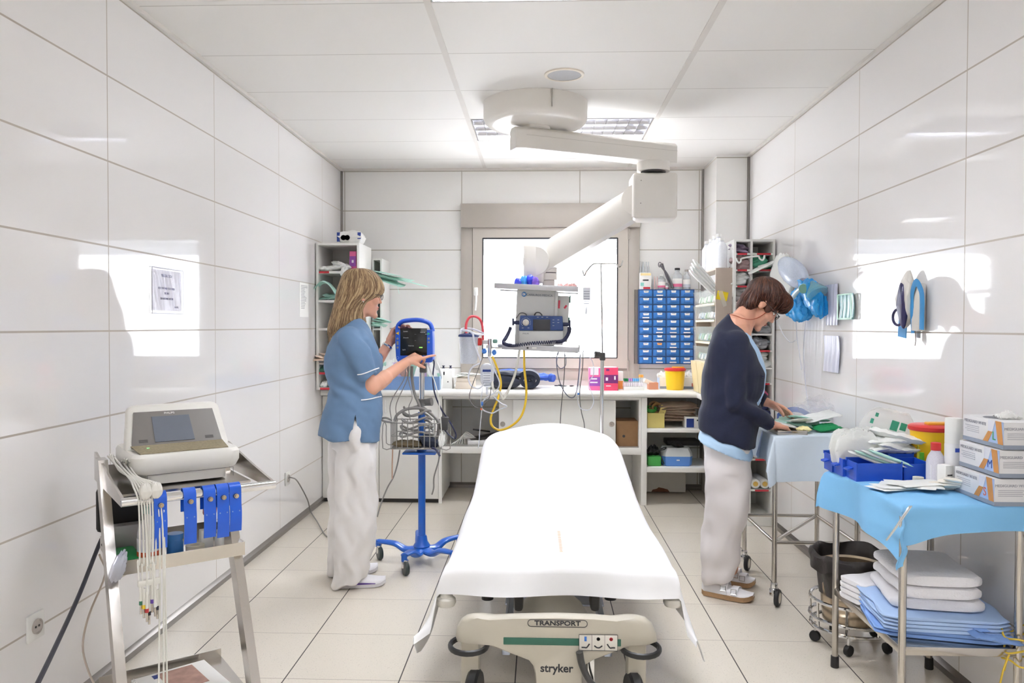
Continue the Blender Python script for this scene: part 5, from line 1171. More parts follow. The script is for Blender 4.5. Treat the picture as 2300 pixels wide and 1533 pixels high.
displace(tr2, lambda x, y, z: wob(x, y, z, .010, (28, 28, 8), 17)+wob(x, y, z, .004, (25, 25, 22), 18)+wob(x, y, z, .0035, (40, 40, 28), 19)*np.exp(-((z-.12)/.15)**2))
cork = mat('cork_sole', 'a98762', .7, var=.2, scale=120)
for hl, te in ((PZ(1577, 1331), PZ(1693, 1351)), (PZ(1622, 1306), PZ(1696, 1317))):
    sh, f, s = shoe('clog', P2, hl, te, .1, sw, cork, (.06, .078, .05, .045), .026); L_ = (te-hl).length
    for t in (.46, .66):
        o = hl+f*L_*t; h = .078 if t < .5 else .057
        st_ = MB().ring_loft([[o+s*.052*math.cos(a)*k+f*q+V((0, 0, .03+(h-.026)*math.sin(a)*k)) for q, k in ((-.017, 1.0), (-.017, 1.07), (.017, 1.07), (.017, 1.0))] for a in [PI*j/10 for j in range(11)]]).build('strap', sw, sh)
        b = MB(); c_ = o-s*.047+V((0, 0, .03+(h-.02)*.55)); b.tube([c_+f*a+V((0, 0, z))-s*(.006+z*-.2) for a, z in ((-.013, -.012), (.013, -.012), (.013, .012), (-.013, .012))], .0022, 6, 0, closed=True); b.build('buckle', chrome, st_)
rg = hit(bd2, 1759, 966, .001) or wR
b = MB(); b.sphere(rg, (.009, .009, .008), 12); b.build('ring', mat('dark_silver', '8d8672', .3, .8), P2)
# short hair
hm2 = [mat('hair_auburn', '4a2718', .45, var=.3, scale=40), mat('hair_auburn_dark', '35180f', .45, var=.2, scale=40), mat('hair_auburn_light', '623723', .42, var=.2, scale=40)]
b = MB(); ell(b, H2, (-.012, 0, .05), (.108, .088, .092), 24); ell(b, H2, (-.062, 0, -.012), (.042, .07, .064)); ell(b, H2, (-.05, 0, -.06), (.042, .056, .05)); ell(b, H2, (-.042, 0, -.088), (.036, .044, .028)); ell(b, H2, (.062, 0, .088), (.058, .074, .046)); ell(b, H2, (.09, .0, .062), (.03, .06, .028))
for s in (-1, 1): ell(b, H2, (.018, s*.07, .045), (.036, .021, .042)); ell(b, H2, (.034, s*.066, .006), (.022, .014, .032)); ell(b, H2, (-.04, s*.062, -.03), (.03, .02, .05))
hb2 = remesh(b.build('hair', hm2[0], P2), .006, 4)
T2 = BVHTree.FromPolygons([ROOTM[P2.name] @ v.co for v in hb2.data.vertices], [p.vertices[:] for p in hb2.data.polygons])
R = random.Random(12); paths = []; c0 = V((-.012, 0, .02)); up = V((-.62, 0, .78)); fw = V((.78, 0, .62)); sd = V((0, 1, 0))
for k in range(1100):
    th = R.uniform(-PI, PI); a1 = 2.25 if abs(th) > 1.9 else (1.8 if abs(th) > .9 else 2.12); a0 = R.uniform(.02, .75)*a1; al = min(a1*R.uniform(.93, 1.04), a0+R.uniform(.5, 1.0)); pts = []; lf = R.uniform(.0005, .004); tw = R.uniform(-.25, .25)
    for i in range(6):
        t = i/5; a = a0+(al-a0)*t; h_ = th+tw*t; d = up*math.cos(a)+(fw*math.cos(h_)+sd*math.sin(h_))*math.sin(a); w0 = H2(*c0); h = T2.ray_cast(w0, (H2(*(c0+d))-w0).normalized())
        if h[0]: pts.append(h[0]+(h[0]-w0).normalized()*(lf+.003*t*t))
    if len(pts) > 3: paths.append(pts)
locks(hb2, paths, hm2, .0028)
# ------------------------------------------------------------------ things on the worktop, left to right
def wt(x, y): return PZ(x, y, ZT)
def box_thing(name, label, cat, c, size, m, rz=0, r=.002, group=None, prints=(), rot=None):
    """a carton; prints = (face, u, v, w, h, material): f = front, t = top, s = left side, r = right side"""
    t = thing(name, label, cat, c, rz, group, rot); w, d, h = size
    MB().box((0, 0, h/2), size, r).build('carton', m, t, local=True)
    for k, (fc, u, v, pw, ph_, pm) in enumerate(prints):
        b = MB(); x, y = (u-.5)*w, (v-.5)*d
        o4 = .0004+.0004*k
        if fc == 'f': b.box(((u-.5)*w, -d/2-o4, v*h), (pw*w, .0008, ph_*h))
        elif fc == 't': b.box((x, y, h+o4), (pw*w, ph_*d, .0008))
        elif fc == 's': b.box((-w/2-o4, (u-.5)*d, v*h), (.0008, pw*d, ph_*h))
        else: b.box((w/2+o4, (u-.5)*d, v*h), (.0008, pw*d, ph_*h))
        b.build('print', pm, t, local=True)
    return t
p = wt(905, 872); tb = thing('blue_tub', 'long pale blue plastic tub of supplies on the worktop behind the monitor stand', 'tub', (PY(917, 870, 6.1).x, 6.1, ZT))
x0, x1 = PY(840, 870, 6.0).x, PY(987, 870, 6.0).x; zt = PY(900, 845, 6.0).z
b = MB()
for a in ((x0, x1, 6.0, 6.006), (x0, x1, 6.22, 6.226)): b.bb(*a, ZT, zt)
for a in ((x0, x0+.006), (x1-.006, x1)): b.bb(*a, 6.0, 6.226, ZT, zt)
b.bb(x0, x1, 6.0, 6.226, ZT, ZT+.006); b.build('tub', clear_mat('cloudy_blue_plastic', '7d9fcf', .85, .3), tb)
R = random.Random(21)
for k in range(11):
    x = x0+.03+(x1-x0-.06)*k/10; cw, m_ = R.choice((('white', pouch), ('mint', aqua), ('peach', mat('peach_packet', 'eec6b4', .6)), ('lilac', mat('lilac_packet', 'c9b4d8', .6)), ('white', pouch))); b = MB(); b.pillow((x, 6.06+.1*R.random(), zt+.02+.03*R.random()), (.07, .012, .12+.05*R.random()), (R.uniform(-.3, .3), R.uniform(-.5, .5), R.uniform(-.6, .6)), k, .3)
    b.build('sterile_packet', m_, label=cw+' paper packet jumbled in the pale blue tub', cat='packet', group=cw+' packets in the blue tub')
box_thing('glove_carton', 'mint green and white carton beside the blue tub', 'box', V((PY(977, 870, 6.12).x, 6.12, ZT)), (.12, .1, PY(977, 831, 6.07).z-ZT), paper, 0, prints=(('f', .5, .45, .86, .8, mat('mint_print', 'b3e6cf', .5)), ('f', .5, .75, .5, .06, mat('green_print', '3f9f80', .5)), ('f', .5, .45, .6, .04, mat('green_print', '3f9f80', .5)), ('s', .5, .5, .98, .98, mat('dark_navy_print', '232f55', .5))))
t = box_thing('electrode_box', 'white box with two small knobs standing right of the mint green carton', 'box', V((PY(1004, 868, 6.25).x, 6.25, ZT)), (.105, .16, PY(1004, 829, 6.17).z-ZT), white)
for x in (995, 1011): q = PY(x, 826, 6.17); MB().lathe([(.012, -.004), (.013, .0), (.006, .004), (.006, .012), (.011, .014), (.011, .018), (.001, .019)], (q.x, 6.2, q.z)).build('knob', mat('navy_knob', '2c3350', .4), t)
q = PY(1006, 857, 6.169); MB().cyl((q.x, 6.171, q.z), (q.x, 6.168, q.z), .005).build('lock', dk, t)
q = PY(997, 838, 6.169); MB().box((q.x, 6.1695, q.z), (.012, .001, .025)).build('handwriting', ink, t)
t = thing('beige_tray', 'low beige cardboard tray of papers on the worktop beside the window frame', 'tray', (PY(1043, 866, 6.2).x, 6.2, ZT))
x0, x1 = PY(1023, 866, 6.12).x, PY(1064, 866, 6.12).x; b = MB(); b.bb(x0, x1, 6.12, 6.32, ZT, ZT+.055, .003); b.bb(x0+.004, x1, 6.13, 6.31, ZT+.055, ZT+.085, .003); b.build('tray', mat('beige_card', 'd7cbbb', .6), t)
for k in range(3): MB().pillow((x0+.05+.03*k, 6.2, ZT+.1+.008*k), (.15, .12, .012), (0, .12*k-.15, .4*k), k, .3).build('white_wrapper', pouch, label='white paper wrapper lying on the beige tray', cat='wrapper', group='wrappers on the beige tray')
# folded fleece with a blue and orange jacket
fle = mat('navy_fleece', '1c2233', .95, var=.3, scale=60, bump=.3, bscale=300, sheen=.2)
t = thing('folded_fleece', 'rolled dark navy fleece on the worktop in front of the window', 'fleece', (PY(1165, 872, 6.2).x, 6.2, ZT))
c = V((PY(1165, 860, 6.17).x, 6.17, 0)); z0 = ZT
b = MB()
cr = [(PY(1188, 860, 6.1).x+r_*1.15*math.cos(a), z0+.073+r_*.9*math.sin(a)) for a, r_ in [(k*.35, (.010+.0016*k)) for k in range(44)]]
rg_ = []
pts = catmull([V((x, 0, z)) for x, z in cr], 2); prof = []
for i, q in enumerate(pts):
    tg = (pts[min(i+1, len(pts)-1)]-pts[max(i-1, 0)]).normalized(); n_ = V((-tg.z, 0, tg.x)); prof.append((q, n_))
R_ = [[q+n_*.019+V((0, 6.085+.01*math.sin(i*.3), 0)), q-n_*.010+V((0, 6.085, 0)), q-n_*.010+V((0, 6.33, 0)), q+n_*.010+V((0, 6.33, 0))] for i, (q, n_) in enumerate(prof)]
b.ring_loft(R_); b.build('roll', fle, t, angle=70)
b = MB(); b.pillow((PY(1133, 860, 6.2).x, 6.19, z0+.06), (.26, .24, .12), (0, 0, .1), 4, .12, sq=3); b.pillow((PY(1150, 850, 6.22).x, 6.19, z0+.115), (.3, .2, .05), (0, .05, 0), 8, .2, sq=3); b.build('fold', fle, t, angle=70)
t = thing('blue_jacket', 'bright blue work jacket with an orange patch folded on top of the navy fleece', 'jacket', (PY(1180, 848, 6.3).x, 6.3, ZT+.1))
bj = mat('royal_blue_cloth', '2a4fa8', .8, bump=.2, bscale=40)
b = MB(); b.pillow((PY(1155, 846, 6.3).x, 6.34, z0+.12), (.34, .14, .04), (0, .02, .05), 6, .35, sq=3); b.pillow((PY(1218, 850, 6.33).x, 6.33, z0+.085), (.16, .13, .05), (0, .1, -.1), 2, .3, sq=3); b.cyl((PY(1236, 850, 6.28).x, 6.26, z0+.085), (PY(1238, 850, 6.28).x+.02, 6.24, z0+.08), .035, .03, 14); b.build('cloth', bj, t, angle=70)
b = MB(); b.pillow((PY(1117, 855, 6.1).x, 6.14, z0+.085), (.12, .1, .02), (.5, .15, .1), 3, .25, sq=3); b.build('orange_patch', mat('orange_cloth', 'f06a1c', .8), t)
# keys and pens
k0 = wt(1262, 868)
o = thing('key_bunch', 'dark bunch of keys and clips lying on the worktop right of the fleece', 'keys', k0)
for k, (x, y, a, l) in enumerate(((1249, 867, .1, .028), (1257, 866, .6, .03), (1264, 868, -.1, .05), (1283, 868, .7, .03))):
    q = wt(x, y); b = MB(); b.box(q+V((0, 0, .006)), (l, .012, .008), .003, (0, 0, a)); b.tube([q+V((l/2*math.cos(a)+.009*math.cos(w), l/2*math.sin(a)+.009*math.sin(w), .006)) for w in [2*PI*j/12 for j in range(12)]], .0022, 6, 0, closed=True); b.build('key', mat('dark_key', '353844', .35, .5), o)
# pink cartons
pk = mat('pink_carton', 'ea6aa0', .4, var=.08); pk2 = mat('red_pink_carton', 'e8486e', .4, var=.05); lil = mat('violet_print', '9a4fb0', .4); wpr = mat('white_print', 'f6eef4', .5)
px0 = PY(1344, 872, 6.1)
t = box_thing('pink_carton', 'pink and violet carton, left of the two beside the drip pole', 'box', V((PY(1336, 874, 6.05).x, 6.12, ZT)), (.085, .15, PY(1336, 826, 6.05).z-ZT), pk, 0, prints=(('f', .5, .4, .98, .4, lil), ('f', .45, .86, .75, .34, wpr), ('f', .4, .52, .6, .06, wpr), ('f', .4, .36, .7, .06, wpr)), group='pink cartons on the worktop')
t = box_thing('pink_carton', 'red pink carton with a violet band, right of the drip pole', 'box', V((PY(1370, 874, 6.05).x, 6.12, ZT)), (.125, .15, PY(1370, 826, 6.05).z-ZT+.004), pk2, 0, prints=(('f', .5, .5, .98, .36, mat('plum_print', '7a2f74', .4)), ('f', .3, .5, .14, .14, wpr), ('f', .8, .55, .1, .16, wpr), ('f', .35, .9, .2, .1, mat('plum_print', '7a2f74', .4)), ('f', .4, .2, .3, .04, wpr)), group='pink cartons on the worktop')
box_thing('medicine_box', 'small white and orange box right of the pink cartons', 'box', V((PY(1392, 866, 6.2).x, 6.2, ZT)), (.042, .06, PY(1392, 834, 6.17).z-ZT), paper, .1, prints=(('f', .5, .25, .98, .45, mat('orange_print', 'f0a050', .5)),))
# tube rack
t = thing('tube_rack', 'white rack of blood tubes with coloured caps on the worktop under the drawer organiser', 'rack', (PY(1424, 872, 6.1).x, 6.1, ZT))
x0, x1 = PY(1401, 872, 6.08).x, PY(1447, 872, 6.08).x; b = MB(); b.bb(x0, x1, 6.08, 6.16, ZT, ZT+.028, .002); b.bb(x0, x1, 6.15, 6.16, ZT, ZT+.06); b.build('holder', white, t)
for k, cc in enumerate(('118a4e', '118a4e', 'b98acb', 'b98acb', '6fb7ea', '6fb7ea', '6fb7ea', 'f2b45a', 'f2b45a')):
    for j in range(2):
        x = x0+.012+(x1-x0-.024)*k/8; y = 6.1+.035*j; h = .03 if k > 6 else 0
        o = MB().cyl((x, y, ZT+.01), (x, y, ZT+.075+h), .006, n=10).build('tube', clear_mat('glass_tube', 'e6eef2', .5, .1), t); MB().cyl((x, y, ZT+.07+h), (x, y, ZT+.09+h), .0085, n=12).build('cap', mat('cap_'+cc, cc, .4), o); MB().cyl((x, y, ZT+.03), (x, y, ZT+.06), .0063, n=10).build('label', mat('lab_'+cc, 'ece6ea', .5), o)
t = box_thing('terracotta_box', 'small terracotta and cream box right of the tube rack', 'box', V((PY(1466, 866, 6.2).x, 6.2, ZT)), (.075, .07, .055), mat('terracotta_card', 'c98a6c', .6), .1); b = MB(); b.box((-.03, 0, .055), (.09, .06, .03), .002, (0, .4, 0)); b.build('cream_flap', mat('cream_card', 'ead9c6', .6), t, local=True)
box_thing('tissue_carton', 'white and blue glove carton behind the yellow sharps bin', 'box', V((PY(1519, 870, 6.28).x, 6.3, ZT)), (.28, .12, PY(1510, 847, 6.24).z-ZT), paper, 0, prints=(('f', .5, .12, .98, .2, mat('grey_blue_print', '8e9bb0', .5)), ('s', .5, .5, .98, .98, mat('sky_print', 'b9cbe6', .5)), ('f', .94, .35, .06, .3, mat('red_letter', 'c96a5a', .5))))
for x in (1487, 1546): MB().pillow((PY(x, 842, 6.3).x, 6.3, PY(x, 843, 6.3).z), (.08, .06, .05), None, x, .6, sq=2).build('pulled_glove', white, label='crumpled white glove sticking out of the glove carton on the worktop', cat='glove', group='gloves pulled from the worktop carton')
def sharps(c, r0, r1, h, lab, scale=1):
    t = thing('sharps_bin', lab, 'sharps bin', c); ym = mat('signal_yellow', 'f4c61a', .4, var=.04); rm = mat('signal_red', 'cf2f2c', .4)
    MB().lathe([(r0*.96, 0), (r0, .004), (r1, h), (r1-.004, h), (r0-.004, .01)], c, n=40).build('bucket', ym, t)
    MB().lathe([(r1+.003, h-.004), (r1+.007, h), (r1+.007, h+.012), (r1-.002, h+.018), (r1*.5, h+.02), (.001, h+.02)], c, n=40).build('lid', rm, t)
    b = MB(); b.box(V(c)+V((r1*.25, -r1*.2, h+.024)), (r1*1.2, r1*.5, .012), .005); b.build('flap', mat('orange_flap', 'f0b23c', .4), t)
p = wt(1519, 876); sharps(V((p.x, p.y+.06, ZT)), .066, .078, PY(1519, 832, p.y).z-ZT, 'small yellow sharps bin with a red lid on the worktop below the blue drawers')

# on top of the drawer organiser
ztop = 1.685
def on_org(x): return V((PY(x, 648, 6.5).x, 6.5, ztop))
box_thing('ampoule_box', 'white and yellow medicine box at the left end of the blue drawers', 'box', on_org(1449), (.095, .06, PY(1449, 612, 6.47).z-ztop), paper, 0, prints=(('f', .5, .9, .9, .14, mat('yellow_band', 'f2dca0', .5)), ('f', .5, .55, .5, .08, ink), ('f', .2, .3, .3, .2, mat('teal_print', '8fd0c4', .5)), ('f', .6, .08, .6, .12, redp)))
clv = clear_mat('clear_vial', 'edf2f4', .4, .1)
def vial(x, h, r, lab, cap_, band, name='vial'):
    c = on_org(x); t = thing(name, lab, 'vial', c); MB().lathe([(r*.95, 0), (r, .004), (r, h*.68), (r*.45, h*.82), (r*.45, h*.92)], c).build('glass', clv, t); MB().lathe([(r*.55, h*.9), (r*.55, h), (.001, h+.001)], c).build('cap', cap_, t); MB().lathe([(r*1.02, h*.12), (r*1.02, h*.5)], c, cap=False).build('label', paper, t); MB().lathe([(r*1.04, h*.12), (r*1.04, h*.26)], c, cap=False).build('band', band, t)
vial(1486, .125, .032, 'stubby vial with a pink label beside the scissors', white, mat('rose_band', 'dd6f93', .5)); vial(1521, .178, .04, 'tall clear bottle with a black cap and pink label over the blue drawers', black, mat('rose_band', 'dd6f93', .5)); vial(1542, .165, .03, 'slim clear bottle with a pale label at the right end of the blue drawers', steel, mat('grey_band', 'ccd0d6', .5)); vial(1497, .06, .018, 'tiny white vial in front of the scissors', white, mat('rose_band', 'dd6f93', .5))
R = random.Random(2)
for k, x in enumerate((1440, 1446, 1453, 1458)): c = on_org(x)+V((0, .05, 0)); MB().lathe([(.008, 0), (.008, .19), (.004, .205), (.004, .235)], c, n=10).build('ampoule', clear_mat('clear_ampoule', 'f0f4f6', .6), label='thin clear ampoule behind the white and yellow box', cat='ampoule', group='ampoules on the blue drawers')
for k, x in enumerate((1470, 1476)): c = on_org(x); MB().lathe([(.006, 0), (.006, .09), (.002, .11)], c, n=8).build('ampoule', mat('pinkish_ampoule', 'd8b9b4', .3), label='short pinkish ampoule left of the stubby vial', cat='ampoule', group='short ampoules on the blue drawers')
b = MB(); q0, q1 = PY(1482, 594, 6.46), PY(1512, 646, 6.46); b.tube([q0, q0.lerp(q1, .5)+V((.01, 0, .01)), q1], .008, 8); b.tube([q0+V((.02, 0, .01)), q0.lerp(q1, .5), q1+V((-.01, 0, 0))], .007, 8); b.tube([q0+V((.012*math.cos(a), 0, .02*math.sin(a))) for a in [2*PI*k/12 for k in range(12)]], .004, 6, 0, closed=True); b.build('scissors', mat('dark_steel', '6d6a70', .3, .8), label='long dark scissors leaning on the blue drawer organiser', cat='scissors')
# bottles and wrapped rolls on the bin rack
zr = PY(1620, 601, 5.4).z+.001
for k, (x, y_, h) in enumerate(((1590, 5.95, .24), (1602, 5.8, .24), (1612, 5.68, .25), (1619, 5.56, .25), (1628, 5.47, .21))):
    c = V((1.268, y_, zr)); t = thing('saline_bottle', 'cloudy white plastic bottle in the row on top of the bin rack', 'bottle', c, 0, 'saline bottles on the bin rack'); MB().lathe([(.034, 0), (.037, .004), (.037, h*.72), (.02, h*.86), (.016, h*.88), (.016, h*.95)], c).build('body', clear_mat('cloudy_white_bottle', 'f4f6fa', .8, .25), t); MB().lathe([(.018, h*.92), (.018, h), (.001, h)], c).build('cap', white, t)
MB().bb(1.215, 1.325, 5.41, 6.06, zr-.014, zr-.001).build('rack_lid', mat('beige_board', 'b9aa9b', .5), label='beige board lying on the bin rack under the bottles', cat='board')
for k in range(4):
    q0, q1 = PY(1566-5*k+8, 598+6*k, 5.42), PY(1602, 640+9*k-8, 5.43); d = (q0-q1).normalized(); b = MB(); b.pillow((q0+q1)/2+V((-.02, -.01*k, .01)), (.24, .05, .022), (0, math.atan2(-(d.z), d.x)+PI, 0), k, .12); b.build('catheter_pack', pouch, label='long white catheter pack leaning out of the bin rack', cat='packet', group='catheter packs at the bin rack')

# ------------------------------------------------------------------ stuff in the left shelves
def pk_(c, size, rot, seed, m, label, group, name='sterile_packet', cr=.3, sq=4): return MB().pillow(c, size, rot, seed, cr, sq=sq).build(name, m, label=label, cat='packet', group=group)
def ls(x, y, z): return V((PY(x, y, 5.95).x, 5.95, z))
q = ls(790, 545, 2.004); t = thing('dressing_pack', 'white and navy plastic wrapped pack on top of the corner shelf', 'packet', q); MB().pillow(q+V((0, 0, .05)), (.19, .16, .105), None, 2, .12, sq=5).build('wrap', white, t)
for a in ((-.085, .05, .022, .07), (.075, .06, .024, .05)): MB().box(q+V((a[0], -.072, a[1])), (a[2], .01, a[3])).build('navy_print', navyink, t); b = MB(); b.lathe([(.02, 0), (.02, .006), (.001, .006)], q+V((-.015, -.075, .045)), (0, -1, 0)); b.lathe([(.02, 0), (.02, .006), (.001, .006)], q+V((-.045, -.075, .045)), (0, -1, 0)); b.build('grey_print', mat('grey_disc', '97979b', .5), t)
sx = x0l = -1.672
z = LSZ[0]+.009
box_thing('pink_carton', 'tall pink and violet carton in the top compartment of the corner shelf', 'box', V((PY(795, 600, 5.9).x, 5.93, z)), (.05, .14, .155), pk, 0, prints=(('f', .5, .5, .96, .5, lil), ('f', .5, .5, .3, .14, wpr)))
for k, (dx, s, r) in enumerate(((.05, .1, .1), (.12, .12, -.2), (.19, .09, .3), (.155, .12, .8))): pk_((-1.672+dx, 5.87, z+.022+.008*k), (s, .12, .035), (.1, r*.5, r), k, pouch, 'crumpled white packet in the top compartment of the corner shelf', 'packets in the top corner compartment')
pk_((PY(772, 615, 5.79).x, 5.80, z-.005), (.05, .05, .07), (.3, .3, .2), 9, pouch, 'white wrapper hanging over the first shelf board of the corner shelf', None)
z = LSZ[1]+.009
for k in range(6): pk_((-1.6+.045*k, 5.9-.012*k, z+.015+.012*(k % 4)), (.2, .16, .022), (.12*math.sin(k), .3*math.sin(k*2)-.1, .5*math.sin(k*3)), 20+k, aqua, 'mint green paper pouch spilling from the second corner compartment', 'mint pouches in the second corner compartment')
b = MB(); a0, a1, a2 = PY(718, 672, 5.74), PY(712, 640, 5.8), PY(772, 640, 5.85)
b.surf(lambda u, v: V((a1.x-.02+u*.17, 5.76+.1*v, z+.02+.115*math.sin(PI*min(1, u*.8+.15))+.01*math.sin(v*7))), 16, 8, th=.001); b.build('sterile_packet', aqua, label='curved translucent mint sheet bulging at the left of the corner shelf', cat='packet')
z = LSZ[3]+.009
for k in range(4): pk_((-1.665+.04*k, 5.80+.015*k, PY(720, 800, 5.8).z-.02+.012*k), (.15, .12, .016), (.1, .2*math.sin(k), .4*k), 30+k, mat('peach_paper', 'ead3bf', .6), 'peach coloured glove packet sticking out at the left of the corner shelf', 'glove packets at the corner shelf')
MB().bb(-1.672, -1.40, 5.81, 6.2, PY(720, 815, 5.8).z-.01, PY(720, 815, 5.8).z-.002).build('loose_board', lam, label='thin white board under the peach glove packets in the corner shelf', cat='board')
for k in range(4): pk_((-1.64+.06*k, 5.87, z+.02+.012*k), (.11, .1, .03), (.2, .3*math.sin(k*2), k), 40+k, mat('dark_green_packet', '5f9b85', .5, var=.3), 'dark green packet above the lowest board of the corner shelf', 'green packets in the corner shelf')
for k in range(5): pk_((-1.64+.045*k, 5.86, .912+.02), (.05, .09, .04), (.2, .3*math.sin(k*2), k), 50+k, pouch, 'small white packet at the bottom of the corner shelf', 'packets at the bottom of the corner shelf')
for k, (xa, ya, xb, yb) in enumerate(((842, 612, 955, 642), (842, 616, 920, 630), (845, 622, 900, 640), (846, 610, 892, 618), (838, 616, 880, 626))):
    A, Bq = PY(xa, ya, 6.28), PY(xb, yb, 6.12); L_ = (Bq-A).length; pk_((A+Bq)/2, (L_, .1, .006), (.3*math.sin(k), math.atan2(A.z-Bq.z, Bq.x-A.x), -.25), 60+k, aqua, 'long mint green pouch fanning out of the narrow shelf behind the blond head', 'mint pouches at the narrow shelf', cr=.6)
b = MB(); q = PY(893, 648, 6.15); b.tube([q+V((0, 0, .04)), q+V((.004, 0, 0)), q+V((.012, 0, -.04))], .009, 6, flat=.1); b.build('paper_strip', aqua, label='narrow mint strip dangling from the fanned pouches', cat='strip')
zz = PY(850, 737, 6.235).z+.01
for k in range(5): pk_((-1.315+.012*k, 6.25-.006*k, zz+.012+.012*k), (.13, .1, .014), (.1*k-.2, .25*math.sin(k*2.2), .3*k), 70+k, aqua, 'mint packet heaped on the lower board of the narrow shelf', 'mint packets on the narrow shelf')

# ------------------------------------------------------------------ contents of the pigeonholes
g1 = mat('grey_pouch', 'b9b4b0', .5, var=.2, scale=25); g2 = mat('dusky_pink_pouch', 'a08786', .5, var=.3, scale=25); gr = mat('green_pouch', '4fa282', .5, var=.4, scale=20); mg = mat('magenta_bag', '8a2c4c', .4, var=.4, scale=18); nv = mat('navy_bag', '2c3566', .4, var=.3)
cl_ = ((PX0+.016+mid-.008)/2, (mid+.008+PX1-.016)/2); R = random.Random(33)
CELLS = [(0, 0, 'lilac', clear_mat('lilac_plastic', 'b5a3bf', .7, .2), .06, 5, 'lilac plastic dropper piled in the top left pigeonhole'), (1, 0, 'pink', g2, .11, 3, 'dusky pink pouch in the second pigeonhole of the left column'), (1, 1, 'green', gr, .12, 4, 'green packet in the second pigeonhole of the right column'), (2, 0, 'white', pouch, .1, 4, 'folded white pack in the third pigeonhole of the left column'), (3, 0, 'grey', g1, .1, 4, 'pale grey rolled pack in the fourth pigeonhole of the left column'), (4, 0, 'dgreen', gr, .06, 2, 'dark green pack in the fifth pigeonhole of the left column'), (4, 1, 'grey2', g1, .08, 3, 'grey pack beside the face in the fifth pigeonhole of the right column'), (5, 1, 'grey3', mat('silver_pouch', '9a9c9e', .35, var=.3, scale=20), .07, 3, 'silver grey bag in the sixth pigeonhole of the right column'), (6, 1, 'grey4', mat('silver_pouch', '9a9c9e', .35), .09, 3, 'silver grey bag in the seventh pigeonhole of the right column'), (7, 1, 'white2', pouch, .1, 4, 'white cloth pack stacked in the eighth pigeonhole of the right column'), (10, 1, 'navy', nv, .09, 2, 'navy bag low in the right column of pigeonholes'), (9, 1, 'mag', mat('pink_bag', 'c75a7c', .4, var=.3), .06, 2, 'pink bag low in the right column of pigeonholes')]
for k, col, nm, m_, h, n_, lab in CELLS:
    for i in range(n_): pk_((cl_[col]+R.uniform(-.02, .02), PYF+.075+.01*i, PIGZ[k]+.014+h*i/max(1, n_)*.8+.01), (.11, .14, h/n_*1.3+.01), (R.uniform(-.15, .15), R.uniform(-.35, .35), R.uniform(-.5, .5)), k*9+i, m_, lab, lab.split(' in ')[-1].split(' of ')[0]+' contents '+nm, 'bag' if 'bag' in lab else 'packet', .22)
for i in range(3): q = V((PY(1712+12*i, 601+2*i, 5.33).x, 5.34, PY(1712, 600-4*i, 5.33).z)); pk_(q, (.19, .1, .014), (.2, -.45+.12*i, -.2), 90+i, pouch, 'white paper pouch sticking out of the right pigeonholes above the brown hair', 'pouches sticking out of the pigeonholes')
for k, x in enumerate((1697, 1716)):
    q = PY(x, 1085, 5.4); t = thing('lying_bottle', ('cloudy bottle lying in a low pigeonhole, left of the pair', 'cloudy bottle lying in a low pigeonhole, right of the pair')[k], 'bottle', (q.x, 5.42, PIGZ[14]+.006)); zq = PIGZ[14]+.042
    MB().lathe([(.033, .02), (.035, .03), (.035, .22), (.001, .23)], (q.x+(k*.006), 5.40, zq), (0, 1, 0)).build('body', clear_mat('cloudy_white_bottle', 'f4f6fa', .8, .25), t); MB().lathe([(.031, 0), (.033, .012), (.033, .02), (.001, .021)], (q.x+(k*.006), 5.40, zq), (0, 1, 0)).build('base', white, t); MB().lathe([(.017, -.003), (.017, 0), (.001, .0)], (q.x+(k*.006), 5.40, zq), (0, 1, 0)).build('yellow_disc', mat('amber_disc', 'd9b45a', .5), t)
q = PY(1699, 1020, 5.4); t = thing('lying_bottle', 'single cloudy bottle lying two pigeonholes above the pair', 'bottle', (q.x, 5.42, PIGZ[13]+.006)); zq = PIGZ[13]+.042
MB().lathe([(.033, .02), (.035, .03), (.035, .22), (.001, .23)], (q.x, 5.40, zq), (0, 1, 0)).build('body', clear_mat('cloudy_white_bottle', 'f4f6fa', .8, .25), t); MB().lathe([(.031, 0), (.033, .012), (.033, .02), (.001, .021)], (q.x, 5.40, zq), (0, 1, 0)).build('base', white, t); MB().lathe([(.017, -.003), (.017, 0), (.001, .0)], (q.x, 5.40, zq), (0, 1, 0)).build('yellow_disc', mat('amber_disc', 'd9b45a', .5), t)
MB().pillow((1.40, 5.5, .16), (.1, .16, .15), (0, .1, .2), 77, .4, sq=3).build('plastic_bag', mg, label='dark magenta plastic bag in the lowest pigeonhole', cat='bag')
# coat-hook rail at the pigeonholes
b = MB(); b.tube([PY(1654, 580, 5.33), PY(1656, 586, 5.32), PY(1660, 590, 5.32), PY(1664, 586, 5.32), PY(1666, 580, 5.32), PY(1685, 577, 5.33), PY(1703, 575, 5.32), PY(1706, 580, 5.32), PY(1712, 584, 5.32), PY(1716, 580, 5.32), PY(1717, 573, 5.32)], .006, 8, 4); b.tube([PY(1685, 577, 5.33), PY(1686, 577, 5.39)], .006, 8, 0); b.build('double_hook', white, label='white double hook on the front of the pigeonhole cabinet', cat='hook')

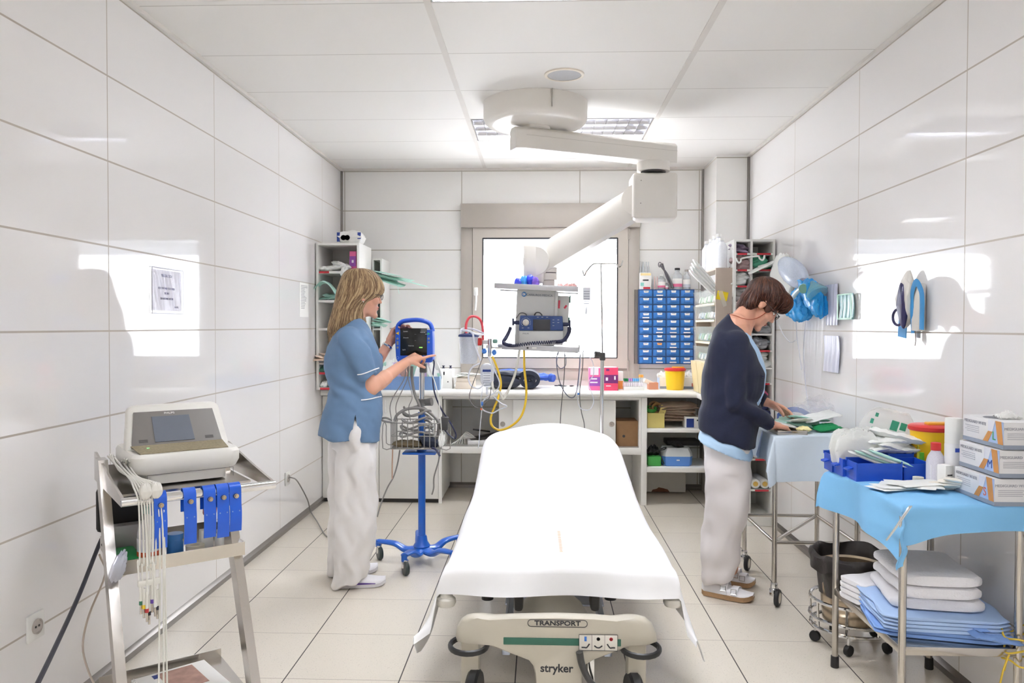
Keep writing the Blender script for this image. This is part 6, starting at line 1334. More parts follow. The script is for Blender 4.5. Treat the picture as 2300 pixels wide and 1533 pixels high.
# ------------------------------------------------------------------ under the worktop
sz = (pz(960)+.001, pz(1046)+.001)
t = thing('yellow_tray', 'yellow plastic tray of tape rolls on the upper shelf under the worktop', 'tray', V((PY(1475, 950, 6.05).x, 6.08, sz[0])))
x0, x1 = PY(1454, 950, 6.03).x, PY(1492, 950, 6.03).x; zt = PY(1470, 927, 6.03).z; ym = mat('pale_yellow_plastic', 'd8c878', .45)
b = MB()
for a in ((x0, x1, 6.02, 6.026), (x0, x1, 6.2, 6.206)): b.bb(*a, sz[0], zt)
for a in ((x0, x0+.006), (x1-.006, x1)): b.bb(*a, 6.02, 6.206, sz[0], zt)
b.bb(x0, x1, 6.02, 6.2, sz[0], sz[0]+.005); b.build('tray', ym, t)
for k, (x, m_, lab) in enumerate(((1461, mat('green_tape', '3a9a3c', .5), 'green tape roll in the yellow tray under the worktop'), (1477, mat('brown_tape', 'a5824c', .5), 'brown tape roll standing in the yellow tray under the worktop'), (1470, mat('tan_tape', 'b89a72', .5), 'tan tape roll at the back of the yellow tray under the worktop'))):
    q = PY(x, 918-(4 if k == 2 else 0), 6.09+.05*(k == 2)); MB().lathe([(.034, -.012), (.05, -.012), (.05, .012), (.034, .012), (.034, -.012)], q, (.2, -1, .7) if k else (.1, -.25, 1), 28, cap=False).build('tape_roll', m_, label=lab, cat='tape')
MB().box((PY(1489, 920, 6.06).x, 6.06, zt+.02), (.05, .004, .07), 0, (0, .35, .2)).build('yellow_card', ym, label='yellow card sticking up at the right of the yellow tray', cat='card')
br = mat('brown_paper', 'a89482', .7, var=.1)
for k in range(6): MB().pillow((1.08+.012*math.sin(k*2), 6.17-.004*k, pz(942)+.022*k), (.3, .2, .026), (.05, .05*math.sin(k), .15*math.sin(k*1.7)), 100+k, .3, sq=5).build('folded_paper', br, label='folded brown paper bundle on the upper shelf under the worktop', cat='paper', group='brown paper bundles')
box_thing('mask_carton', 'white carton with a navy label under the brown paper bundles', 'box', V((PY(1562, 955, 6.08).x, 6.1, sz[0])), (.18, .14, PY(1560, 936, 6.03).z-sz[0]), paper, 0, prints=(('f', .22, .45, .32, .8, navyink), ('f', .7, .7, .4, .12, ink)))
b = MB(); x0, x1 = PY(1454, 1035, 6.05).x, PY(1484, 1035, 6.05).x; b.bb(x0, x1, 6.02, 6.25, sz[1], sz[1]+.075, .006); b.build('green_box', mat('leaf_green_plastic', '45a84c', .4), label='leaf green plastic box on the lower shelf under the worktop', cat='box')
MB().pillow(((x0+x1)/2, 6.12, sz[1]+.1), (.1, .14, .06), None, 6, .5, sq=2).build('black_charger', mat('black_cloth', '232326', .6), label='black charger and cable on the leaf green box', cat='charger')
q = V((x1-.01, 6.04, sz[1]+.1)); MB().tube([q+V((-.05, 0, .0)), q+V((0, -.01, .03)), q+V((.045, -.01, .045)), q+V((.04, 0, .03)), q+V((0, -.005, .01)), q+V((.03, -.03, -.08))], .004, 7).build('black_cable', black, label='thin black cable looping over the leaf green box', cat='cable')
t = thing('blue_case', 'blue case with a white lid on the lower shelf under the worktop', 'case', V((PY(1521, 1045, 6.1).x, 6.1, sz[1]))); x0, x1 = PY(1487, 1040, 6.04).x, PY(1556, 1040, 6.04).x; xm = (x0+x1)/2; hw = (x1-x0)/2
b = MB(); b.ring_loft([[V((xm+hw*k*a, 6.11+.09*k*c, z)) for a, c in ((-1, -.6), (-.8, -1), (.8, -1), (1, -.6), (1, .9), (.8, 1), (-.8, 1), (-1, .9))] for z, k in ((sz[1], .9), (sz[1]+.01, .96), (sz[1]+.06, 1), (sz[1]+.075, 1))]); b.build('case', mat('soft_blue_plastic', '5b8fd8', .4), t)
b = MB(); b.ring_loft([[V((xm+hw*k*a, 6.11+.09*k*c, z)) for a, c in ((-1, -.6), (-.8, -1), (.8, -1), (1, -.6), (1, .9), (.8, 1), (-.8, 1), (-1, .9))] for z, k in ((sz[1]+.075, 1), (sz[1]+.1, .98), (sz[1]+.13, .85), (sz[1]+.138, .8))]); b.build('lid', mat('pale_grey_lid', 'cdd0d0', .4), t)
q = PY(1523, 1033, 6.02); MB().box((q.x, 6.0185, q.z), (.024, .003, .008)).build('label', paper, t)
MB().pillow((xm, 6.1, sz[1]+.155), (.1, .09, .04), (.1, .25, .6), 9, .15, sq=2.5).build('black_pouch', mat('black_leather', '262524', .5), label='black oval pouch lying on the blue case', cat='pouch')
b = MB(); b.bb(1.06, 1.2, 6.24, 6.4, sz[1], sz[1]+.13); b.build('white_carton', mat('white_card_perforated', 'd3d0ca', .6), label='white carton behind the blue case under the worktop', cat='box')
b = MB(); b.bb(1.02, 1.28, 6.22, 6.4, sz[1]+.131, sz[1]+.17, .004); b.build('black_box', mat('black_card', '302d2c', .6), label='flat black box on the white carton behind the blue case', cat='box')
kz_ = pz(1003)+.001; x0, x1 = PY(1384, 1000, 6.03).x, PY(1438, 1000, 6.03).x-.004; zt = PY(1400, 945, 6.03).z
t = thing('wooden_crate', 'brown fibreboard crate with a round hole beside the right sliding door', 'crate', ((x0+x1)/2, 6.13, kz_)); b = MB(); b.bb(x0, x1-.014, 6.03, 6.25, kz_, zt, .002); b.build('crate', mat('brown_fibreboard', '96714c', .7, var=.15, scale=20), t); q = PY(1401, 979, 6.03); MB().cyl((q.x, 6.031, q.z), (q.x, 6.0285, q.z), .011, n=20).build('hole', dk, t)
# left open part: a black device with cables
t = thing('charging_device', 'flat white and black device with loose cables in the open bay under the worktop', 'device', (PY(1070, 995, 6.1).x, 6.12, kz_)); cx_ = PY(1080, 995, 6.1).x
b = MB(); b.box((cx_+.04, 6.12, kz_+.02), (.3, .16, .035), .006, (0, 0, .12)); b.build('tray', white, t); b = MB(); b.box((cx_+.03, 6.13, kz_+.055), (.24, .13, .02), .004, (.0, -.18, .2)); b.box((cx_+.0, 6.16, kz_+.1), (.14, .02, .012), .003, (0, .15, .2)); b.build('black_panel', mat('glossy_black', '25211f', .3), t)
R = random.Random(8)
for k in range(6): q = V((PY(1030, 1000, 6.0).x, 6.02, kz_)); MB().tube([q+V((-.06+.02*k, -.0+.01*k, .008)), q+V((.0+.01*k, .03, .04+.012*k)), q+V((.08+.01*k, .06, .05)), q+V((.12, .09+.01*k, .03))], .004, 6).build('loose_cable', lead, t)

# ------------------------------------------------------------------ suction jar, bags and tubing at the console
Yh = 5.15
t = thing('suction_jar', 'clear suction jar with a navy lid hanging left of the window console', 'suction jar', PY(1053, 820, Yh)); q0, q1 = PY(1053, 816, Yh), PY(1053, 755, Yh); h = q1.z-q0.z
MB().lathe([(.052, 0), (.056, .006), (.066, h), (.063, h), (.053, .008)], q0, n=32).build('jar', clear_mat('jar_plastic', 'e9eef4', .45, .12), t); MB().lathe([(.001, h+.02), (.04, h+.02), (.068, h+.012), (.071, h+.004), (.07, h-.003), (.06, h-.003)], q0, n=32).build('lid', mat('navy_lid', '253c70', .4), t)
for x in (1045, 1056, 1064): q = PY(x, 751, Yh); MB().cyl((q.x, Yh-.02, q.z-.01), (q.x, Yh-.02, q.z+.014), .008, n=12).build('port', mat('navy_lid', '253c70', .4), t)
tubw = clear_mat('clear_tubing', 'f1f4fb', .75, .15); rubr = mat('red_rubber', 'e8525c', .4); yel = mat('yellow_hose', 'e8c030', .4)
def hose(name, label, pts, r, m, cat='tube', n=8, group=None): return MB().tube([PY(*p) for p in pts], r, n, 6).build(name, m, label=label, cat=cat, group=group)
hose('red_tube', 'red rubber tube arching over the suction jar', [(1047, 748, 5.13), (1047, 728, 5.13), (1054, 713, 5.14), (1066, 710, 5.15), (1078, 717, 5.16), (1084, 735, 5.17), (1085, 765, 5.18)], .0085, rubr)
hose('suction_tube', 'clear tube coiled over the lid of the suction jar', [(1035, 748, 5.09), (1038, 738, 5.12), (1060, 738, 5.2), (1080, 745, 5.18), (1088, 750, 5.13), (1070, 750, 5.08), (1050, 742, 5.07), (1038, 742, 5.1), (1060, 746, 5.06), (1065, 770, 5.06), (1072, 790, 5.06), (1080, 810, 5.07)], .0065, tubw)
t = thing('vacuum_regulator', 'red and white vacuum regulator between the suction jar and the rail', 'regulator', PY(1082, 770, 5.17)); q = PY(1077, 767, 5.15); MB().box(q, (.035, .03, .05), .006).build('red_block', mat('signal_red', 'cf2f2c', .4), t); MB().box(PY(1094, 768, 5.18), (.06, .04, .03), .006).build('white_block', white, t); MB().cyl(PY(1100, 760, 5.16), PY(1100, 800, 5.16), .014, n=16).build('stem', chrome, t); MB().box(PY(1112, 766, 5.17), (.035, .03, .03), .01).build('green_fitting', mat('sea_green', '7fae9c', .4), t)
for x, y, lb in ((1088, 789, 'left'), (1110, 791, 'right')): MB().pillow(PY(x, y, 5.12), (.032, .02, .034), None, x, .3, sq=2).build('blue_valve', mat('valve_blue', '3a78c8', .4), label='small blue valve under the regulator, %s of the two' % lb, cat='valve')
def drip(c, w, h, name, lab, printm, cat='drip bottle'):
    t = thing(name, lab, cat, c); c = V(c)
    b = MB(); b.ring_loft([[c+V((w/2*k*math.cos(a), .03*k*math.sin(a), z)) for a in [2*PI*j/20 for j in range(20)]] for z, k in ((-h/2, .35), (-h/2+.02, .8), (-h/2+.04, 1), (h/2-.03, 1), (h/2-.01, .8), (h/2, .4))]); b.build('bag', clear_mat('drip_plastic', 'eef2fa', .6, .15), t)
    b = MB(); b.box(c+V((0, -.0315, 0)), (w*.62, .002, h*.5)); b.build('label', mat('drip_label', 'eceff4', .5), t)
    b = MB()
    for k in range(6): b.box(c+V((0, -.033, h*.1-.016*k)), (w*.5, .001, .004))
    b.build('fine_print', mat('grey_print', '9aa0ac', .5), t)
    if printm: MB().box(c+V((0, -.033, h*.2)), (w*.6, .001, h*.1)).build('band', printm, t)
    MB().cyl(c+V((0, 0, -h/2)), c+V((0, 0, -h/2-.05)), .008, n=10).build('drip_chamber', tubw, t)
drip(PY(1094, 842, 5.08), .09, PY(1094, 815, 5.08).z-PY(1094, 868, 5.08).z, 'saline_bottle', 'clear saline bottle with a navy label hanging below the suction jar', navyink)
drip(PY(1317, 660, 5.1), .075, PY(1317, 632, 5.1).z-PY(1317, 687, 5.1).z, 'drip_bag', 'clear drip bag hanging at the right end of the console', None, 'drip bag')
hose('drip_line', 'thin drip line falling from the bag right of the console', [(1317, 692, 5.1), (1316, 710, 5.1), (1318, 730, 5.1), (1308, 775, 5.1), (1312, 790, 5.1), (1330, 810, 5.1), (1333, 840, 5.1), (1322, 860, 5.1), (1330, 885, 5.1), (1333, 905, 5.1), (1322, 920, 5.1), (1303, 915, 5.1), (1297, 890, 5.1), (1302, 840, 5.1), (1305, 790, 5.12)], .0032, tubw, n=6)
hose('drip_hanger', 'thin wire holding the drip bag under the top console shelf', [(1317, 632, 5.1), (1316, 626, 5.12), (1305, 640, 5.2), (1296, 648, 5.25)], .0025, chrome, 'hook', 6)
hose('yellow_hose', 'long yellow hose hanging in a loop below the console', [(1177, 786, 5.16), (1178, 830, 5.14), (1182, 870, 5.12), (1180, 905, 5.1), (1170, 935, 5.08), (1150, 955, 5.08), (1125, 965, 5.08), (1107, 958, 5.08), (1102, 940, 5.09), (1110, 915, 5.1), (1120, 890, 5.1), (1125, 860, 5.11), (1118, 830, 5.12), (1106, 800, 5.14)], .0075, yel, 'hose')
hose('white_hose', 'stout white hose curving down from the lower console shelf', [(1167, 786, 5.17), (1162, 815, 5.15), (1155, 845, 5.12), (1142, 875, 5.1), (1130, 895, 5.08), (1122, 880, 5.07), (1108, 875, 5.06), (1100, 800, 5.1)], .0085, mat('cream_hose', 'e2e0d6', .4), 'hose')
hose('oxygen_tube', 'clear oxygen tube looping in front of the worktop', [(1096, 800, 5.06), (1110, 830, 5.05), (1122, 860, 5.05), (1112, 880, 5.05), (1096, 890, 5.05), (1082, 905, 5.05), (1085, 920, 5.05), (1105, 927, 5.05), (1120, 920, 5.05), (1138, 912, 5.05), (1125, 905, 5.05), (1108, 890, 5.05)], .0045, tubw)
hose('clear_loop', 'clear loop of tubing at the left of the saline bottle', [(1080, 815, 5.06), (1060, 825, 5.05), (1052, 845, 5.05), (1058, 865, 5.05), (1075, 872, 5.05), (1090, 860, 5.05)], .0055, tubw)
hose('grey_lead', 'thin grey lead looping left of the yellow hose', [(1085, 800, 5.04), (1072, 835, 5.04), (1056, 880, 5.04), (1056, 900, 5.04), (1070, 915, 5.04), (1085, 912, 5.04), (1100, 890, 5.04), (1103, 868, 5.04)], .0028, grey, 'lead', 6)
hose('drip_line', 'thin drip line running from the saline bottle down to the sheet', [(1084, 872, 5.05), (1080, 900, 5.05), (1082, 918, 5.05), (1079, 950, 5.04), (1076, 990, 5.03), (1074, 1005, 4.98)], .003, tubw, n=6)
for x, y, m_, lb in ((1083, 906, mat('valve_blue', '3a78c8', .4), 'blue roller clamp on the drip line left of the yellow hose'), (1081, 918, mat('orange_clip', 'ea6a2a', .4), 'small orange stopcock on the drip line left of the yellow hose'), (1299, 884, mat('valve_blue', '3a78c8', .4), 'small blue stopcock on the lines right of the window console')): MB().box(PY(x, y, 5.05 if x < 1200 else 5.1), (.014, .012, .026 if y == 906 else .014), .004).build('line_clamp', m_, label=lb, cat='clamp')
hose('monitor_lead', 'dark lead drooping in a loop under the right of the console', [(1256, 784, 5.16), (1250, 805, 5.15), (1254, 845, 5.14), (1265, 875, 5.13), (1280, 892, 5.12), (1293, 885, 5.12), (1300, 840, 5.13), (1303, 795, 5.15)], .003, mat('slate_lead', '565d74', .45), 'lead', 6)
hose('monitor_lead', 'small dark loop of lead hanging under the console right of the white hose', [(1256, 785, 5.17), (1251, 808, 5.16), (1252, 820, 5.16), (1260, 827, 5.16), (1270, 820, 5.16), (1271, 805, 5.16), (1266, 785, 5.17)], .0026, mat('slate_lead', '565d74', .45), 'lead', 6)
hose('grey_cable', 'grey cable dropping straight from the console to the stretcher', [(1268, 785, 5.18), (1268, 830, 5.18), (1264, 880, 5.16), (1260, 920, 5.12), (1258, 960, 5.05)], .0035, grey, 'cable', 6)
hose('grey_cable', 'grey cable dropping beside the drip line to the stretcher', [(1310, 785, 5.2), (1308, 830, 5.19), (1302, 880, 5.17), (1305, 920, 5.14), (1312, 950, 5.08), (1313, 975, 5.03)], .0035, grey, 'cable', 6)
for k, (x, y, m_) in enumerate(((1163, 636, 'w'), (1177, 632, 'b'), (1190, 630, 'b'), (1203, 634, 'p'))):
    q = PY(x, 644, 5.25); o = MB(); o.pillow((q.x, 5.25, PY(x, y+1, 5.25).z+.004), (.05, .05, .075-.01*(k == 0)), (0, .1*k, k), 120+k, .12, sq=3); o.build('wrapped_bottle', [mat('striped_film', '3242c8', .25, var=.5, scale=40), mat('cyan_film', '3a8fd0', .25, var=.5, scale=40), mat('striped_film', '3242c8', .25), mat('violet_film', '7a5ac0', .3, var=.6, scale=40)][k if k != 2 else 0], label=('dark blue striped vial left on the console top shelf', 'cyan wrapped vial on the console top shelf', 'dark blue striped vial in the middle of the console top shelf', 'violet wrapped vial on the console top shelf')[k], cat='vial', group='wrapped vials on the console')
for k, x in enumerate((1258, 1274, 1286)): q = PY(x, 652, 5.25); MB().pillow((q.x, 5.25, PY(x, 651, 5.25).z+.02), (.045, .05, .05), (0, .2*k, k), 130+k, .25, sq=2).build('pink_wrapper', mat('pale_pink_film', 'eeb8b4', .4), label='pale pink wrapper at the right end of the top console shelf', cat='wrapper', group='pink wrappers on the console')

# ------------------------------------------------------------------ cables of the monitor stand
Yb = 4.38
gc = mat('grey_hose', '8a8783', .45)
t = thing('cuff_hose', 'coil of grey cuff hose heaped in the wire basket', 'hose', PY(940, 1000, 4.4))
b = MB(); c0 = PY(937, 960, 4.41)
b.tube([c0+V(((.10-.006*(k//14))*math.cos(k*.45), .055*math.sin(k*.45), -.06+.0028*k+.012*math.sin(k*1.3))) for k in range(64)], .0065, 7, 3); b.tube([PY(886, 945, 4.36), PY(893, 930, 4.37), PY(915, 918, 4.39), PY(945, 917, 4.4), PY(970, 930, 4.38), PY(985, 950, 4.35), PY(982, 985, 4.37)], .009, 8); b.tube([PY(925, 822, 4.36), PY(925, 845, 4.36), PY(930, 880, 4.38), PY(940, 905, 4.4), PY(948, 930, 4.42)], .0085, 8); b.tube([PY(880, 948, 4.32), PY(866, 946, 4.3), PY(858, 943, 4.3), (PY(858, 939, 4.3)), PY(868, 938, 4.3), PY(880, 943, 4.32)], .006, 7); b.build('hose', gc, t)
MB().pillow(PY(965, 990, 4.4), (.11, .12, .06), (0, .2, .3), 5, .3, sq=3).build('blood_pressure_cuff', mat('navy_cuff', '2a3348', .7), label='navy pressure cuff in the right half of the wire basket', cat='cuff')
MB().pillow(PY(915, 996, 4.4), (.17, .12, .035), (0, .05, .1), 6, .2, sq=3).build('brown_cuff', mat('olive_cuff', '6b5d44', .8), label='olive brown cuff lying on the floor of the wire basket', cat='cuff')
MB().box(PY(998, 950, 4.33), (.045, .05, .075), .008, (0, .1, .1)).build('power_adapter', mat('dark_grey_plastic', '3d3c3b', .45), label='dark power adapter clipped to the right rim of the wire basket', cat='adapter')
MB().pillow(PY(992, 988, 4.29), (.035, .03, .07), (0, .1, 0), 7, .4, sq=3).build('taped_plug', white, label='white taped plug hanging at the right of the wire basket', cat='plug')
def hs(label, pts, r, m, name='sensor_lead', cat='lead'): return MB().tube([PY(*p) for p in pts], r, 7, 6).build(name, m, label=label, cat=cat)
hs('navy lead drooping from the monitor to the right of the basket', [(972, 805, 4.36), (975, 815, 4.35), (972, 850, 4.34), (977, 885, 4.34), (992, 920, 4.34), (1012, 950, 4.34), (1024, 975, 4.34), (1020, 985, 4.34), (1005, 972, 4.34), (996, 962, 4.34)], .0042, mat('navy_lead', '25294a', .4))
hs('pale lead falling from the monitor to the white taped plug', [(960, 815, 4.37), (970, 840, 4.34), (980, 870, 4.32), (988, 920, 4.3), (992, 980, 4.29)], .003, lead)
for k, (xa, xb) in enumerate(((908, 880), (915, 893), (917, 922))): hs('thin grey lead from the monitor to the basket, %s of three' % ('leftmost', 'middle', 'rightmost')[k], [(912+3*k, 822, 4.35), (xa, 850, 4.34), (xb+4, 890, 4.33), (xb-4, 915, 4.34), (xb, 945, 4.36)], .0026, gc)
hs('grey cable hanging left under the basket to the floor', [(898, 1010, 4.4), (893, 1040, 4.4), (884, 1070, 4.4), (870, 1095, 4.4), (856, 1130, 4.4), (847, 1160, 4.4)], .0042, gc, 'hanging_cable', 'cable')
hs('peach coloured lead hanging straight down at the left of the basket', [(882, 1008, 4.31), (881, 1040, 4.31), (881, 1075, 4.31)], .004, mat('peach_lead', 'c9a892', .5), 'hanging_cable', 'cable')
hs('grey cable hanging right under the basket', [(988, 1010, 4.4), (985, 1035, 4.4), (975, 1070, 4.4), (974, 1095, 4.4), (970, 1110, 4.4)], .004, gc, 'hanging_cable', 'cable')
hs('short dark lead with a brass tip poking out under the basket', [(970, 1005, 4.3), (980, 1010, 4.28), (988, 1024, 4.27)], .006, mat('navy_lead', '25294a', .4), 'hanging_cable', 'cable')

# ------------------------------------------------------------------ left wall
def lw(x, y, d=0): return PX(x, y, XL+.002+d)
t = thing('notice', 'notice in a clear plastic sleeve on the left wall', 'notice', lw(375, 650)); A, Bq = lw(339, 597), lw(410, 706); y0, y1, z0, z1 = A.y, Bq.y, Bq.z-.0, A.z
def flatL(b, y0, y1, z0, z1, x, th=.001, mi=0): b.bb(XL+x, XL+x+th, y0, y1, z0, z1, mi=mi)
b = MB(); flatL(b, y0+.012, y1-.012, z0+.015, z1-.01, .002); b.build('sheet', mat('lavender_paper', 'e4e2ee', .5), t)
b = MB(); b.surf(lambda u, v: (XL+.0045+.0022*math.sin(v*23+u*3)*math.sin(u*PI)+.001*math.sin(u*9+v*40), y0+(y1-y0)*v, z0+(z1-z0)*u), 20, 40); b.build('plastic_sleeve', clear_mat('sleeve_film', 'f2f2fa', .22, .08), t)
b = MB()
for a in ((y0, y1, z0, z0+.004), (y0, y1, z1-.004, z1), (y0, y0+.004, z0, z1), (y1-.004, y1, z0, z1)): flatL(b, *a, .0065)
b.build('sleeve_edge', mat('sleeve_edge', 'b9b9c8', .4), t)
for tx, y, sz_ in (('PRECAUCION', 620, .018), ('ESTE SITIO NO ESTA FUERA', 648, .0135), ('DE USO', 659, .0135), ('SIN AUTORIZACION', 671, .0135), ('LA DIR.', 690, .013)):
    q = lw(374 if 'DIR' not in tx else 396, y); text(tx, t, mat('violet_ink', '6c6c98', .6), (XL+.0035, q.y, q.z), sz_, (0, 1, 0), (0, 0, 1), wx=.95)
t = thing('typed_list', 'narrow typed list on the left wall beside the corner shelf', 'notice', lw(684, 670)); A, Bq = lw(673, 633), lw(693, 712); b = MB(); flatL(b, A.y, Bq.y, Bq.z, A.z, .001); b.build('sheet', paper, t); b = MB(); R = random.Random(4)
for k in range(16): zz = A.z-.02-(A.z-Bq.z)*.7*k/16; flatL(b, A.y+.03, A.y+.03+(Bq.y-A.y-.06)*(1 if k < 2 else .5+.4*R.random()), zz-.003, zz, .0021)
b.build('typed_lines', mat('grey_type', '6a6a72', .6), t)
def outlet(c, w, lab):
    t = thing('power_socket', lab, 'socket', c); b = MB(); b.box(V((XL+.005, c.y, c.z)), (.01, w, w*1.05), .003); b.build('plate', white, t); b = MB(); b.lathe([(w*.3, 0), (w*.3, .006), (w*.25, .006), (w*.24, -.006+.008), (.001, .002)], (XL+.010, c.y, c.z), (1, 0, 0), 24); b.build('socket_ring', mat('socket_grey', 'bdb6b0', .4), t)
    b = MB()
    for s in (-1, 1): b.cyl((XL+.012, c.y+s*w*.1, c.z), (XL+.0135, c.y+s*w*.1, c.z), .004, n=8)
    b.build('contact', dk, t)
A, Bq = lw(57, 1378), lw(97, 1432); outlet((A+Bq)/2, .085, 'white wall socket low on the left wall at the picture edge')
A, Bq = lw(638, 1064), lw(651, 1083); outlet((A+Bq)/2, .085, 'white wall socket on the left wall with a plugged in cable')
q = lw(645, 1072); MB().tube([q+V((.012, 0, 0)), q+V((.03, .0, .0)), PX(668, 1080, XL+.03), PX(690, 1120, XL+.03), PX(698, 1148, XL+.03), PZ(712, 1170, .02), PZ(730, 1200, .005), PZ(745, 1205, .005), PZ(790, 1203, .005)], .0045, 8).build('mains_cable', gc, label='grey mains cable running from the far socket down to the floor', cat='cable')

# ------------------------------------------------------------------ right wall
def rw_(x, y, d=.0): return PX(x, y, XR-.002-d)
t = thing('resuscitator_bag', 'translucent blue resuscitator bag hanging on the right wall', 'resuscitator', rw_(1785, 615)); c = PX(1782, 612, 1.53); e0 = PX(1757, 588, 1.53); e1 = PX(1800, 636, 1.53); ax = (e1-e0); L_ = ax.length*.9
b = MB(); b.lathe([(.02, -L_*.62), (.045, -L_*.5), (.066, -L_*.25), (.072, 0), (.066, L_*.22), (.05, L_*.42), (.026, L_*.52)], c, ax, 32); b.build('balloon', clear_mat('blue_silicone', 'e0ecff', .6, .25), t)
d_ = ax.normalized(); b = MB(); b.cyl(c+d_*L_*.5, c+d_*L_*.72, .03, n=20); b.cyl(c+d_*L_*.66+V((-.03, -.03, 0)), c+d_*L_*.66+V((.06, .05, .02)), .016, n=14); b.build('valve', clear_mat('smoky_plastic', '8f96b0', .8, .2), t); b = MB(); b.lathe([(.024, 0), (.028, .006), (.024, .012), (.014, .012)], c+d_*L_*.75+V((-.03, -.03, -.005)), (-.5, -.8, 0), 20); b.build('green_cap', mat('sea_green', '7fae9c', .4), t)
b = MB(); m0 = PX(1830, 645, 1.54); b.lathe([(.012, -.04), (.02, -.02), (.045, .01), (.06, .035), (.055, .045)], m0, (.2, -.6, -.9), 24); b.build('face_mask', clear_mat('teal_mask', '8fd0d8', .5, .2), t)
bl = mat('bright_blue_film', '2aa0ee', .25, var=.3, scale=14, bump=.4, bscale=30)
t = thing('blue_bag', 'crumpled bright blue plastic bag on the right wall under the resuscitator', 'bag', rw_(1800, 690)); b = MB(); b.pillow(PX(1790, 695, 1.54), (.22, .09, .13), (0, .3, -1.2), 3, .3, n=34, sq=2.2); b.build('lower_lobe', bl, t)
b = MB(); b.pillow(PX(1826, 668, 1.55), (.26, .08, .14), (.2, .85, -1.2), 8, .35, n=34, sq=2.2); b.build('right_lobe', bl, t); b = MB(); b.pillow(PX(1797, 660, 1.56), (.2, .06, .1), (0, -.6, -1.2), 5, .3, n=30, sq=2.2); b.build('upper_lobe', bl, t)
b = MB(); b.tube([PX(1780, 668, 1.5), PX(1790, 655, 1.5), PX(1800, 646, 1.5)], .014, 10, 6); b.build('breathing_tube', clear_mat('ribbed_tube', 'c9dce0', .8, .2), t)
t = thing('plastic_drape', 'white plastic wrapping behind the resuscitator at the corner cabinet', 'wrapping', rw_(1745, 600)); b = MB(); b.pillow(PX(1757, 625, 1.58), (.26, .03, .3), (0, .3, -1.3), 4, .15, sq=3); b.build('wrap', pouch, t)
for k, (pts, lb) in enumerate((([(1750, 730), (1760, 752), (1775, 768), (1787, 764)], 'thin clear line curling below the blue bag'), ([(1788, 720), (1790, 760), (1795, 790), (1800, 830)], 'thin clear line hanging below the blue bag'), ([(1812, 700), (1805, 780), (1808, 850), (1815, 905), (1822, 935)], 'long clear line hanging to the instrument table'))): MB().tube([PX(x, y, XR-.03) for x, y in pts], .003, 6, 6).build('clear_line', tubw, label=lb, cat='tube')
b = MB(); A, Bq = rw_(1808, 690), rw_(1852, 900); b.surf(lambda u, v: (XR-.02+.006*math.sin(v*20+u*3), A.y+(Bq.y-A.y)*v, A.z+(Bq.z-A.z)*u), 12, 24); b.build('clear_sheet', clear_mat('faint_film', 'eef2fb', .16, .06), label='clear plastic sheet hanging on the right wall left of the pouches', cat='sheet')
def rpouch(x0, y0, x1, y1, m, lab, edge=None, sd=1, x_=.012):
    A, Bq = rw_(x0, y0), rw_(x1, y1); t = thing('hanging_pouch', lab, 'pouch', (A+Bq)/2)
    b = MB(); b.surf(lambda u, v: (XR-x_-.003*math.sin(v*24+u*2+sd)-.004*math.sin(u*PI)*math.sin(v*PI), A.y+(Bq.y-A.y)*v+.01*math.sin(u*5+sd), A.z+(Bq.z-A.z)*u), 16, 30, th=.003); b.build('pouch', m, t, angle=60)
    if edge:
        b = MB()
        for a in ((.09, .91, 0, .05), (.09, .91, .93, 1), (0, .09, 0, 1), (.91, 1, 0, 1)): b.bb(XR-x_-.012, XR-x_-.010, A.y+(Bq.y-A.y)*a[0], A.y+(Bq.y-A.y)*a[1], A.z+(Bq.z-A.z)*a[2], A.z+(Bq.z-A.z)*a[3])
        b.build('sealed_edge', edge, t)
lav = mat('silvery_lavender', 'd8daec', .25, var=.08, scale=10)
rpouch(1860, 640, 1885, 730, lav, 'upper silvery pouch on the right wall left of the green edged pouch'); rpouch(1854, 753, 1888, 838, mat('white_lavender', 'e2e3f2', .35, var=.06), 'lower white pleated pouch on the right wall', sd=3); rpouch(1889, 661, 1922, 717, mat('aqua_film', 'a9d3d6', .15, var=.3, scale=12), 'square pouch with green sealed edges on the right wall', mat('green_edge', '9fcfb4', .4), 2)
t = thing('scissor_holder', 'blue strap and white holder with scissors on the right wall', 'holder', rw_(2045, 700))
blu = mat('denim_blue_strap', '3c8fc8', .6, var=.1)
def rp(x, y, d=.02): return PX(x, y, XR-d)
b = MB(); b.tube([rp(2050, 748, .03), rp(2048, 690, .035), rp(2049, 655, .04), rp(2057, 634, .045), rp(2066, 645, .04), rp(2071, 670, .035), rp(2070, 740, .03)], .016, 8, 6, flat=.15, up=(1, 0, 0)); b.box(rp(2027, 738, .03), (.004, .075, .075), 0, (.1, 0, 0)); b.build('blue_strap', blu, t)
b = MB(); b.pillow(rp(2036, 674, .03), (.05, .11, .25), (.12, 0, 0), 2, .05, sq=2.2); b.box(rp(2063, 690, .02), (.03, .07, .2), .006); b.build('white_sheath', mat('ivory_sheath', 'dedad2', .5), t)
b = MB(); b.pillow(rp(2027, 685, .05), (.03, .06, .2), (-.1, 0, 0), 4, .05, sq=2.2); o_ = rp(2017, 712, .05); b.tube([o_+V((0, .05*math.cos(a), .035*math.sin(a))) for a in [2*PI*k/18 for k in range(18)]], .006, 8, 0, closed=True); b.build('scissor_handle', mat('indigo_plastic', '2f2c58', .35), t)
b = MB(); b.prism([rp(2051, 735), rp(2056, 738), rp(2058, 765), rp(2056, 776), rp(2049, 765)], (0, 0, 0), (-.004, 0, 0)); b.build('blade', mat('dull_blade', 'a59c98', .3, .7), t)
# wiring that hangs over the pole end etc. is left to the lines above

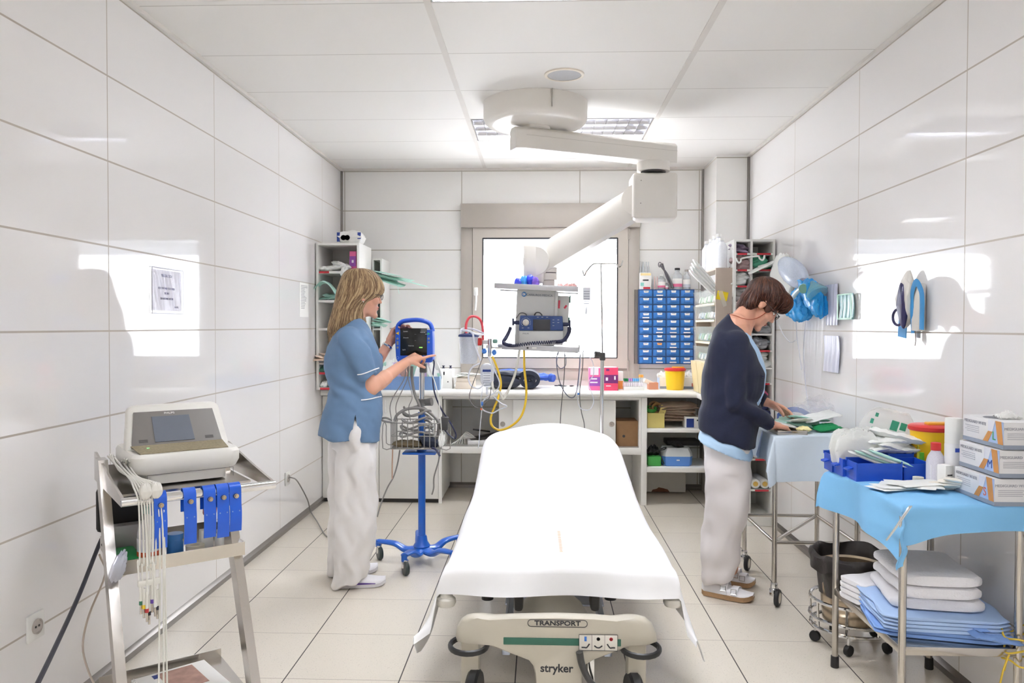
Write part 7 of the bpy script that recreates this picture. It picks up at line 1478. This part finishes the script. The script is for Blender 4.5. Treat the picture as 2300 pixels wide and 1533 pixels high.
# ------------------------------------------------------------------ on the dressing table
ZD = .797
def dt(x, y): return PZ(x, y, ZD)
ub = mat('ultramarine_bin', '1a4fc0', .4, var=.04)
def stack_bin(c, w, d, h, lab, rz=0):
    t = thing('storage_bin', lab, 'bin', c, rz, 'blue bins on the dressing table'); b = MB(); th = .004
    b.bb(-w/2, w/2, -d/2, d/2, 0, th); b.bb(-w/2+th, w/2-th, d/2-th, d/2, 0, h); b.bb(-w/2, -w/2+th, -d/2, d/2, 0, h*.9); b.bb(w/2-th, w/2, -d/2, d/2, 0, h); b.bb(-w/2+th, w/2-th, -d/2, -d/2+th, 0, h*.9); b.bb(-w/2-.003, w/2+.003, d/2-.006, d/2+.003, h-.012, h); b.build('tray', ub, t, local=True)
    b = MB(); b.prism([(-w/2-.001, -.02, h*.62), (-w/2-.001, .02, h*.62), (-w/2-.022, .02, h*.55), (-w/2-.022, -.02, h*.55)], (0, 0, 0), (0, 0, -.006)); b.build('label_grip', ub, t, local=True)
BX = ((1888, 1052), (1922, 1068), (1948, 1078), (2030, 1072))
bz = .075
stack_bin(V((1.255, 3.175, ZD)), .17, .088, bz, 'blue bin at the far corner of the blue drape'); stack_bin(V((1.262, 3.085, ZD)), .17, .088, bz, 'second blue bin from the far corner of the blue drape'); stack_bin(V((1.275, 2.99, ZD)), .17, .095, bz+.002, 'near blue bin holding syringe packs'); stack_bin(V((1.412, 3.0, ZD)), .09, .11, bz, 'right blue bin, empty, beside the red capped bottle'); stack_bin(V((1.41, 3.125, ZD)), .1, .12, bz+.022, 'back blue bin with a raised rim filled with packs')
for k in range(7): q = V((1.255+.02*math.sin(k), 3.16-.013*k, ZD+.095)); pk_(q, (.17, .018, .14), (.05*math.sin(k*3), .06*math.sin(k*2), .15*math.sin(k)), 140+k, pouch, 'upright white gauze pack in the far blue bins', 'gauze packs in the far blue bins', 'gauze_pack', .15, 5)
for k in range(5): pk_(V((1.39+.02*math.sin(k*2), 3.12, ZD+.1+.012*k)), (.2, .12, .03), (.2*math.sin(k), .2*math.sin(k*2), .3*math.sin(k)), 150+k, pouch, 'white dressing pack heaped on the back blue bin', 'dressing packs on the back bin', 'dressing_pack', .4)
cream_f = clear_mat('cream_film', 'f8f7ec', .16, .2); grn = mat('emerald_print', '3fa587', .5)
t = thing('printed_bag', 'clear bag with green print standing behind the white gauze packs', 'bag', (1.4, 3.15, ZD+.1)); MB().pillow((1.42, 3.21, ZD+.16), (.22, .03, .17), (.1, .2, 0), 4, .07).build('film', cream_f, t)
for x, y, w, h in ((1.44, .18, .03, .04), (1.475, .175, .025, .03), (1.36, .16, .03, .025), (1.35, .2, .012, .02), (1.37, .225, .012, .016)): MB().box((x, 3.19, ZD+y), (w, .002, h), 0, (0, .3, 0)).build('green_print', grn, t)
for k in range(4): pk_(V((1.26+.026*k*.8, 2.985-.008*k, ZD+.075+.004*k)), (.17, .03, .012), (0, .35, -.35+.1*k), 160+k, aqua if k % 2 else pouch, ('white', 'mint')[k % 2]+' syringe pack slanting out of the near blue bin', ('white', 'mint')[k % 2]+' syringe packs in the near blue bin', 'syringe_pack', .1)
p = V((1.54, 3.1, ZD)); sharps(p, .06, .075, PY(2095, 967, 3.05).z-ZD, 'large yellow sharps bin with a red lid on the dressing table')
t = thing('marker_pens', 'yellow card with a green marker beside the large sharps bin', 'card', (1.41, 3.07, ZD)); q = PY(2068, 1000, 3.07); MB().box((q.x, 3.07, q.z), (.025, .006, .13), .002, (0, .06, 0)).build('yellow_card', mat('lemon_card', 'e8e04a', .5), t); q = PY(2071, 1028, 3.058); MB().cyl((q.x, 3.058, q.z-.04), (q.x, 3.058, q.z+.022), .008, n=12).build('green_marker', mat('lime_green', '62c43a', .4), t); text('FCS', t, mat('olive_ink', '6f7a2a', .5), (PY(2066, 1005, 3.066).x, 3.066, PY(2066, 1005, 3.066).z), .014)
c = V((PY(2101, 1080, 2.89).x, 2.89, ZD)); t = thing('antiseptic_bottle', 'cloudy white bottle with a red cap on the dressing table', 'bottle', c); hb_ = PY(2097, 993, c.y).z-ZD
MB().lathe([(.029, 0), (.032, .004), (.032, hb_*.55), (.027, hb_*.68), (.016, hb_*.8), (.016, hb_*.85)], c).build('body', clear_mat('milky_bottle', 'e9e7f2', .88, .3), t); MB().lathe([(.0175, hb_*.82), (.0175, hb_*.985), (.015, hb_), (.001, hb_)], c, n=24).build('cap', mat('signal_red', 'cf2f2c', .4), t); MB().lathe([(.0325, .02), (.0325, hb_*.5)], c, cap=False, n=10).build('label', mat('pale_label', 'e6e6ea', .5), t)
for k, (x, y) in enumerate(((2062, 1086), (2083, 1091))): q = dt(x, y); MB().lathe([(.008, 0), (.019-.002*k, 0), (.019-.002*k, .026-.004*k), (.008, .026-.004*k), (.008, 0)], q, cap=False).build('tape_roll', mat('cream_tape', 'e9e2d0', .6), label=('cream tape roll in front of the red capped bottle, left of two', 'cream tape roll in front of the red capped bottle, right of two')[k], cat='tape')
R = random.Random(17)
for k in range(5): q = dt(2010+14*k, 1098); pk_(q+V((0, 0, .006+.004*k)), (.19, .1, .008), (R.uniform(-.05, .05), R.uniform(-.05, .05), R.uniform(-.6, .4)), 170+k, pouch, 'flat white packet spread on the blue drape in front of the bins', 'flat packets on the blue drape', 'flat_packet', .2)
for k in range(6): q = dt(2120+12*k, 1098+2*k); pk_(q+V((0, 0, .008+.006*k)), (.17, .045, .014), (R.uniform(-.1, .1), R.uniform(-.1, .1), -.5+R.uniform(-.3, .3)), 180+k, mat('ivory_wrapper', 'efe9dc', .4, var=.08), 'wrapped syringe lying before the glove cartons', 'wrapped syringes on the blue drape', 'wrapped_syringe', .25)
q = dt(2098, 1100); MB().cyl(q+V((-.012, 0, .012)), q+V((.014, -.004, .016)), .005, n=12).build('needle_cap', mat('hub_blue', '6f8fd8', .4), label='small blue needle cap on the flat packets', cat='cap')
box_thing('syringe_carton', 'small white carton leaning at the lowest glove carton', 'box', V((PY(2123, 1088, 2.83).x, 2.83, ZD)), (.035, .04, PY(2117, 1045, 2.81).z-ZD), paper, .3, prints=(('f', .5, .6, .6, .05, ink), ('f', .5, .45, .6, .05, ink), ('f', .5, .3, .6, .05, ink)))
q = PY(2141, 1070, 2.86); c = V((q.x, 2.86, ZD)); t = thing('spray_can', 'tall white spray can behind the stacked glove cartons', 'spray can', c); h = PY(2141, 938, 2.86).z-ZD; MB().lathe([(.029, 0), (.03, .003), (.03, h*.62), (.0285, h*.64)], c).build('can', mat('can_white', 'f1f1f2', .3), t); MB().lathe([(.0295, h*.64), (.0295, h*.98), (.027, h), (.001, h)], c).build('cap', white, t); b = MB(); b.box(c+V((0, -.0305, h*.55)), (.02, .002, .014)); b.build('logo', mat('royal_print', '3b55b8', .5), t)
# glove cartons
gw = mat('glove_carton_white', 'e3e2e2', .45, var=.02); gg = mat('grey_band_carton', '8d97a6', .5); fle_ = mat('forearm_print', 'c98d4c', .5, var=.15, scale=30); gwh = mat('gloved_hand_print', 'dedee6', .5); psky = mat('sky_panel', 'a9bfe4', .5, var=.05)
# corner of each stack: the edge between the long left face and the front face
GS = [('lowest', 2165, 1075, 1128, 'S', 'e0705a', .0), ('middle', 2172, 1005, 1066, 'M', '2d4a9c', .01), ('top', 2190, 947, 1013, 'L', '3aa35a', .018)]
ze = [ZD+.001, ZD+.001+.092, ZD+.001+.184]
for (nm, xl_, yt, yb_, let, colr, dx), z0 in zip(GS, ze):
    t = thing('glove_carton', 'white and grey glove carton with size %s, %s of the stack of three' % (let, nm), 'box', (1.474+dx*1.5, 2.555, z0), 0, 'glove cartons on the dressing table')
    # local: x to the right along the front face, y into depth
    W_, D_, Hh = .115, .24, .088
    MB().bb(0, W_, 0, D_, 0, Hh, .002).build('carton', gw, t, local=True)
    b = MB(); b.bb(-.0006, W_+.0006, -.0006, D_+.0006, 0, .014); b.build('grey_band', gg, t, local=True)
    # left long face (x = 0): photo panel near the corner
    b = MB(); b.bb(-.0008, 0, 0, .085, .014, Hh); b.build('sky_panel', psky, t, local=True)
    b = MB(); b.prism([(-.001, .085, .014), (-.001, .115, .014), (-.001, .085, .05), (-.001, .06, .05)], (0, 0, 0), (-.0006, 0, 0)); b.prism([(-.001, .0, .014), (-.001, .028, .014), (-.001, .045, Hh), (-.001, .012, Hh)], (0, 0, 0), (-.0006, 0, 0)); b.build('forearm_print', fle_, t, local=True)
    b = MB(); b.prism([(-.001, .085, .05), (-.001, .06, .05), (-.001, .045, Hh), (-.001, .085, Hh)], (0, 0, 0), (-.0006, 0, 0)); b.build('glove_print', gwh, t, local=True)
    lm = mat('size_'+let, colr, .5); text(let, t, lm, (-.0012, .052, .036), .04, (0, -1, 0), (0, 0, 1), local=True)
    text('MEDIGUARD WHITE', t, mat('carton_grey_ink', 'a0a0a8', .5), (-.001, .165, .07), .0145, (0, -1, 0), (0, 0, 1), local=True); text('MEDIGUARD WHITE', t, mat('carton_grey_ink', 'a0a0a8', .5), (.0585, -.001, .066), .0125, (1, 0, 0), (0, 0, 1), local=True)
    b = MB(); b2 = MB()
    for k in range(4): b.bb(-.001, 0, .14, .225-.01*(k % 2), .054-.0065*k, .0562-.0065*k); b2.bb(.012, .1-.01*(k % 2), -.001, 0, .050-.006*k, .0522-.006*k)
    for q in (b, b2): q.build('small_print', mat('carton_pale_ink', 'b4b4ba', .5), t, local=True)
    if nm == 'top': b = MB(); b.lathe([(.04, 0), (.04, .0006), (.001, .0006)], (.057, .14, Hh), n=28); b.build('opening', mat('slate_opening', '6a6c74', .6), t, local=True); MB().pillow((.07, .1, Hh+.008), (.07, .05, .025), None, 3, .6, sq=2).build('white_glove', white, t, local=True)

# lower shelf of the dressing table
ZL = .326
tw = mat('white_towel', 'f0eef0', .9, var=.03, bump=.3, bscale=120, sheen=.2); lb_ = mat('light_blue_linen', 'a9c3e8', .8, var=.06); lb2 = mat('mid_blue_linen', '7fa3dc', .8, var=.08)
def folded(name, c, w, d, h, rz, m, lab, seed, layers=2, group=None):
    t = thing(name, lab, 'linen', c, rz, group)
    for k in range(layers):
        hh = h/layers; z0 = hh*k; R_ = []
        for i in range(19):
            u = i/18; x = (u-.5)*w; e = .008*noise.noise(V((u*3, k*2.1, seed))); ring_ = []
            for j in range(24):
                a = 2*PI*j/24; y = d/2*math.copysign(abs(math.cos(a))**.35, math.cos(a)); z = hh/2*math.copysign(abs(math.sin(a))**.6, math.sin(a))
                q = 1 if 0 < i < 18 else .8
                ring_.append(V((x, y*q+e+.006*noise.noise(V((u*4, 3.3+k, seed))), z0+hh/2+z*q*(1+.12*noise.noise(V((u*3, y*9, seed+k))))+.010*math.sin(u*PI)*0)))
            R_.append(ring_)
        MB().ring_loft(R_).build('fold', m, t, local=True, angle=60)
    return t
cx_ = 1.38
folded('folded_linen', (1.39, 2.80, ZL+.001), .36, .42, .028, 1.35, lb2, 'mid blue linen at the bottom of the lower shelf stack', 1, 2)
folded('folded_linen', (1.385, 2.79, ZL+.030), .36, .40, .05, 1.45, lb_, 'thick light blue linen in the middle of the lower shelf stack', 2, 4)
folded('folded_towel', (1.385, 2.82, ZL+.082), .30, .30, .045, 1.4, tw, 'flat white towel on the light blue linen', 3, 1)
folded('folded_towel', (1.38, 2.81, ZL+.128), .32, .26, .085, 1.5, tw, 'plump folded white towel on top of the lower shelf stack', 4, 2)
folded('folded_towel', (1.285, 3.02, ZL+.001), .2, .14, .085, .3, tw, 'white towel pile at the far left of the lower shelf', 5, 4)
for k in range(3): pk_((1.5, 2.62+.05*k, ZL+.03+.012*k), (.16, .14, .02), (0, .15, .3*k), 200+k, lb2, 'blue linen corner spilling toward the near right leg', 'blue linen corners on the lower shelf', 'linen_corner', .4)
cd_ = mat('yellow_cord', 'd9b93c', .6)
b = MB(); R = random.Random(3); c = V((1.575, 2.585, .33))
b.tube([c+V((.04*math.cos(k*.8)+R.uniform(-.008, .008), .04*math.sin(k*.8), .06-.005*k+R.uniform(-.02, .02))) for k in range(28)], .0032, 6, 4); b.tube([c+V((-.04, -.02, -.02)), c+V((-.06, -.02, -.08)), c+V((-.065, -.01, -.16)), c+V((-.055, 0, -.3))], .003, 6); b.build('yellow_line', cd_, label='yellow cord wound around the near right table leg', cat='cord')
MB().tube([PX(2005, 1160, 1.6), PX(2040, 1161, 1.6), PX(2140, 1161, 1.6)], .002, 5, 0).build('white_cable', white, label='thin white line fixed low on the right wall behind the table', cat='cable')

# ------------------------------------------------------------------ on the instrument table
ZI = .842
def it(x, y): return PZ(x, y, ZI)
t = thing('instrument_tray', 'shallow steel instrument tray under the hand with the ring', 'tray', it(1780, 980)); A, Bq = PY(1746, 984, 3.87), PY(1814, 984, 3.87)
b = MB(); b.bb(A.x, Bq.x, 3.87, 4.05, ZI, ZI+.004); b.bb(A.x, Bq.x, 3.87, 3.874, ZI, ZI+.022, .001); b.bb(A.x, Bq.x, 4.046, 4.05, ZI, ZI+.022); b.bb(A.x, A.x+.004, 3.87, 4.05, ZI, ZI+.022); b.bb(Bq.x-.004, Bq.x, 3.87, 4.05, ZI, ZI+.022); b.build('pan', steel, t)
for k in range(7): q = it(1775+11*k, 967-2*(k % 3)); pk_(q+V((0, .02, .025+.008*k)), (.2, .12, .012), (R.uniform(-.2, .2), R.uniform(-.2, .2), R.uniform(-.8, .8)), 210+k, aqua if k % 3 else pouch, ('white' if k % 3 == 0 else 'mint')+' opened sterile wrapper on the wheeled table', ('white' if k % 3 == 0 else 'mint')+' wrappers on the wheeled table', 'sterile_wrapper', .45)
MB().pillow(it(1805, 972)+V((0, 0, .02)), (.07, .05, .03), None, 4, .2, sq=2).build('yellow_gauze', mat('pale_yellow_gauze', 'f0e6a8', .7), label='pale yellow gauze at the right of the steel tray', cat='gauze')
MB().pillow(it(1862, 972)+V((0, .05, .022)), (.14, .1, .03), (.1, -.1, .3), 5, .25, sq=3).build('green_cloth', mat('emerald_cloth', '0c8a50', .7), label='emerald green cloth at the right end of the wheeled table', cat='cloth')
for k in range(3): MB().pillow(it(1835+14*k, 955)+V((0, .1, .05+.02*k)), (.2, .16, .08), (.2*k, .2, .5*k), 220+k, .35, sq=2.5).build('clear_bag', clear_mat('crumpled_film', 'f4f4fc', .16, .08), label='crumpled clear plastic bag at the wall side of the wheeled table', cat='bag', group='clear bags on the wheeled table')
MB().surf(lambda u, v: it(1765, 948)+V((.2*u, .16+.01*math.sin(u*9), .07*math.sin(u*PI)*.6+.03*v)), 16, 4, th=.001).build('blue_edged_sheet', mat('blue_edge', '5a78c0', .5), label='blue edged paper sheet standing behind the hands', cat='sheet')
MB().surf(lambda u, v: PY(1712-14*v*(1-u), 965+55*v+8*math.sin(u*5), 3.95+.35*u)+V((0, 0, 0)), 14, 12, th=.0012).build('blue_flap', mat('sky_linen', 'b7cdee', .7), label='blue paper flap falling over the left edge of the wheeled table', cat='drape')
